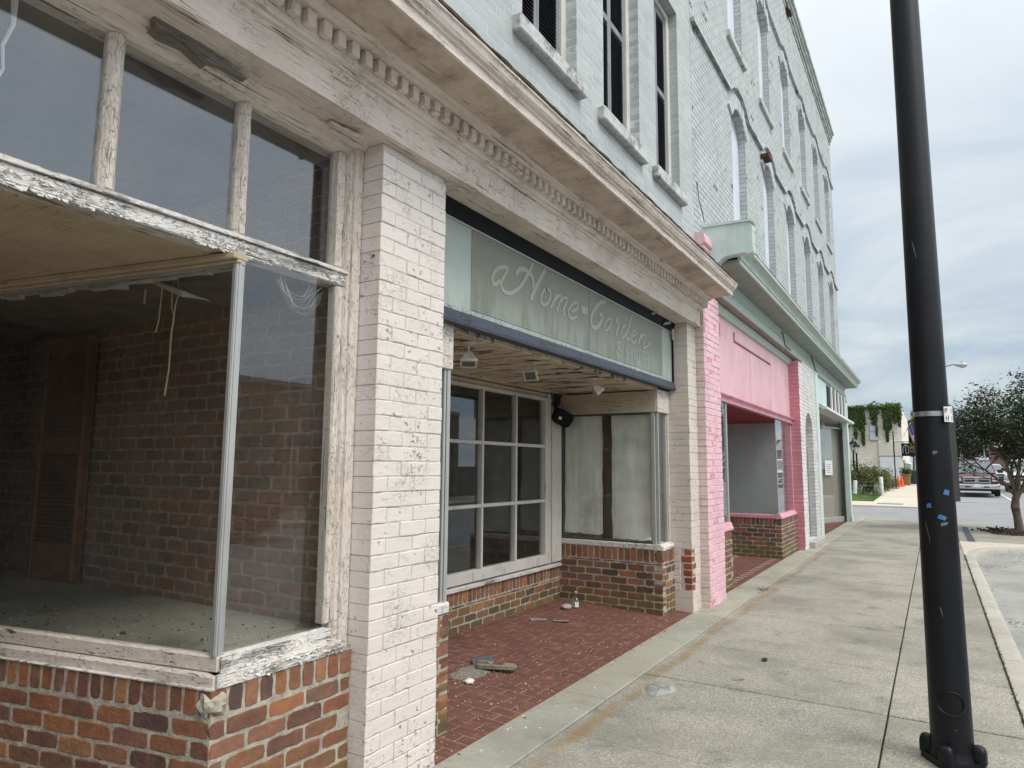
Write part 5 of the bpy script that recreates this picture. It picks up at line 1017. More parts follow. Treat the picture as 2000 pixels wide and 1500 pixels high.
C = MB(); C.box(-2.449, -2.28, 8.80, 14.86, 3.845, 3.858); C.build('cornice_soffit', wash('brown_soffit', (0.28, 0.24, 0.21), 0.2, 0.7, sc=4), pp)
C = MB(); C.prism([(-2.58, 2.51), (-2.40, 2.51), (-2.395, 2.53), (-2.415, 2.54), (-2.415, 2.575), (-2.385, 2.585), (-2.365, 2.60), (-2.365, 2.615), (-2.58, 2.615)], 8.80, 14.86, seg=30, jit=0.001); C.build('head_moulding', M['pink_trim'], B)
I = MB(); bricks(I, (-2.40, 8.80), (0, 1), (1, 0), 0.90, -0.02, 0.77, 0.1, soldier=0.64, seed=61); bricks(I, (-2.40, 9.70), (-1, 0), (0, 1), 1.2, 0, 0.77, 0.1, soldier=0.64, seed=62); pb = I.build('pink_bulkhead', [M['brick_old'], M['mortar']], B)
I = MB(); I.prism([(-2.50, 0.772), (-2.385, 0.772), (-2.385, 0.80), (-2.40, 0.83), (-2.41, 0.87), (-2.50, 0.88)], 8.80, 9.72); I.box(-3.6, -2.50, 9.62, 9.72, 0.772, 0.87, 0.008); I.build('pink_sill', M['pink_trim'], pb)
I = MB(); I.box(-2.446, -2.440, 8.80, 9.66, 0.88, 2.51); I.box(-3.6, -2.47, 9.675, 9.681, 0.87, 2.51); I.build('window_pane', M['glass_dusty'], pb)
I = MB(); I.box(-2.465, -2.425, 9.655, 9.70, 0.88, 2.51, 0.004); I.build('corner_post', M['alu'], pb)
I = MB(); bricks(I, (-2.40, 13.24), (-1, 0), (0, -1), 1.5, -0.02, 0.70, 0.1, soldier=0.575, seed=63); bricks(I, (-2.40, 13.24), (0, 1), (1, 0), 1.62, -0.02, 0.70, 0.1, soldier=0.575, seed=64); pb = I.build('pink_bulkhead', [M['brick_old'], M['mortar']], B)
I = MB(); I.box(-3.9, -2.40, 13.225, 13.33, 0.702, 0.775, 0.01); I.prism([(-2.50, 0.702), (-2.385, 0.702), (-2.385, 0.73), (-2.41, 0.76), (-2.42, 0.785), (-2.50, 0.79)], 13.22, 14.86); I.build('pink_sill', M['pink_trim'], pb)
I = MB(); I.box(-3.9, -2.45, 13.255, 13.261, 0.776, 2.51); I.build('side_pane', M['glass_dusty'], pb); I = MB(); I.box(-2.448, -2.442, 13.28, 14.80, 0.79, 2.51); I.build('front_pane', M['glass_dusty'], pb)
I = MB(); I.box(-2.462, -2.44, 13.245, 13.278, 0.78, 2.51, 0.003); I.build('corner_post', M['alu'], pb)
I = MB(); I.box(-3.9, -2.5, 14.2, 14.24, 0.7, 2.5); I.box(-3.92, -3.88, 13.3, 14.2, 0.7, 2.5); I.build('display_back', wash('grey_back_board', (0.50, 0.52, 0.53), 0.1, 0.7, sc=2), pb)
I = MB(); I.box(-2.55, -2.44, 14.80, 14.86, 0.79, 2.505, 0.005); I.build('window_jamb', M['pink_trim'], pb)
I = MB(); I.box(-4.6, -2.46, 8.80, 14.86, 2.50, 2.508)
for k in range(20): I.box(-4.6, -2.47, 8.9+k*0.29, 8.94+k*0.29, 2.49, 2.499)
I.build('red_ceiling', M['red_ceil'], B)
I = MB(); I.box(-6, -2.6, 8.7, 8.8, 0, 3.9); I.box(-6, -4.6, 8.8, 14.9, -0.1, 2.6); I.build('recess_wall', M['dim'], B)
I = MB(); rt = random.Random(77)
I.add([(-2.37, 9.7, -0.004), (-4.6, 9.7, 0.02), (-4.6, 13.24, 0.02), (-2.37, 13.24, -0.004)], [(0, 1, 2, 3)], 1, 0.5)
for r_ in range(36):
    for q in range(11):
        y = 9.65+r_*0.1025; x = -2.48-q*0.206-((r_ % 2)*0.103); I.box(x-0.2, x, y+0.003, y+0.0995, -0.02, 0.002+0.006*q/6, 0.002, 0, None, 0.0005)
for r_ in range(18): I.box(-2.475, -2.372, 9.6+r_*0.206, 9.6+r_*0.206+0.2, -0.02, 0.003, 0.002, 0)
I.build('entry_floor', [M['tile'], M['grout']], B)
# --- far pier, white wall with the arched doorway
mb = MB(); r = random.Random(90); z = 0.0; i = 0
mb.box(-2.62, -2.257, 14.868, 15.3, 0, 3.80, m=1, c=0.5)
while z < 3.78:
    zt = min(z+0.0772, 3.80)
    for a, b in (((14.86, 15.07), (15.07, 15.3)) if i % 2 else ((14.86, 14.965), (14.965, 15.18), (15.18, 15.3))): mb.box(-2.62, -2.25+r.uniform(-0.003, 0.003), a+0.003*(a > 14.9), b-0.003*(b < 15.29), z+0.003, zt-0.003, 0.006, 0, None, 0.0028)
    z = zt; i += 1
for k, f in enumerate(mb.f):
    n = sum((Vector(mb.v[q]) for q in f), Vector())/len(f)
    if n.x > -2.262 and mb.mi[k] == 0 : mb.mi[k] = 2
mb.build('far_pier', [M['rose_brick'], M['joint_pink'], M['white_brick']], B)
dc = 15.93; door = [(15.42, 0.14), (16.44, 0.14), (16.44, 2.30)] + [(dc+0.51*math.cos(t), 2.30+0.51*math.sin(t)) for t in [PI*k/14 for k in range(1, 14)]] + [(15.42, 2.30)]
mb = MB(); mb.holes(-2.25, [(15.30, 0), (17.05, 0), (17.05, 3.86), (15.30, 3.86)], [door], 0.16); mb.build('doorway_wall', wall_brick('white_doorway_masonry', (0.64, 0.63, 0.61), (0.30, 0.29, 0.28), bump=0.009, grime=0.3), B)
mb = MB(); mb.box(-2.44, -2.40, 15.42, 16.44, 0.14, 2.05, m=0); mb.box(-2.44, -2.415, 15.42, 16.44, 2.05, 2.82, m=1); mb.box(-2.41, -2.36, 15.42, 15.50, 0.14, 2.1, 0.006, 2); mb.box(-2.41, -2.36, 16.36, 16.44, 0.14, 2.1, 0.006, 2); mb.box(-2.41, -2.37, 15.50, 16.36, 0.80, 0.86, 0.006, 2); mb.box(-2.40, -2.385, 15.9, 15.98, 0.14, 2.05, 0.004, 2)
dd = mb.build('arched_door', [wash('dark_door_board', (0.085, 0.08, 0.07), 0.3, 0.6, sc=4, streak=True), wash('pinkish_panel', (0.50, 0.45, 0.44), 0.1, 0.6), wash('grey_door_frame', (0.32, 0.32, 0.34), 0.2, 0.6)], B)
mb = MB(); mb.box(-2.42, -2.13, 15.30, 16.9, 0.0, 0.135, 0.012, jit=0.004); mb.build('door_step', M['kerb'], B)
# --- mint corner shop
mb = MB(); mb.box(-2.50, -2.225, 17.05, 17.42, 0.0, 3.86, 0.008); mb.build('mint_pilaster', M['mint'], B); mb = MB(); mb.prism([(-2.385, 23.72), (-2.255, 23.72), (-2.25, 23.725), (-2.25, 24.09), (-2.255, 24.10), (-2.385, 24.10)], 0.0, 3.86, 'z'); mb.box(-2.251, -2.235, 23.70, 24.12, 0.0, 0.16, 0.004); mb.box(-2.251, -2.23, 23.70, 24.12, 3.70, 3.78, 0.004); mb.build('mint_pilaster', M['mint'], B)
mb = MB(); mb.box(-2.50, -2.30, 17.42, 23.72, 3.10, 3.86, 0.0, m=1); mb.box(-2.2999, -2.285, 17.45, 19.35, 3.17, 3.80, 0.004, m=0); ms = mb.build('mint_fascia', [M['mint'], M['green_dk']], B)
for k in range(5):
    y0 = 19.55+k*0.80
    mb = MB(); mb.box(-2.2995, -2.29, y0, y0+0.60, 3.2, 3.78); mb.build('dark_light', M['near_black'], ms)
    mb = MB(); mb.box(-2.2994, -2.25, y0+0.62, y0+0.80, 3.14, 3.82, 0.006); mb.build('white_mullion', M['sign_white'], ms)
mb = MB(); mb.prism([(-2.50, 3.07), (-2.19, 3.09), (-2.19, 3.15), (-2.50, 3.12)], 18.5, 25.4); mb.build('drip_ledge', M['sign_white'], ms)
mb = MB(); mb.box(-4.6, -2.50, 17.42, 24.0, 3.02, 3.09); mb.box(-4.6, -2.6, 17.3, 17.40, 0, 3.1); mb.box(-4.7, -4.6, 17.4, 24, 0, 3.1); mb.build('corner_recess', wash('grey_recess', (0.34, 0.35, 0.33), 0.15, 0.7, sc=3), B)
g0, g1 = Vector((-3.02, 22.2, 0)), Vector((-2.41, 24.05, 0)); gu = (g1-g0).normalized(); gn = Vector((gu.y, -gu.x, 0)); L = (g1-g0).length
mb = MB(); mb.obox(g0, gu, gn, (0, 0, 1), 0, L, -0.05, 0.05, 0.0, 0.16, 0.006); mb.obox(g0, gu, gn, (0, 0, 1), 0, 0.07, -0.04, 0.045, 0.16, 2.9, 0.006); mb.obox(g0, gu, gn, (0, 0, 1), L-0.09, L, -0.04, 0.045, 0.16, 2.9, 0.006); mb.obox(g0, gu, gn, (0, 0, 1), 0.07, L-0.09, -0.04, 0.045, 2.84, 2.9, 0.006); cg = mb.build('corner_glazing', M['alu'], B)
mb = MB(); mb.obox(g0, gu, gn, (0, 0, 1), 0.07, L-0.09, -0.003, 0.003, 0.16, 2.84); mb.build('corner_pane', M['glass_dusty'], cg)
mb = MB(); mb.obox(g0, gu, gn, (0, 0, 1), 0.0, L, -0.075, -0.06, 0.0, 3.0); mb.build('drawn_blind', wash('tan_blind', (0.30, 0.262, 0.21), 0.08, 0.7, sc=2), cg)
mb = MB(); mb.obox(g0, gu, gn, (0, 0, 1), 0.62, 1.10, 0.004, 0.008, 1.42, 1.86); 
nt = mb.build('paper_notice', M['sign_white'], B)
mb = MB()
for k in range(5): mb.obox(g0, gu, gn, (0, 0, 1), 0.70, 1.02-0.06*(k % 2), 0.0085, 0.0095, 1.74-k*0.06, 1.755-k*0.06)
mb.build('notice_lines', M['grey_frame'], nt)
mb = MB()
for r_ in range(64):
    for q in range(12):
        y = 17.45+r_*0.1025; x = -2.38-q*0.206-((r_ % 2)*0.103); mb.box(x-0.2, x, y+0.003, y+0.0995, -0.03, 0.003, 0.0, 0)
mb.box(-4.8, -2.375, 17.45, 24.0, -0.04, -0.003, m=1, c=0.5); mb.build('entry_floor', [M['tile'], M['grout']], B)
for y, s, lb in ((20.0, 1, 'round white bulb lamp under the mint shop ceiling, nearer one'), (22.0, 1, 'round white bulb lamp under the mint shop ceiling, farther one')):
    t = thing('ceiling_lamp', lb, 'lamp', (-2.75, y, 3.0), 'ceiling lamps of the mint shop')
    MB().lathe([(0.03, 0.0), (0.05, -0.02), (0.03, -0.06), (0.02, -0.09)], (-2.75, y, 3.018), 12).build('lamp_holder', M['lamp_white'], t, 40)
    MB().lathe([(0.02, -0.09), (0.06, -0.13), (0.075, -0.18), (0.05, -0.24), (0.005, -0.26)], (-2.75, y, 3.018), 14).build('bulb', M['sign_white'], t, 50)
mb = MB(); mb.tube([(-2.52, 24.46, 0.0), (-2.52, 24.46, 4.0)], 0.05, 8); mb.box(-2.75, -2.47, 24.42, 24.52, 2.6, 4.1, 0.01); tag(mb.build('downpipe', M['grey_frame'], at=(-2.52, 24.46, 0)), 'dark grey downpipe and box on the corner beyond the mint shop', 'pipe')
# --- small cables on the facades
def wire(pts, r, label, mat='alu_dk'): return tag(MB().tube(pts, r, 5).build('cable', M[mat], at=pts[0], smooth=60), label, 'cable', 'loose cables on the facades')
wire([(-2.395, 8.42, 5.25), (-2.37, 8.40, 5.0), (-2.36, 8.52, 4.85), (-2.37, 8.62, 4.76)], 0.006, 'loose dark cable dangling from the white wall above the pink corbel')
wire([(-2.30, 13.5, 4.16), (-2.28, 13.5, 4.05), (-2.27, 13.52, 3.92), (-2.24, 13.6, 3.88), (-2.23, 13.9, 3.86)], 0.012, 'black cable clipped across the mint frieze above the pink panel')
wire([(-2.28, 16.9, 4.18), (-2.24, 17.0, 4.0), (-2.22, 17.0, 3.88), (-2.20, 17.2, 3.84)], 0.014, 'black cable bundle at the top of the mint pilaster')
# ------------------------------------------------------------------ street pole in the foreground
PX_, PY_ = 0.0, 4.70
pole = thing('street_pole', 'tall tapered black street pole in the foreground with bolt covers and steel band', 'pole', (PX_, PY_, 0))
MB().lathe([(0.104, 0.03), (0.103, 0.2), (0.0945, 1.4), (0.0775, 4.5), (0.06, 8.0)], (PX_, PY_, 0), 40).build('shaft', M['pole'], pole, 40)
mb = MB(); pl = [(-0.125, -0.09), (-0.09, -0.125), (0.09, -0.125), (0.125, -0.09), (0.125, 0.09), (0.09, 0.125), (-0.09, 0.125), (-0.125, 0.09)]
ca, sa = math.cos(0.55), math.sin(0.55); rt_ = lambda x, y: (PX_+x*ca-y*sa, PY_+x*sa+y*ca)
mb.prism([rt_(*p) for p in pl], 0.0, 0.035, 'z'); mb.lathe([(0.12, 0.03), (0.112, 0.05), (0.106, 0.08)], (PX_, PY_, 0), 30); mb.build('base_plate', M['pole'], pole, 40)
for dx, dy in ((-1, -1), (1, -1), (1, 1), (-1, 1)):
    x, y = rt_(dx*0.088, dy*0.088); u = Vector((x-PX_, y-PY_, 0)).normalized(); w = Vector((-u.y, u.x, 0)); mb = MB(); rings = []
    for k, z, in ((1, 0.03), (1, 0.075), (0.93, 0.095), (0.75, 0.112), (0.4, 0.12)):
        rings.append([(x+u.x*a*0.036*k+w.x*b*0.036*k, y+u.y*a*0.036*k+w.y*b*0.036*k, z) for a, b in [(math.copysign(abs(math.cos(q))**0.5, math.cos(q)), math.copysign(abs(math.sin(q))**0.5, math.sin(q))) for q in [2*PI*i/20 for i in range(20)]]])
    mb.loft(rings); mb.build('bolt_cover', M['pole'], pole, 50)
def onpole(az, z, out=0.0):
    r = 0.103-0.0058*(z-0.2) if z < 1.5 else 0.0945-0.0055*(z-1.4); r += out
    return Vector((PX_+r*math.cos(az), PY_+r*math.sin(az), z))
def patch(mb, az, z, w, h, out0, out1, rot=0.0, n=6, pts=None):
    P = pts or [(-w/2, -h/2), (w/2, -h/2), (w/2, h/2), (-w/2, h/2)]
    P = [(a*math.cos(rot)-b*math.sin(rot), a*math.sin(rot)+b*math.cos(rot)) for a, b in P]
    grid = []
    q = lambda s, t: tuple(P[0][i]*(1-s)*(1-t)+P[1][i]*s*(1-t)+P[2][i]*s*t+P[3][i]*(1-s)*t for i in (0, 1))
    for o_ in (out0, out1):
        for i in range(n+1):
            for k in range(n+1):
                a, b = q(i/n, k/n); grid.append(onpole(az+a/0.095, z+b, o_))
    m_ = (n+1)**2; fs = []
    for i in range(n):
        for k in range(n):
            a = i*(n+1)+k; fs += [(a, a+1, a+n+2, a+n+1), (m_+a, m_+a+1, m_+a+n+2, m_+a+n+1)]
    e = [i*(n+1) for i in range(n+1)]+[n*(n+1)+k for k in range(1, n+1)]+[i*(n+1)+n for i in range(n-1, -1, -1)]+[k for k in range(n-1, 0, -1)]
    for a, b in zip(e, e[1:]+e[:1]): fs.append((a, b, m_+b, m_+a))
    mb.add(grid, fs)
AZ = -PI/2
mb = MB(); ring = [(math.cos(t), math.sin(t)) for t in [2*PI*k/40 for k in range(40)]]
R1 = lambda r, o_: [tuple(onpole(AZ+0.05+r*0.066*a/0.1, 0.335+r*0.062*b, o_)) for a, b in ring]
mb.loft([R1(1.10, -0.003), R1(1.08, 0.008), R1(1.0, 0.010), R1(0.92, 0.008), R1(0.88, 0.001), R1(0.5, 0.0015), R1(0.02, 0.002)]); mb.build('hand_hole_cover', M['pole'], pole, 40)
mb = MB(); mb.lathe([(0.0925, -0.0145), (0.0945, -0.0135), (0.0945, 0.0135), (0.0925, 0.0145)], (PX_, PY_, 1.922), 40); mb.obox(onpole(AZ-1.15, 1.922, 0.003), (0.4, -0.9, 0), (0, 0, 1), (0.9, 0.4, 0), -0.012, 0.012, -0.014, 0.014, -0.008, 0.008, 0.002); mb.build('steel_band', M['steel'], pole, 30)
mb = MB()
for az, z, w, h in ((AZ+0.1, 1.70, 0.03, 0.022), (AZ+0.35, 1.30, 0.045, 0.02), (AZ-0.1, 0.82, 0.005, 0.06), (AZ-0.55, 1.25, 0.004, 0.12), (AZ-0.35, 2.9, 0.006, 0.12), (AZ+0.0, 0.30, 0.012, 0.008), (AZ+0.2, 0.20, 0.010, 0.004)): patch(mb, az, z, w, h, 0.0004, 0.0009, 0.2, 4, [(-w/2, -h/2), (w/2*0.4, -h/2*0.7), (w/2, h/2*0.6), (-w/2*0.7, h/2)])
mb.build('paint_scratches', wash('worn_primer', (0.16, 0.16, 0.17), 0.4, 0.6, sc=60), pole)
plate = thing('small_plate', 'small white plate with black letters P and H strapped to the black pole', 'sign', tuple(onpole(AZ+0.75, 1.92, 0.006)))
mb = MB(); pc = onpole(AZ+0.80, 1.915, 0.0155); pu = Vector((math.cos(0.80), math.sin(0.80), 0)); pn_ = Vector((pu.y, -pu.x, 0))
patch(mb, AZ+1.16, 1.917, 0.098, 0.088, 0.0148, 0.0162, 0.0, 10); mb.build('plate', M['sign_white'], plate)
def glyph(mb, s, u0, v0, h, O, U, N, th=0.0016, sz=0.14):
    segs = {'P': [((0, 0), (0, 1)), ((0, 1), (.5, 1)), ((.5, 1), (.62, .78)), ((.62, .78), (.5, .5)), ((.5, .5), (0, .5))], 'H': [((0, 0), (0, 1)), ((.6, 0), (.6, 1)), ((0, .5), (.6, .5))], 'E': [((0, 0), (0, 1)), ((0, 1), (.55, 1)), ((0, .5), (.45, .5)), ((0, 0), (.55, 0))], 'L': [((0, 0), (0, 1)), ((0, 0), (.55, 0))], 'I': [((.2, 0), (.2, 1))], 'U': [((0, 0), (0, 1)), ((0, 0), (.6, 0)), ((.6, 0), (.6, 1))], 'S': [((0, 0), (.55, 0)), ((.55, 0), (.55, .5)), ((.55, .5), (0, .5)), ((0, .5), (0, 1)), ((0, 1), (.55, 1))], 'A': [((0, 0), (.3, 1)), ((.3, 1), (.6, 0)), ((.12, .4), (.48, .4))], '1': [((.1, .8), (.25, 1)), ((.25, 1), (.25, 0))]}
    for a, b in segs[s]:
        A_, B_ = Vector((a[0], a[1]))*h, Vector((b[0], b[1]))*h; d_ = (B_-A_); l = d_.length; d_.normalize(); w = h*sz/2
        U3 = U*d_.x+Vector((0, 0, 1))*d_.y; V3 = Vector((0, 0, 1))*d_.x-U*d_.y
        mb.obox(O+U*(u0+A_.x)+Vector((0, 0, v0+A_.y)), U3, V3, N, -w, l+w, -w, w, 0.0008, th)
mb = MB(); glyph(mb, 'P', -0.010, 0.010, 0.024, pc, pu, pn_); glyph(mb, 'H', -0.004, -0.033, 0.024, pc, pu, pn_); pd = onpole(AZ+1.25, 1.915, 0.0155); pv = Vector((math.cos(1.25), math.sin(1.25), 0)); pw_n = Vector((pv.y, -pv.x, 0)); glyph(mb, '1', -0.012, 0.010, 0.024, pd, pv, pw_n); glyph(mb, 'I', -0.008, -0.033, 0.024, pd, pv, pw_n); mb.build('plate_letters', M['ink'], plate)
sb = thing('side_sign', 'narrow dark sign edge fixed on the far side of the black pole', 'sign', (0.11, 4.75, 1.6))
mb = MB(); mb.obox((0.105, 4.76, 1.68), (0.55, 0.83, 0), (0, 0, 1), (0.83, -0.55, 0), -0.03, 0.024, -0.26, 0.28, -0.002, 0.002, 0.001); mb.build('panel', wash('dark_sign_back', (0.05, 0.05, 0.05), 0.2, 0.4), sb)
for az, z, rot, q, lb in ((AZ+0.55, 1.475, -0.15, [(-0.017, -0.013), (0.014, -0.016), (0.018, 0.012), (-0.010, 0.017)], 'topmost scrap of blue tape on the black pole'), (AZ-0.42, 1.40, 0.05, [(-0.014, -0.013), (0.015, -0.012), (0.011, 0.014), (-0.006, 0.010)], 'leftmost scrap of blue tape on the black pole'), (AZ+0.25, 1.335, -0.35, [(-0.022, -0.012), (0.016, -0.013), (0.020, 0.011), (-0.020, 0.012)], 'lowest scrap of blue tape on the black pole')):
    mb = MB(); patch(mb, az, z, 0.03, 0.03, 0.0006, 0.0016, rot, 4, q); tag(mb.build('tape_scrap', M['tape'], at=tuple(onpole(az, z))), lb, 'tape', 'blue tape scraps on the pole')
# ------------------------------------------------------------------ street tree
def leaves(mb, pts, n, s0, s1, spread, seed, flat=0.0, asp=0.45):
    r = random.Random(seed)
    for _ in range(n):
        p = pts[r.randrange(len(pts))]
        q = Vector((p[0]+r.gauss(0, spread), p[1]+r.gauss(0, spread), p[2]+r.gauss(0, spread*(0.6 if flat else 1))))
        a = Vector((r.gauss(0, 1), r.gauss(0, 1), r.gauss(0, 1)*(1-flat))).normalized(); b = a.cross(Vector((r.gauss(0, 1), r.gauss(0, 1), 1.2))).normalized(); l = r.uniform(s0, s1)
        c = min(1, max(0, 0.5+0.55*mnoise.noise(q*1.6)+r.gauss(0, 0.18)))
        mb.add([q-a*l, q+b*l*asp, q+a*l*1.1, q-b*l*asp], [(0, 1, 2, 3)], 0, c)
def grow(mb, p, d, l, r0, dep, tips, r, spread=0.55, up=0.15):
    pts = [p]; q = Vector(p); d = Vector(d).normalized(); n = 5
    for k in range(n):
        d = (d+Vector((r.gauss(0, 0.12), r.gauss(0, 0.12), r.gauss(0, 0.08)+up*0.25))).normalized(); q = q+d*(l/n); pts.append(tuple(q))
    r1 = r0*0.62; mb.tube(pts, [r0+(r1-r0)*k/n for k in range(n+1)], 7 if r0 > 0.02 else 5)
    if dep <= 1: tips.extend(pts[2:])
    if dep == 0: return
    for k in range(r.choice((2, 3, 3))):
        dd = (d+Vector((r.gauss(0, spread), r.gauss(0, spread), r.gauss(0.02, spread*0.45)))).normalized(); grow(mb, tuple(q), dd, l*r.uniform(0.62, 0.85), r1*0.85, dep-1, tips, r, spread, up)
    if dep >= 2:
        k = pts[3]; dd = (d+Vector((r.gauss(0, 0.8), r.gauss(0, 0.8), 0.1))).normalized(); grow(mb, k, dd, l*0.6, r1*0.6, dep-2, tips, r, spread, up)
M['bark'] = wash('grey_brown_bark', (0.17, 0.135, 0.105), 0.35, 0.9, sc=14, streak=True, bump=0.02, bsc=22)
M['maple'] = leafmat('dark_maple_leaf', (0.012, 0.022, 0.012), (0.032, 0.055, 0.025), (0.11, 0.10, 0.045), 0.22)
M['green_leaf'] = leafmat('mid_green_leaf', (0.03, 0.06, 0.016), (0.085, 0.14, 0.04), (0.20, 0.28, 0.08), 0.3)
M['hedge_leaf'] = leafmat('distant_leaf', (0.025, 0.045, 0.025), (0.055, 0.085, 0.04), (0.12, 0.14, 0.055), 0.2)
TX, TY = 1.80, 22.4
tr_ = thing('street_tree', 'small dark leaved street tree with several leaning stems on the corner', 'tree', (TX, TY, 0))
mb = MB(); tips = []; r = random.Random(23)
mb.tube([(TX+0.03, TY, -0.02), (TX+0.0, TY, 0.12), (TX-0.02, TY, 0.4), (TX-0.05, TY+0.02, 0.66), (TX-0.03, TY, 0.86), (TX+0.02, TY, 1.0)], [0.15, 0.105, 0.09, 0.10, 0.085, 0.08], 12)
mb.blob((TX-0.05, TY-0.05, 0.64), (0.10, 0.09, 0.08), 8, 0.3, 3)
for d, l, r0 in (((-0.55, -0.2, 1), 1.0, 0.055), ((0.12, 0.1, 1), 1.05, 0.06), ((0.5, 0.3, 0.9), 1.0, 0.05), ((-0.15, 0.5, 1), 0.95, 0.045), ((0.25, -0.5, 0.9), 0.95, 0.045), ((-0.7, 0.15, 0.75), 0.95, 0.04)): grow(mb, (TX+0.01, TY, 0.92), d, l, r0, 3, tips, r, 0.55, 0.10)
mb.build('trunk', M['bark'], tr_, 50)
tips = [p for p in tips if p[2] > 1.75-0.18*(p[0] < 0.9)] or tips
rc = random.Random(31)
for _ in range(520):
    a = rc.uniform(0, 2*PI); q = math.sqrt(rc.random()); x, y = TX+0.2+1.72*q*math.cos(a), TY+1.5*q*math.sin(a); zt = 3.80-0.75*q*q+0.28*mnoise.noise(Vector((x*1.6, y*1.6, 4)))+0.35*(x > TX); zb = 2.2+0.4*(1-q)+0.2*mnoise.noise(Vector((x*2, y*2, 1)))
    tips.append((x, y, rc.uniform(zb, zt)))
mb = MB(); leaves(mb, tips, 24000, 0.03, 0.07, 0.15, 3, 0.55, 0.36); mb.build('crown', M['maple'], tr_, recalc=False)
mb = MB(); mb.loft([[(TX+rx*math.cos(a)*(1+0.15*math.sin(3*a+1)), TY-0.1+ry*math.sin(a), z) for a in [2*PI*i/24 for i in range(24)]] for rx, ry, z in ((0.85, 1.1, 0.0), (0.6, 0.8, 0.03), (0.25, 0.3, 0.06), (0.02, 0.02, 0.065))])
rg3 = random.Random(2)
for _ in range(500):
    x, y = TX+rg3.gauss(0, 0.36), TY-0.1+rg3.gauss(0, 0.48); s = rg3.uniform(0.008, 0.03); mb.obox((x, y, 0.045), (math.cos(x*40), math.sin(x*40), 0.1), (-math.sin(x*40), math.cos(x*40), 0), (0, 0, 1), -s, s, -s*0.3, s*0.3, -0.03, 0.012, 0)
tag(mb.build('mulch_bed', wash('dark_bark_mulch', (0.055, 0.035, 0.025), 0.4, 0.95, sc=40, bump=0.02), at=(TX, TY, 0)), 'dark mulch bed round the foot of the street tree', 'mulch')
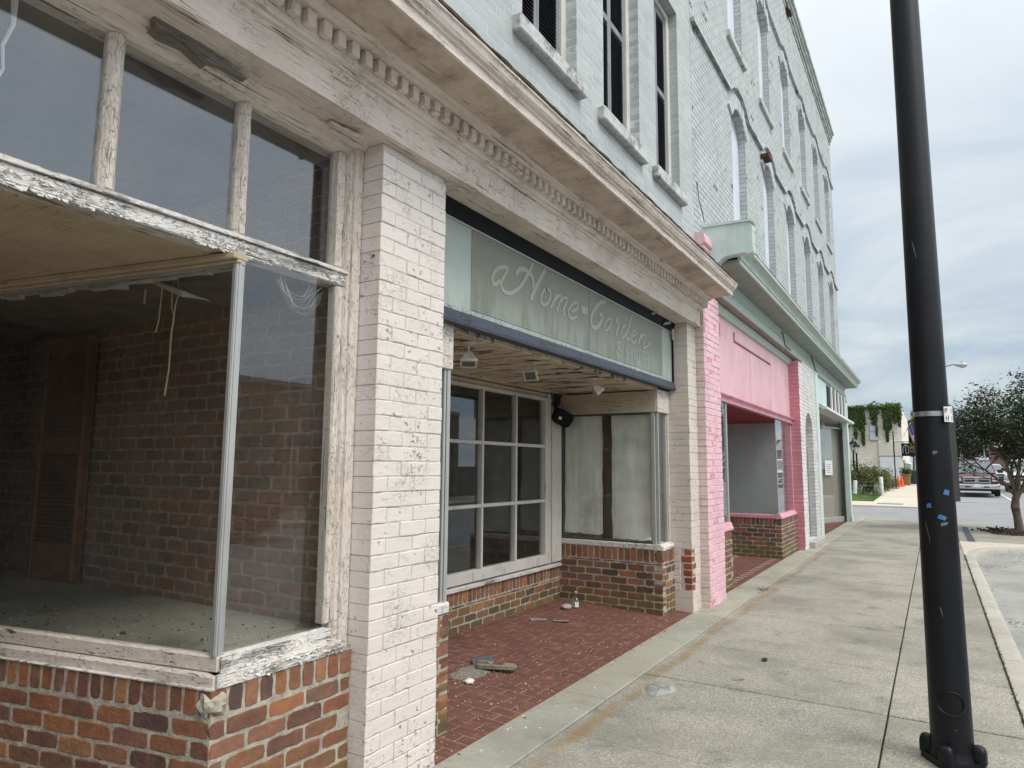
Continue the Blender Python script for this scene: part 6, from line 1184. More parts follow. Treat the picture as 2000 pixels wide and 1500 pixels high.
# ------------------------------------------------------------------ pickups and cars
M['tyre'] = wash('tyre_rubber', (0.018, 0.018, 0.018), 0.3, 0.8); M['chrome'] = wash('chrome_trim', (0.62, 0.62, 0.62), 0.1, 0.18, 0.9)
M['wind'] = wash('vehicle_glass', (0.10, 0.13, 0.15), 0.2, 0.06, spec=0.9); M['headl'] = wash('headlight_lens', (0.55, 0.52, 0.45), 0.2, 0.15, spec=0.6); M['blackp'] = wash('black_plastic', (0.02, 0.02, 0.022), 0.2, 0.5)
def carpaint(n, c): return wash(n, c, 0.06, 0.22, 0.15, sc=2, spec=0.6)
def vehicle(name, label, cat, x, y, z, yaw, col, W_=2.02, H_=1.93, L_=5.6, hood=1.12, truck=True, group=None, grille='cross', bumper='chrome', plate=True):
    t = thing(name, label, cat, (x, y, z), group); cs, sn = math.cos(yaw), math.sin(yaw)
    T_ = lambda p: (x+p[0]*cs-p[1]*sn, y+p[0]*sn+p[1]*cs, z+p[2])
    def put(mb, nm, mat, par, sm=None):
        mb.v = [T_(p) for p in mb.v]; return mb.build(nm, mat, par, sm)
    w = W_/2; g = 0.42 if truck else 0.28
    def ring(yy, hw, z0, z1, rr=0.10, tb=0.0):
        o_ = []
        for cx_, cz_, a0 in ((hw-rr, z0+rr*0.6, -PI/2), (hw-rr-tb, z1-rr, 0), (-hw+rr+tb, z1-rr, PI/2), (-hw+rr, z0+rr*0.6, PI)):
            for k in range(5):
                a = a0+PI/2*k/4; o_.append((cx_+rr*math.cos(a), yy, cz_+rr*(0.6 if cz_ < (z0+z1)/2 else 1)*math.sin(a)))
        return o_
    mb = MB()
    bz = hood
    mb.loft([ring(0.10, w*0.86, g+0.18, bz-0.18, 0.08), ring(0.02, w*0.90, g+0.12, bz-0.14, 0.10), ring(0.10, w*0.97, g+0.05, bz-0.06, 0.12, 0.05), ring(0.40, w, g, bz-0.005, 0.12, 0.06), ring(1.35, w, g, bz+0.05, 0.12, 0.05), ring(2.2, w, g, bz+0.06, 0.1, 0.04), ring(L_-0.15, w, g, bz+(0.10 if truck else 0.0), 0.08, 0.02), ring(L_, w*0.97, g+0.1, bz+0.04, 0.08, 0.02)])
    mb.prism([(-w*0.62, bz-0.02), (-w*0.5, bz+0.085), (w*0.5, bz+0.085), (w*0.62, bz-0.02)], 0, 1, 'y') if False else None
    mb.loft([[(-w*0.58, yy, bz-0.05), (-w*0.46, yy, bz+h_), (w*0.46, yy, bz+h_), (w*0.58, yy, bz-0.05)] for yy, h_ in ((0.22, -0.03), (0.5, 0.035), (1.3, 0.085))])
    body = put(mb, 'body', col, t, 40)
    c0, c1, c2, c3 = 1.22, 1.98, (3.45 if truck else L_-1.25), (3.7 if truck else L_-0.35)
    mb = MB(); zt = H_; b0 = bz+0.03
    R4 = lambda hw0, hw1: None
    mb.loft([[(-w*0.90, c0, b0), (w*0.90, c0, b0), (w*0.90, c3, b0), (-w*0.90, c3, b0)], [(-w*0.72, c1, zt-0.07), (w*0.72, c1, zt-0.07), (w*0.72, c2, zt-0.07), (-w*0.72, c2, zt-0.07)], [(-w*0.64, c1+0.12, zt), (w*0.64, c1+0.12, zt), (w*0.64, c2-0.1, zt), (-w*0.64, c2-0.1, zt)]])
    put(mb, 'cabin', col, body)
    def quad(nm, a, b, c_, d, mat, off=0.012, sh=0.07, par=None):
        P = [Vector(q) for q in (a, b, c_, d)]; cen = sum(P, Vector())/4; n_ = (P[1]-P[0]).cross(P[3]-P[0]).normalized()
        if n_.dot(cen-Vector((0, (c1+c2)/2, 1.3))) < 0: n_ = -n_
        Q = [cen+(p-cen)*(1-sh)+n_*off for p in P]; Q2 = [q-n_*0.03 for q in Q]
        mb = MB(); mb.add(Q+Q2, [(0, 1, 2, 3), (4, 5, 6, 7), (0, 1, 5, 4), (1, 2, 6, 5), (2, 3, 7, 6), (3, 0, 4, 7)]); return put(mb, nm, mat, par or t)
    quad('windshield', (-w*0.90, c0, b0+0.04), (w*0.90, c0, b0+0.04), (w*0.72, c1, zt-0.07), (-w*0.72, c1, zt-0.07), M['wind'])
    for sx in (-1, 1): quad('side_window', (sx*w*0.90, c0+0.15, b0+0.05), (sx*w*0.90, c3-0.1, b0+0.05), (sx*w*0.72, c2, zt-0.09), (sx*w*0.72, c1, zt-0.09), M['wind'])
    # face
    if grille == 'cross':
        mb = MB(); mb.loft([ring(-0.035, w*0.60, g+0.28, bz-0.13, 0.07), ring(0.06, w*0.62, g+0.26, bz-0.10, 0.08)])
        gr_ = put(mb, 'grille', M['chrome'], t, 40)
        for sx in (-1, 1):
            for z0, z1 in ((g+0.335, g+0.44), (g+0.485, bz-0.175)):
                mb = MB(); a, b = sorted((sx*w*0.075, sx*w*0.54)); mb.box(a, b, -0.045, -0.034, z0, z1, 0.004); put(mb, 'grille_opening', M['blackp'], gr_)
    else:
        mb = MB(); mb.loft([ring(-0.02, w*0.62, g+0.22, bz-0.16, 0.06), ring(0.06, w*0.64, g+0.2, bz-0.12, 0.07)]); gr_ = put(mb, 'grille', M['blackp'], t, 40)
        mb = MB(); mb.box(-w*0.55, w*0.55, -0.035, -0.021, (g+bz)/2-0.01, (g+bz)/2+0.05, 0.004); put(mb, 'grille_bar', M['chrome'], gr_)
    for sx in (-1, 1):
        a, b = sorted((sx*w*0.66, sx*w*0.95)); mb = MB(); mb.loft([[(a, -0.005, g+0.36), (b, 0.06, g+0.36), (b, 0.06, bz-0.15), (a, -0.005, bz-0.13)], [(a, 0.12, g+0.36), (b, 0.16, g+0.36), (b, 0.16, bz-0.15), (a, 0.12, bz-0.13)]]); put(mb, 'headlight', M['headl'], t)
        mb = MB(); a, b = sorted((sx*w*0.98, sx*(w+0.22))); mb.box(a, b, c0+0.32, c0+0.42, bz+0.10, bz+0.28, 0.03); put(mb, 'mirror', M['blackp'], t)
    mb = MB(); mb.loft([ring(-0.12, w*0.88, g-0.02, g+0.20, 0.06), ring(-0.06, w*0.98, g-0.04, g+0.24, 0.06), ring(0.20, w*0.99, g-0.04, g+0.22, 0.06)]); bp = put(mb, 'bumper', M['chrome'] if bumper == 'chrome' else M['blackp'], t, 40)
    for sx in (-1, 1):
        a, b = sorted((sx*w*0.28, sx*w*0.52)); mb = MB(); mb.box(a, b, -0.128, -0.115, g+0.04, g+0.11, 0.003); put(mb, 'fog_recess', M['blackp'], bp)
    mb = MB(); mb.box(-w*0.8, w*0.8, 0.05, L_-0.3, g-0.14, g+0.02); put(mb, 'underbody', M['blackp'], t)
    if plate: mb = MB(); mb.box(-0.155, 0.155, -0.135, -0.121, g+0.05, g+0.20, 0.004); put(mb, 'number_plate', M['sign_white'], bp)
    wr = 0.40 if truck else 0.33
    for sx in (-1, 1):
        for yy in (0.95, L_-1.15):
            mb = MB(); xo = sx*(w-0.13); R_ = lambda rr, dx: [(xo+sx*dx, yy+rr*math.cos(a), wr+rr*math.sin(a)) for a in [2*PI*k/20 for k in range(20)]]
            mb.loft([R_(wr-0.03, -0.13), R_(wr, -0.10), R_(wr, 0.10), R_(wr-0.03, 0.13), R_(wr*0.62, 0.135)]); tw_ = put(mb, 'wheel', M['tyre'], t, 40)
            mb = MB(); mb.loft([R_(wr*0.62, 0.12), R_(wr*0.60, 0.14), R_(wr*0.2, 0.12), R_(0.02, 0.125)]); put(mb, 'rim', M['chrome'], tw_, 40)
    return t
vehicle('pickup_truck', 'dark red pickup truck with chrome cross grille standing at the crossing', 'pickup truck', 1.86, 43.6, gz(43.6), -0.02, carpaint('maroon_paint', (0.095, 0.018, 0.027)))
vehicle('pickup_truck', 'white pickup truck with black grille behind the street tree', 'pickup truck', 4.45, 50.2, gz(50.2), -0.16, carpaint('white_paint', (0.72, 0.73, 0.75)), grille='bar', bumper='chrome')
vehicle('parked_car', 'silver car with dark grille seen between the two pickup trucks', 'car', 3.75, 62.5, gz(62.5), 0.05, carpaint('silver_paint', (0.42, 0.46, 0.48)), W_=1.85, H_=1.52, L_=4.6, hood=0.92, truck=False, grille='bar', bumper='black', plate=False)
mb = MB()
def paintline(p0, p1, w):
    a, b = Vector(p0), Vector(p1); n = int((b-a).length/2)+1; d = (b-a).normalized(); s = Vector((-d.y, d.x))*w/2
    for k in range(n):
        p, q = a.lerp(b, k/n), a.lerp(b, (k+1)/n); zf = lambda y: -0.135+(gz(max(y, 26))-0.05+0.135)*min(1, (y-22)/6.0)+0.006+0.012
        mb.add([(p.x-s.x, p.y-s.y, zf(p.y)), (p.x+s.x, p.y+s.y, zf(p.y)), (q.x+s.x, q.y+s.y, zf(q.y)), (q.x-s.x, q.y-s.y, zf(q.y))], [(0, 1, 2, 3)])
paintline((3.1, 40.5), (3.02, 62), 0.12); paintline((0.8, 38.6), (3.2, 39.3), 0.25); paintline((6.5, 38), (6.5, 100), 0.12)
struct(mb, 'road_marking', M['yellowish'])
# ------------------------------------------------------------------ the far corner: pavement, lawn, planting, white building
mb = MB(); strip(mb, -2.5, 0.62, [33.4, 38, 45, 52, 60, 70, 110], lambda y: gz(y)); strip(mb, -40, -2.5, [33.4, 36.4], lambda y: gz(y)-0.004)
for y in (33.4,): mb.box(-40, 0.62, 33.34, 33.4, gz(33)-0.16, gz(33.4)-0.001)
for a, b in zip([33.4, 40, 50, 60, 80], [40, 50, 60, 80, 110]): mb.add([(0.62, a, gz(a)), (0.62, b, gz(b)), (0.62, b, gz(b)-0.2), (0.62, a, gz(a)-0.2)], [(0, 1, 2, 3)])
struct(mb, 'far_pavement', M['farwalk'])
mb = MB(); mb.box(-2.25, -1.25, 34.55, 35.35, gz(35)-0.02, gz(35)+0.012); tag(mb.build('utility_cover', M['grey_frame'], at=(-1.8, 35, gz(35))), 'dark flat utility cover in the far pale pavement', 'cover')
mb = MB(); mb.loft([[(-5.4+sx*math.cos(a)*2.95, 39.3+sy*math.sin(a)*2.6, gz(39.3)+h_) for a in [2*PI*k/40 for k in range(40)]] for sx, sy, h_ in ((1.0, 1.08, -0.06), (0.98, 1.05, 0.03), (0.85, 0.9, 0.09), (0.5, 0.5, 0.15), (0.02, 0.02, 0.16))]); struct(mb, 'lawn_soil', wash('lawn_soil_green', (0.075, 0.14, 0.03), 0.3, 0.9, sc=8))
mb = MB(); r = random.Random(4)
for _ in range(12000):
    a = r.uniform(0, 2*PI); q = math.sqrt(r.random()); x, y = -5.4+2.93*q*math.cos(a), 39.3+2.75*q*math.sin(a); z0 = gz(39.3)+0.16-0.13*q*q; h_ = r.uniform(0.04, 0.10); d = r.uniform(0, PI); w = 0.012
    mb.add([(x-w*math.cos(d), y-w*math.sin(d), z0-0.03), (x+w*math.cos(d), y+w*math.sin(d), z0-0.03), (x+r.gauss(0, 0.02), y+r.gauss(0, 0.02), z0+h_)], [(0, 1, 2)])
tag(mb.build('lawn_grass', leafmat('bright_grass', (0.06, 0.13, 0.02), (0.11, 0.22, 0.035), (0.19, 0.32, 0.06), 0.3), recalc=False), kind='stuff')
mb = MB(); strip(mb, -30, -2.5, [36.4, 44, 52, 59.5], lambda y: gz(y)-0.012); struct(mb, 'planting_bed', M['dirt'])
for k in range(4):
    mb = MB(); mb.box(-3.1+k*0.12, -2.45+k*0.05, 43.0+k*2.2, 43.35+k*2.2, gz(43+k*2.2)-0.05, gz(43+k*2.2)+0.06, 0.02); tag(mb.build('edging_block', M['farwalk'], at=(-2.8, 43.2+k*2.2, gz(43))), ['pale edging block beside the white bollard by the bench', 'second pale edging block behind the white bollard', 'third pale edging block along the planting', 'farthest pale edging block near the orange cones'][k], 'edging', 'edging blocks of the planting bed')
def bush(name, label, cat, x, y, rx, ry, h, mat, n, s, seed, group=None, z0=None):
    z = gz(y) if z0 is None else z0; t = thing(name, label, cat, (x, y, z), group); r = random.Random(seed)
    mb = MB()
    for k in range(7):
        a = 2*PI*k/7; mb.tube([(x+0.05*math.cos(a), y+0.05*math.sin(a), z-0.02), (x+rx*0.3*math.cos(a), y+ry*0.3*math.sin(a), z+h*0.4), (x+rx*0.6*math.cos(a), y+ry*0.6*math.sin(a), z+h*0.8)], [0.02, 0.014, 0.006], 5)
    mb.build('stem', M['bark'], t)
    pts = []
    for _ in range(160):
        d = Vector((r.gauss(0, 1), r.gauss(0, 1), abs(r.gauss(0, 1)))).normalized(); k = r.uniform(0.55, 1.0)*(1+0.25*mnoise.noise(d*2+Vector((seed, 0, 0)))); pts.append((x+d.x*rx*k, y+d.y*ry*k, z+0.05+d.z*h*k))
    mb = MB(); leaves(mb, pts, n, s*0.6, s*1.3, 0.14, seed); mb.build('foliage', mat, t, recalc=False)
M['russet'] = leafmat('russet_shrub_leaf', (0.04, 0.07, 0.02), (0.10, 0.13, 0.04), (0.26, 0.13, 0.08), 0.15)
M['goldleaf'] = leafmat('golden_shrub_leaf', (0.14, 0.16, 0.02), (0.32, 0.32, 0.04), (0.5, 0.46, 0.08), 0.3); M['whiteleaf'] = leafmat('white_edged_leaf', (0.09, 0.16, 0.06), (0.3, 0.36, 0.2), (0.6, 0.62, 0.5), 0.2)
bush('shrub', 'large rounded russet and green shrub behind the black bench', 'shrub', -3.55, 48.0, 1.25, 1.6, 1.45, M['russet'], 6500, 0.065, 1)
bush('shrub', 'russet green shrub nearest the orange cones', 'shrub', -2.95, 51.5, 0.85, 1.3, 1.15, M['russet'], 4500, 0.06, 2)
bush('shrub', 'dark green shrub left of the bench by the shop corner', 'shrub', -4.85, 45.0, 0.9, 1.2, 1.25, M['green_leaf'], 4200, 0.06, 3)
bush('shrub', 'white flowering green shrub between the lamp posts and the garage panel', 'shrub', -4.5, 53.0, 1.1, 0.9, 1.5, M['green_leaf'], 4000, 0.065, 4)
bush('shrub', 'bright yellow shrub at the foot of the two lamp posts', 'shrub', -5.35, 55.5, 0.75, 0.7, 1.75, M['goldleaf'], 2000, 0.06, 5)
bush('flowering_plant', 'low white edged plant between the short bollard and the bench', 'plant', -3.45, 42.2, 0.35, 0.4, 0.5, M['whiteleaf'], 900, 0.035, 6)
bush('flowering_plant', 'low pale yellow plant at the foot of the tall white bollard', 'plant', -2.68, 42.3, 0.22, 0.3, 0.5, M['whiteleaf'], 700, 0.035, 7)
mb = MB(); r = random.Random(8)
for _ in range(60): 
    x, y, z = -4.3+r.gauss(0, 0.5), 52.1+r.gauss(0, 0.15), gz(52)+1.2+r.gauss(0, 0.18); s = 0.05; mb.box(x-s, x+s, y-s, y+s, z-s*0.6, z+s*0.6, 0.02)
tag(mb.build('white_blossoms', M['sign_white']), kind='stuff')
for x, y, h_, lb, lean in ((-3.72, 41.4, 0.80, 'short leaning white bollard at the edge of the lawn', 0.06), (-2.52, 42.9, 0.97, 'tall upright white bollard beside the black bench', 0.0)):
    mb = MB(); z = gz(y); mb.tube([(x, y, z-0.05), (x+lean*0.5, y, z+h_*0.5), (x+lean, y, z+h_*0.93), (x+lean, y, z+h_*0.985), (x+lean, y, z+h_)], [0.095, 0.095, 0.095, 0.085, 0.05], 14); tag(mb.build('bollard', M['sign_white'], at=(x, y, z), smooth=40), lb, 'bollard', 'white bollards by the far lawn')
bn = thing('park_bench', 'black slatted park bench in front of the russet shrubs', 'bench', (-3.1, 42.4, gz(42.4)))
z = gz(42.4); bx0, bx1, by0, by1 = -3.38, -2.82, 41.6, 43.1
mb = MB()
for k in range(5): mb.box(-3.30+k*0.095, -3.225+k*0.095, by0, by1, z+0.42, z+0.45, 0.004)
mb.build('seat', M['near_black'], bn); mb = MB()
for k in range(5): mb.obox((-3.36-0.02*k, by0, z+0.52+0.085*k), (1, 0, 0), (0, 1, 0), (0.2, 0, 1), -0.012, 0.012, 0, by1-by0, -0.032, 0.032, 0.004)
mb.build('backrest', M['near_black'], bn)
for y in (by0+0.06, by1-0.06):
    mb = MB(); mb.tube([(-3.46, y, z+0.95), (-3.36, y, z+0.5), (-3.30, y, z+0.42), (-3.36, y, z)], 0.025, 6); mb.tube([(-3.30, y, z+0.42), (-2.86, y, z+0.42), (-2.84, y, z)], 0.025, 6); mb.tube([(-3.36, y, z+0.62), (-2.9, y, z+0.64), (-2.86, y, z+0.42)], 0.022, 6); mb.build('leg', M['near_black'], bn, 40)
def lamp_post(x, y, h_, label):
    z = gz(y); t = thing('lamp_post', label, 'lamp post', (x, y, z), 'old style lamp posts beside the white building')
    MB().lathe([(0.14, -0.05), (0.14, 0.3), (0.09, 0.38), (0.055, 0.5), (0.045, h_-0.75), (0.07, h_-0.72), (0.05, h_-0.68)], (x, y, z), 14).build('post', M['near_black'], t, 40)
    mb = MB(); mb.loft([sq((x, y), w, z+h_+dz, 8, 0.9) for w, dz in ((0.09, -0.68), (0.12, -0.66), (0.19, -0.30), (0.18, -0.28))]); mb.build('lantern_glass', wash('frosted_lantern', (0.6, 0.62, 0.58), 0.1, 0.3), t)
    mb = MB(); mb.loft([sq((x, y), w, z+h_+dz, 8, 0.9) for w, dz in ((0.24, -0.29), (0.23, -0.25), (0.10, -0.10), (0.05, -0.06), (0.03, 0.02), (0.005, 0.10))])
    for k in range(4):
        a = PI/4+PI/2*k; mb.tube([(x+0.12*math.cos(a), y+0.12*math.sin(a), z+h_-0.67), (x+0.2*math.cos(a), y+0.2*math.sin(a), z+h_-0.28)], 0.014, 4)
    mb.build('lantern_cap', M['near_black'], t)
lamp_post(-4.05, 47.4, 2.95, 'right one of the two black lantern lamp posts'); lamp_post(-4.33, 48.6, 3.15, 'left one of the two black lantern lamp posts, close to the shop corner')
# white building with ivy
wb = thing('white_building', 'two storey cream white painted building with garage panel and ivy on its parapet', 'building', (-1.95, 59.5, gz(59.5)))
z0 = gz(59.5); zt = 6.40
mb = MB(); mb.box(-17, -1.95, 59.5, 76, z0-0.3, zt, 0.0); mb.box(-17.1, -1.90, 59.42, 76, zt, zt+0.10, 0.02); mb.build('wall', wall_brick('cream_side_wall', (0.80, 0.755, 0.64), (0.60, 0.565, 0.49), jl=0.012, row=0.08, ax='XZ', bump=0.006, grime=0.35, grimecol=(0.42, 0.39, 0.33)), wb)
mb = MB(); mb.box(-4.12, -3.50, 59.44, 59.499, 3.78, 5.2, 0.01); w_ = mb.build('window', M['alu'], wb); mb = MB(); mb.box(-4.06, -3.56, 59.41, 59.439, 3.86, 4.45); mb.box(-4.06, -3.56, 59.41, 59.439, 4.52, 5.14); mb.build('pane', M['white_board'], w_)
mb = MB(); mb.box(-3.55, -1.86, 59.38, 59.499, 2.62, 3.75, 0.01)
for k in range(14): mb.box(-3.52+k*0.118, -3.45+k*0.118, 59.36, 59.379, 2.66, 3.71, 0.005)
mb.build('siding_panel', wash('cream_siding', (0.72, 0.69, 0.60), 0.06, 0.6), wb)
mb = MB(); mb.box(-3.52, -2.1, 59.42, 59.499, z0, 2.58, 0.0)
for k in range(4): mb.box(-3.5, -2.12, 59.405, 59.419, z0+0.05+k*0.51, z0+0.53+k*0.51, 0.008)
mb.build('garage_panel', wash('white_garage_panel', (0.76, 0.79, 0.80), 0.05, 0.5), wb)
mb = MB(); mb.box(-1.949, -1.90, 59.9, 75.5, z0, 2.35, 0.0); mb.build('shop_front', M['blackp'], wb)
mb = MB()
for k in range(5): mb.box(-1.9, -1.86, 60+k*3.0, 60.25+k*3.0, z0, 2.35)
mb.box(-1.9, -1.80, 59.6, 75.5, 2.1, 2.3); mb.build('shop_front_posts', M['sign_white'], wb)
mb = MB(); rv = random.Random(12)
def vine(x, zlow, wid, n):
    for _ in range(n):
        k = rv.random()**0.9; z = zt+0.12-(zt-zlow)*k; x_ = x+rv.gauss(0, wid*(1-0.75*k)); p = Vector((x_, 59.36-abs(rv.gauss(0, 0.05)), z)); a = Vector((rv.gauss(0, 1), rv.gauss(0, 0.4), rv.gauss(-0.6, 0.6))).normalized(); b = a.cross(Vector((rv.gauss(0, 0.4), 1, rv.gauss(0, 0.4)))).normalized(); l = rv.uniform(0.05, 0.11)
        mb.add([p-a*l, p+b*l*0.7, p+a*l, p-b*l*0.7], [(0, 1, 2, 3)], 0, min(1, max(0, 0.45-0.35*k+rv.gauss(0, 0.2)+0.3*(z > zt-0.1))))
for x, zl, wd, n in ((-6.1, 4.0, 0.2, 200), (-5.55, 4.7, 0.2, 260), (-5.05, 3.8, 0.14, 300), (-4.75, 4.5, 0.15, 260), (-4.55, 3.3, 0.15, 420), (-3.75, 4.9, 0.22, 380), (-3.6, 4.0, 0.06, 120), (-3.05, 4.6, 0.1, 150), (-2.9, 3.6, 0.13, 520), (-2.65, 4.5, 0.08, 160), (-2.35, 5.0, 0.2, 380), (-2.05, 4.7, 0.12, 300)): vine(x, zl, wd, n)
for _ in range(1300):
    x = rv.uniform(-7.2, -1.9); p = Vector((x, 59.45+rv.gauss(0, 0.12), zt-0.05+rv.gauss(0, 0.09)+(0.12 if x > -2.5 else 0))); a = Vector((rv.gauss(0, 1), rv.gauss(0, 1), rv.gauss(0, 0.5))).normalized(); b = a.cross(Vector((rv.gauss(0, 1), rv.gauss(0, 1), 1))).normalized(); l = rv.uniform(0.05, 0.11); mb.add([p-a*l, p+b*l*0.6, p+a*l, p-b*l*0.6], [(0, 1, 2, 3)])
tag(mb.build('ivy', M['green_leaf'], at=(-4, 59.4, zt), recalc=False), 'green ivy spilling in strands over the cream white building parapet', 'ivy')
hs_ = thing('hanging_sign', 'black shop sign with gold house outline hanging from a slim post', 'sign', (-2.42, 57.0, gz(57)))
z = gz(57); mb = MB(); mb.tube([(-2.42, 57, z), (-2.42, 57, z+3.9)], 0.04, 8); mb.tube([(-2.42, 57, z+3.12), (-0.9, 57, z+3.12)], 0.02, 6); mb.tube([(-2.42, 57, z+3.85), (-1.6, 57, z+3.55)], 0.006, 5); mb.build('post', M['near_black'], hs_)
mb = MB(); mb.box(-1.95, -0.75, 56.97, 57.03, z+2.1, z+3.02, 0.01); mb.tube([(-1.8, 57, z+3.0), (-1.8, 57, z+3.12)], 0.01, 5); mb.tube([(-0.9, 57, z+3.0), (-0.9, 57, z+3.12)], 0.01, 5); mb.build('sign_board', M['near_black'], hs_)
M['gold'] = wash('gold_lettering', (0.55, 0.33, 0.05), 0.1, 0.5); mb = MB(); o = Vector((-1.36, 56.969, z+2.6))
for i, c in enumerate('PHEL'): glyph(mb, c, i*0.165, 0, 0.17, o, Vector((1, 0, 0)), Vector((0, -1, 0)), 0.008, 0.2)
for i, c in enumerate('LIHUA'): glyph(mb, c, i*0.10, -0.2, 0.10, o, Vector((1, 0, 0)), Vector((0, -1, 0)), 0.008, 0.2)
mb.build('sign_letters', M['gold'], hs_)
mb = MB(); P = [(-1.85, 2.3), (-1.85, 2.72), (-1.68, 2.92), (-1.5, 2.78), (-1.5, 2.3), (-1.68, 2.3), (-1.68, 2.9)]
for a, b in zip(P[:-1], P[1:]): mb.tube([(a[0], 56.965, z+a[1]), (b[0], 56.965, z+b[1])], 0.008, 4)
mb.build('house_outline', M['sign_white'], hs_)
fl = thing('flag', 'striped red and white flag with blue corner on a slanted staff', 'flag', (-1.9, 60.5, 4.4))
M['flag_r'] = wash('flag_red', (0.42, 0.04, 0.06), 0.1, 0.8); M['flag_b'] = wash('flag_blue', (0.03, 0.05, 0.17), 0.1, 0.8)
mb = MB(); mb.tube([(-1.9, 60.6, 4.1), (-1.35, 60.3, 5.2)], 0.02, 6); mb.build('staff', M['alu'], fl)
mb = MB(); rows, cols = 13, 12
for i in range(rows):
    for k in range(cols):
        def fp(u, v):                                               # hanging cloth: u down the fly, v across the stripes
            return Vector((-1.62+0.42*u+0.34*v+0.05*math.sin(9*v+3*u), 60.42+0.08*math.sin(8*v), 4.72-1.45*u+0.32*v-0.1*math.sin(4*u)))
        q = [fp(k/cols, i/rows), fp((k+1)/cols, i/rows), fp((k+1)/cols, (i+1)/rows), fp(k/cols, (i+1)/rows)]; q += [p+Vector((0, 0.012, 0)) for p in q]
        mb.add(q, [(0, 1, 2, 3), (4, 5, 6, 7)], 2 if (i >= 6 and k < 5) else i % 2, 0.5)
mb.build('cloth', [M['flag_r'], M['sign_white'], M['flag_b']], fl)
for x, y, lb in ((-2.15, 54.2, 'nearer orange traffic cone beside the slim sign post'), (-1.98, 55.2, 'farther orange traffic cone near the brown planter')):
    z = gz(y); t = thing('traffic_cone', lb, 'traffic cone', (x, y, z), 'orange traffic cones')
    MB().lathe([(0.15, 0.03), (0.06, 0.6), (0.035, 0.72), (0.02, 0.725)], (x, y, z), 14).build('cone', wash('orange_plastic', (0.72, 0.10, 0.02), 0.05, 0.4), t, 40)
    mb = MB(); mb.box(x-0.19, x+0.19, y-0.19, y+0.19, z, z+0.035, 0.008); mb.build('cone_base', bpy.data.materials['orange_plastic'], t)
pt = thing('planter', 'brown planter box with a green bush beside the building corner', 'planter', (-1.78, 57.6, gz(57.6))); z = gz(57.6)
mb = MB(); mb.loft([sq((-1.78, 57.6), w, z+h_, 16, 0.3) for w, h_ in ((0.26, 0), (0.30, 0.7), (0.33, 0.72), (0.33, 0.8), (0.27, 0.8))]); mb.build('box', wash('brown_planter', (0.26, 0.13, 0.06), 0.1, 0.7), pt)
mb = MB(); leaves(mb, [(-1.78+0.2*math.cos(k), 57.6+0.2*math.sin(k*1.7), z+0.85+0.3*((k*0.37) % 1)) for k in range(40)], 900, 0.03, 0.07, 0.1, 4); mb.build('bush', M['green_leaf'], pt, recalc=False)
tb = thing('litter_bin', 'dark green wheeled bin standing by the dark shop front', 'bin', (-1.35, 58.6, gz(58.6))); z = gz(58.6)
mb = MB(); mb.loft([sq((-1.35, 58.6), w, z+h_, 16, 0.35) for w, h_ in ((0.26, 0.06), (0.32, 0.95), (0.34, 0.98))]); mb.build('bin_body', wash('dark_green_plastic', (0.015, 0.05, 0.045), 0.1, 0.4), tb, 40)
mb = MB(); mb.loft([sq((-1.35, 58.6), w, z+h_, 16, 0.35) for w, h_ in ((0.36, 0.985), (0.36, 1.02), (0.25, 1.10), (0.05, 1.12))]); mb.build('lid', bpy.data.materials['dark_green_plastic'], tb, 40)
# street light far off, behind the pole
sl = thing('street_light', 'grey cobra head street light on a curved arm against the sky', 'street light', (2.1, 40.5, gz(40.5)))
mb = MB(); mb.tube([(2.9-3.2, 41.0, gz(41)-0.1), (-0.3, 41.0, 6.3)], [0.10, 0.06], 10); mb.tube([(-0.3, 41.0, 6.25), (0.2, 40.9, 6.55), (0.75, 40.7, 6.80), (1.1, 40.55, 6.86)], 0.028, 6); mb.build('mast', M['grey_frame'], sl, 40)
mb = MB(); R5 = lambda x, w, z0_, z1_: [(x, 40.5+w*math.cos(a), (z0_+z1_)/2+(z1_-z0_)/2*math.sin(a)) for a in [2*PI*k/14 for k in range(14)]]
mb.loft([R5(1.08, 0.03, 6.83, 6.89), R5(1.2, 0.08, 6.76, 6.90), R5(1.42, 0.16, 6.66, 6.92), R5(1.55, 0.17, 6.66, 6.91), R5(1.66, 0.10, 6.72, 6.88), R5(1.69, 0.03, 6.77, 6.84)]); mb.tube([(1.45, 40.5, 6.9), (1.45, 40.5, 7.0)], 0.04, 6); mb.build('lamp_head', M['alu'], sl, 40)
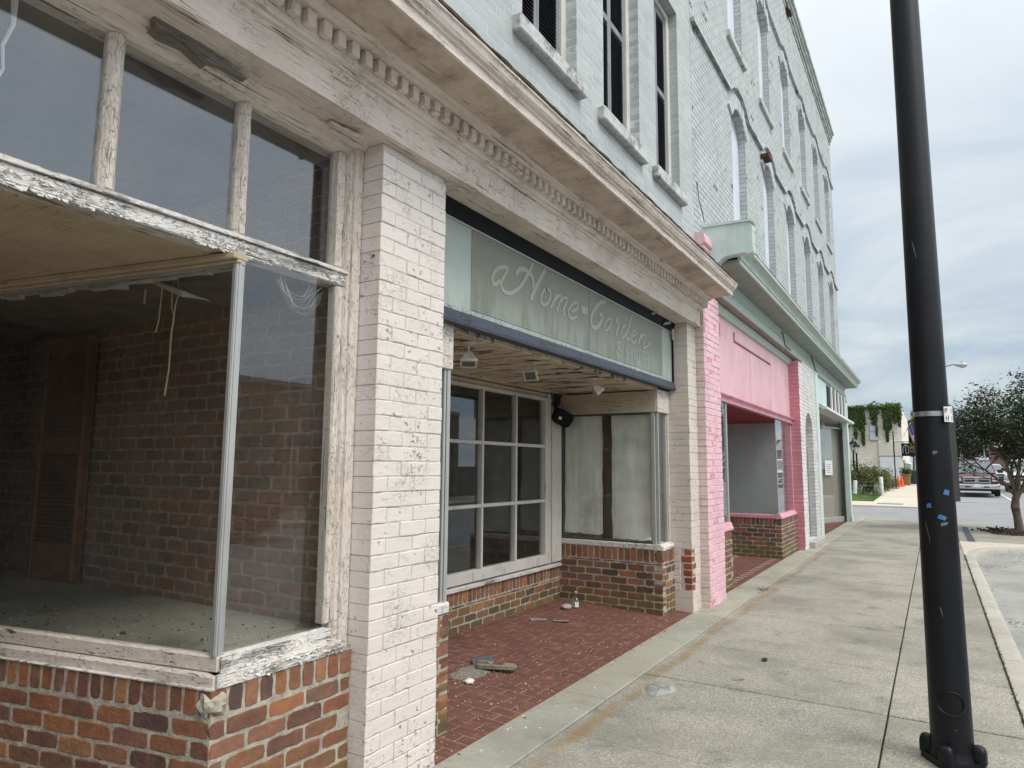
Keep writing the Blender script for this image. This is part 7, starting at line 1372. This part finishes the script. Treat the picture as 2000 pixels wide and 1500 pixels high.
# trees behind
def big_tree(name, label, x, y, h, rx, ry, rz, mat, n, s, seed, group='trees beyond the crossing'):
    z = gz(y); t = thing(name, label, 'tree', (x, y, z), group); r = random.Random(seed); mb = MB(); top = h-rz
    mb.tube([(x, y, z-0.2), (x+0.1, y, z+top*0.5), (x, y, z+h*0.8)], [0.02*h+0.08, 0.014*h+0.06, 0.05], 8)
    for k in range(6):
        a = 2*PI*k/6+seed; mb.tube([(x+0.05, y, z+top*0.55), (x+rx*0.35*math.cos(a), y+ry*0.35*math.sin(a), z+top*0.9), (x+rx*0.7*math.cos(a), y+ry*0.7*math.sin(a), z+h-rz*0.9)], [0.010*h+0.03, 0.008*h, 0.02], 6)
    mb.build('trunk', M['bark'], t, 50); pts = []
    lob = [(Vector((r.gauss(0, 1), r.gauss(0, 1), r.gauss(0.1, 0.8))).normalized()*r.uniform(0.35, 0.75), r.uniform(0.28, 0.5)) for _ in range(13)]
    for _ in range(700):
        c, q = lob[r.randrange(len(lob))]; d = Vector((r.gauss(0, 1), r.gauss(0, 1), r.gauss(0, 1))).normalized()*q*r.uniform(0.7, 1.05); p = c+d
        pts.append((x+p.x*rx, y+p.y*ry, z+h-rz+p.z*rz))
    mb = MB(); leaves(mb, pts, n, s*0.6, s*1.4, rx*0.06, seed, 0.2, 0.5); mb.build('crown', mat, t, recalc=False)
big_tree('broadleaf_tree', 'rounded green tree top showing above the ivy covered parapet', -5.0, 88, 8.55, 2.1, 2.1, 2.2, M['green_leaf'], 4200, 0.15, 41)
big_tree('broadleaf_tree', 'tall mid green tree just right of the white building', -1.5, 96, 7.9, 2.2, 2.2, 3.0, M['green_leaf'], 5200, 0.18, 42)
big_tree('broadleaf_tree', 'green tree beyond the flag, lower and farther right', -0.6, 84, 6.4, 1.6, 1.6, 2.1, M['green_leaf'], 2600, 0.14, 43)
hz = [(1.5, 150, 6.6, 4.5), (5.5, 142, 6.3, 4.2), (9.8, 150, 6.9, 4.6), (14.5, 146, 6.4, 4.5), (-3.5, 160, 7.6, 4.5), (19.5, 150, 7.2, 5), (25.5, 146, 7.8, 5)]
lb = ['olive green tree straight above the maroon pickup roof', 'yellow green tree above the gap between the two pickups', 'dull green tree above the white pickup', 'far tree right of the white pickup seen through the street tree', 'far grey green tree behind the black pole', 'far tree at the right edge of the view', 'farthest right tree of the distant row']
for k, (x, y, h_, rx) in enumerate(hz): big_tree('distant_tree', lb[k], x, y, h_, rx, 3, 2.6, M['hedge_leaf'], 2200, 0.26, 60+k, 'distant trees down the street')
for k, (x, y, h_, l_) in enumerate(((2.6, 92, 4.6, 'slim grey far lamp mast above the maroon pickup'), (5.0, 96, 4.5, 'slim pale far lamp mast above the silver car'), (3.6, 120, 5.6, 'tall thin far utility pole above the maroon pickup hood'))):
    mb = MB(); mb.tube([(x, y, gz(y)-0.2), (x, y, gz(y)+h_), (x+0.2, y, gz(y)+h_+0.2), (x+1.0, y, gz(y)+h_+0.15)], [0.07, 0.05, 0.04, 0.05], 6); tag(mb.build('utility_pole', M['alu'], at=(x, y, gz(y)), smooth=40), l_, 'pole', 'far poles down the street')
fb = thing('distant_building', 'low grey brown roofed building far behind the white pickup', 'building', (11, 118, gz(110))); mb = MB(); mb.box(7.2, 17, 118, 128, 0.5, 4.6); mb.build('wall', wash('dull_red_brick_wall', (0.22, 0.12, 0.10), 0.2, 0.8), fb); mb = MB(); mb.prism([(117.5, 4.6), (123, 6.2), (128.5, 4.6)], 7.0, 17.2, 'x'); mb.build('roof', wash('grey_roof', (0.26, 0.25, 0.25), 0.2, 0.8), fb)
# ------------------------------------------------------------------ across the street (seen in the reflections of the shop windows)
mb = MB(); mb.box(10.2, 14.0, -40, 110, -0.25, 0.0); struct(mb, 'opposite_pavement', M['farwalk'])
def shop_row(y0, y1, h_, mat, label, seed):
    t = thing('brick_shop', label, 'building', (14, (y0+y1)/2, 0), 'buildings across the street'); r = random.Random(seed)
    n = max(2, int((y1-y0)/4.5)); w = (y1-y0)/n; ops = [[(y0+w*k+0.5, 0.5), (y0+w*(k+1)-0.5, 0.5), (y0+w*(k+1)-0.5, 2.7), (y0+w*k+0.5, 2.7)] for k in range(n)]
    mb = MB(); mb.holes(14.0, [(y0, -0.1), (y1, -0.1), (y1, h_), (y0, h_)], ops, -0.2); mb.box(14.3, 26, y0, y1, -0.1, h_-0.1); mb.build('wall', mat, t)
    mb = MB(); mb.box(13.9, 14.4, y0, y1, h_+0.001, h_+0.18, 0.02); mb.build('coping', M['stone'], t)
    for k in range(n):
        mb = MB(); mb.box(14.18, 14.2, y0+w*k+0.5, y0+w*(k+1)-0.5, 0.5, 2.7); f = mb.build('window', M['wind'], t)
        mb = MB()
        for yy in (y0+w*k+0.5, y0+w*(k+0.5)-0.04, y0+w*(k+1)-0.58): mb.box(14.12, 14.17, yy, yy+0.08, 0.5, 2.7, 0.005)
        mb.build('frame', M['sign_white'], f)
shop_row(-26, 3, 4.6, wall_brick('opposite_red_brick', (0.22, 0.10, 0.075), (0.3, 0.27, 0.23)), 'low red brick shop row across the street, nearer one', 1)
shop_row(3.2, 30, 4.3, wall_brick('opposite_tan_brick', (0.34, 0.28, 0.22), (0.3, 0.27, 0.23)), 'low tan brick shop row across the street, farther one', 2)
big_tree('broadleaf_tree', 'leafy tree rising behind the low shops across the street', 24, 9.5, 7.6, 3.5, 3.5, 3.0, M['hedge_leaf'], 2600, 0.22, 90, 'trees across the street')
vehicle('parked_car', 'dark blue car parked across the street, seen only in shop glass', 'car', 9.0, 6.5, -0.13, 0.0, carpaint('dark_blue_paint', (0.03, 0.05, 0.10)), W_=1.85, H_=1.5, L_=4.6, hood=0.9, truck=False, grille='bar', bumper='black', plate=False)
for o in list(bpy.data.objects):
    if o.type == 'EMPTY' and not o.children: bpy.data.objects.remove(o)
bpy.context.view_layer.update()
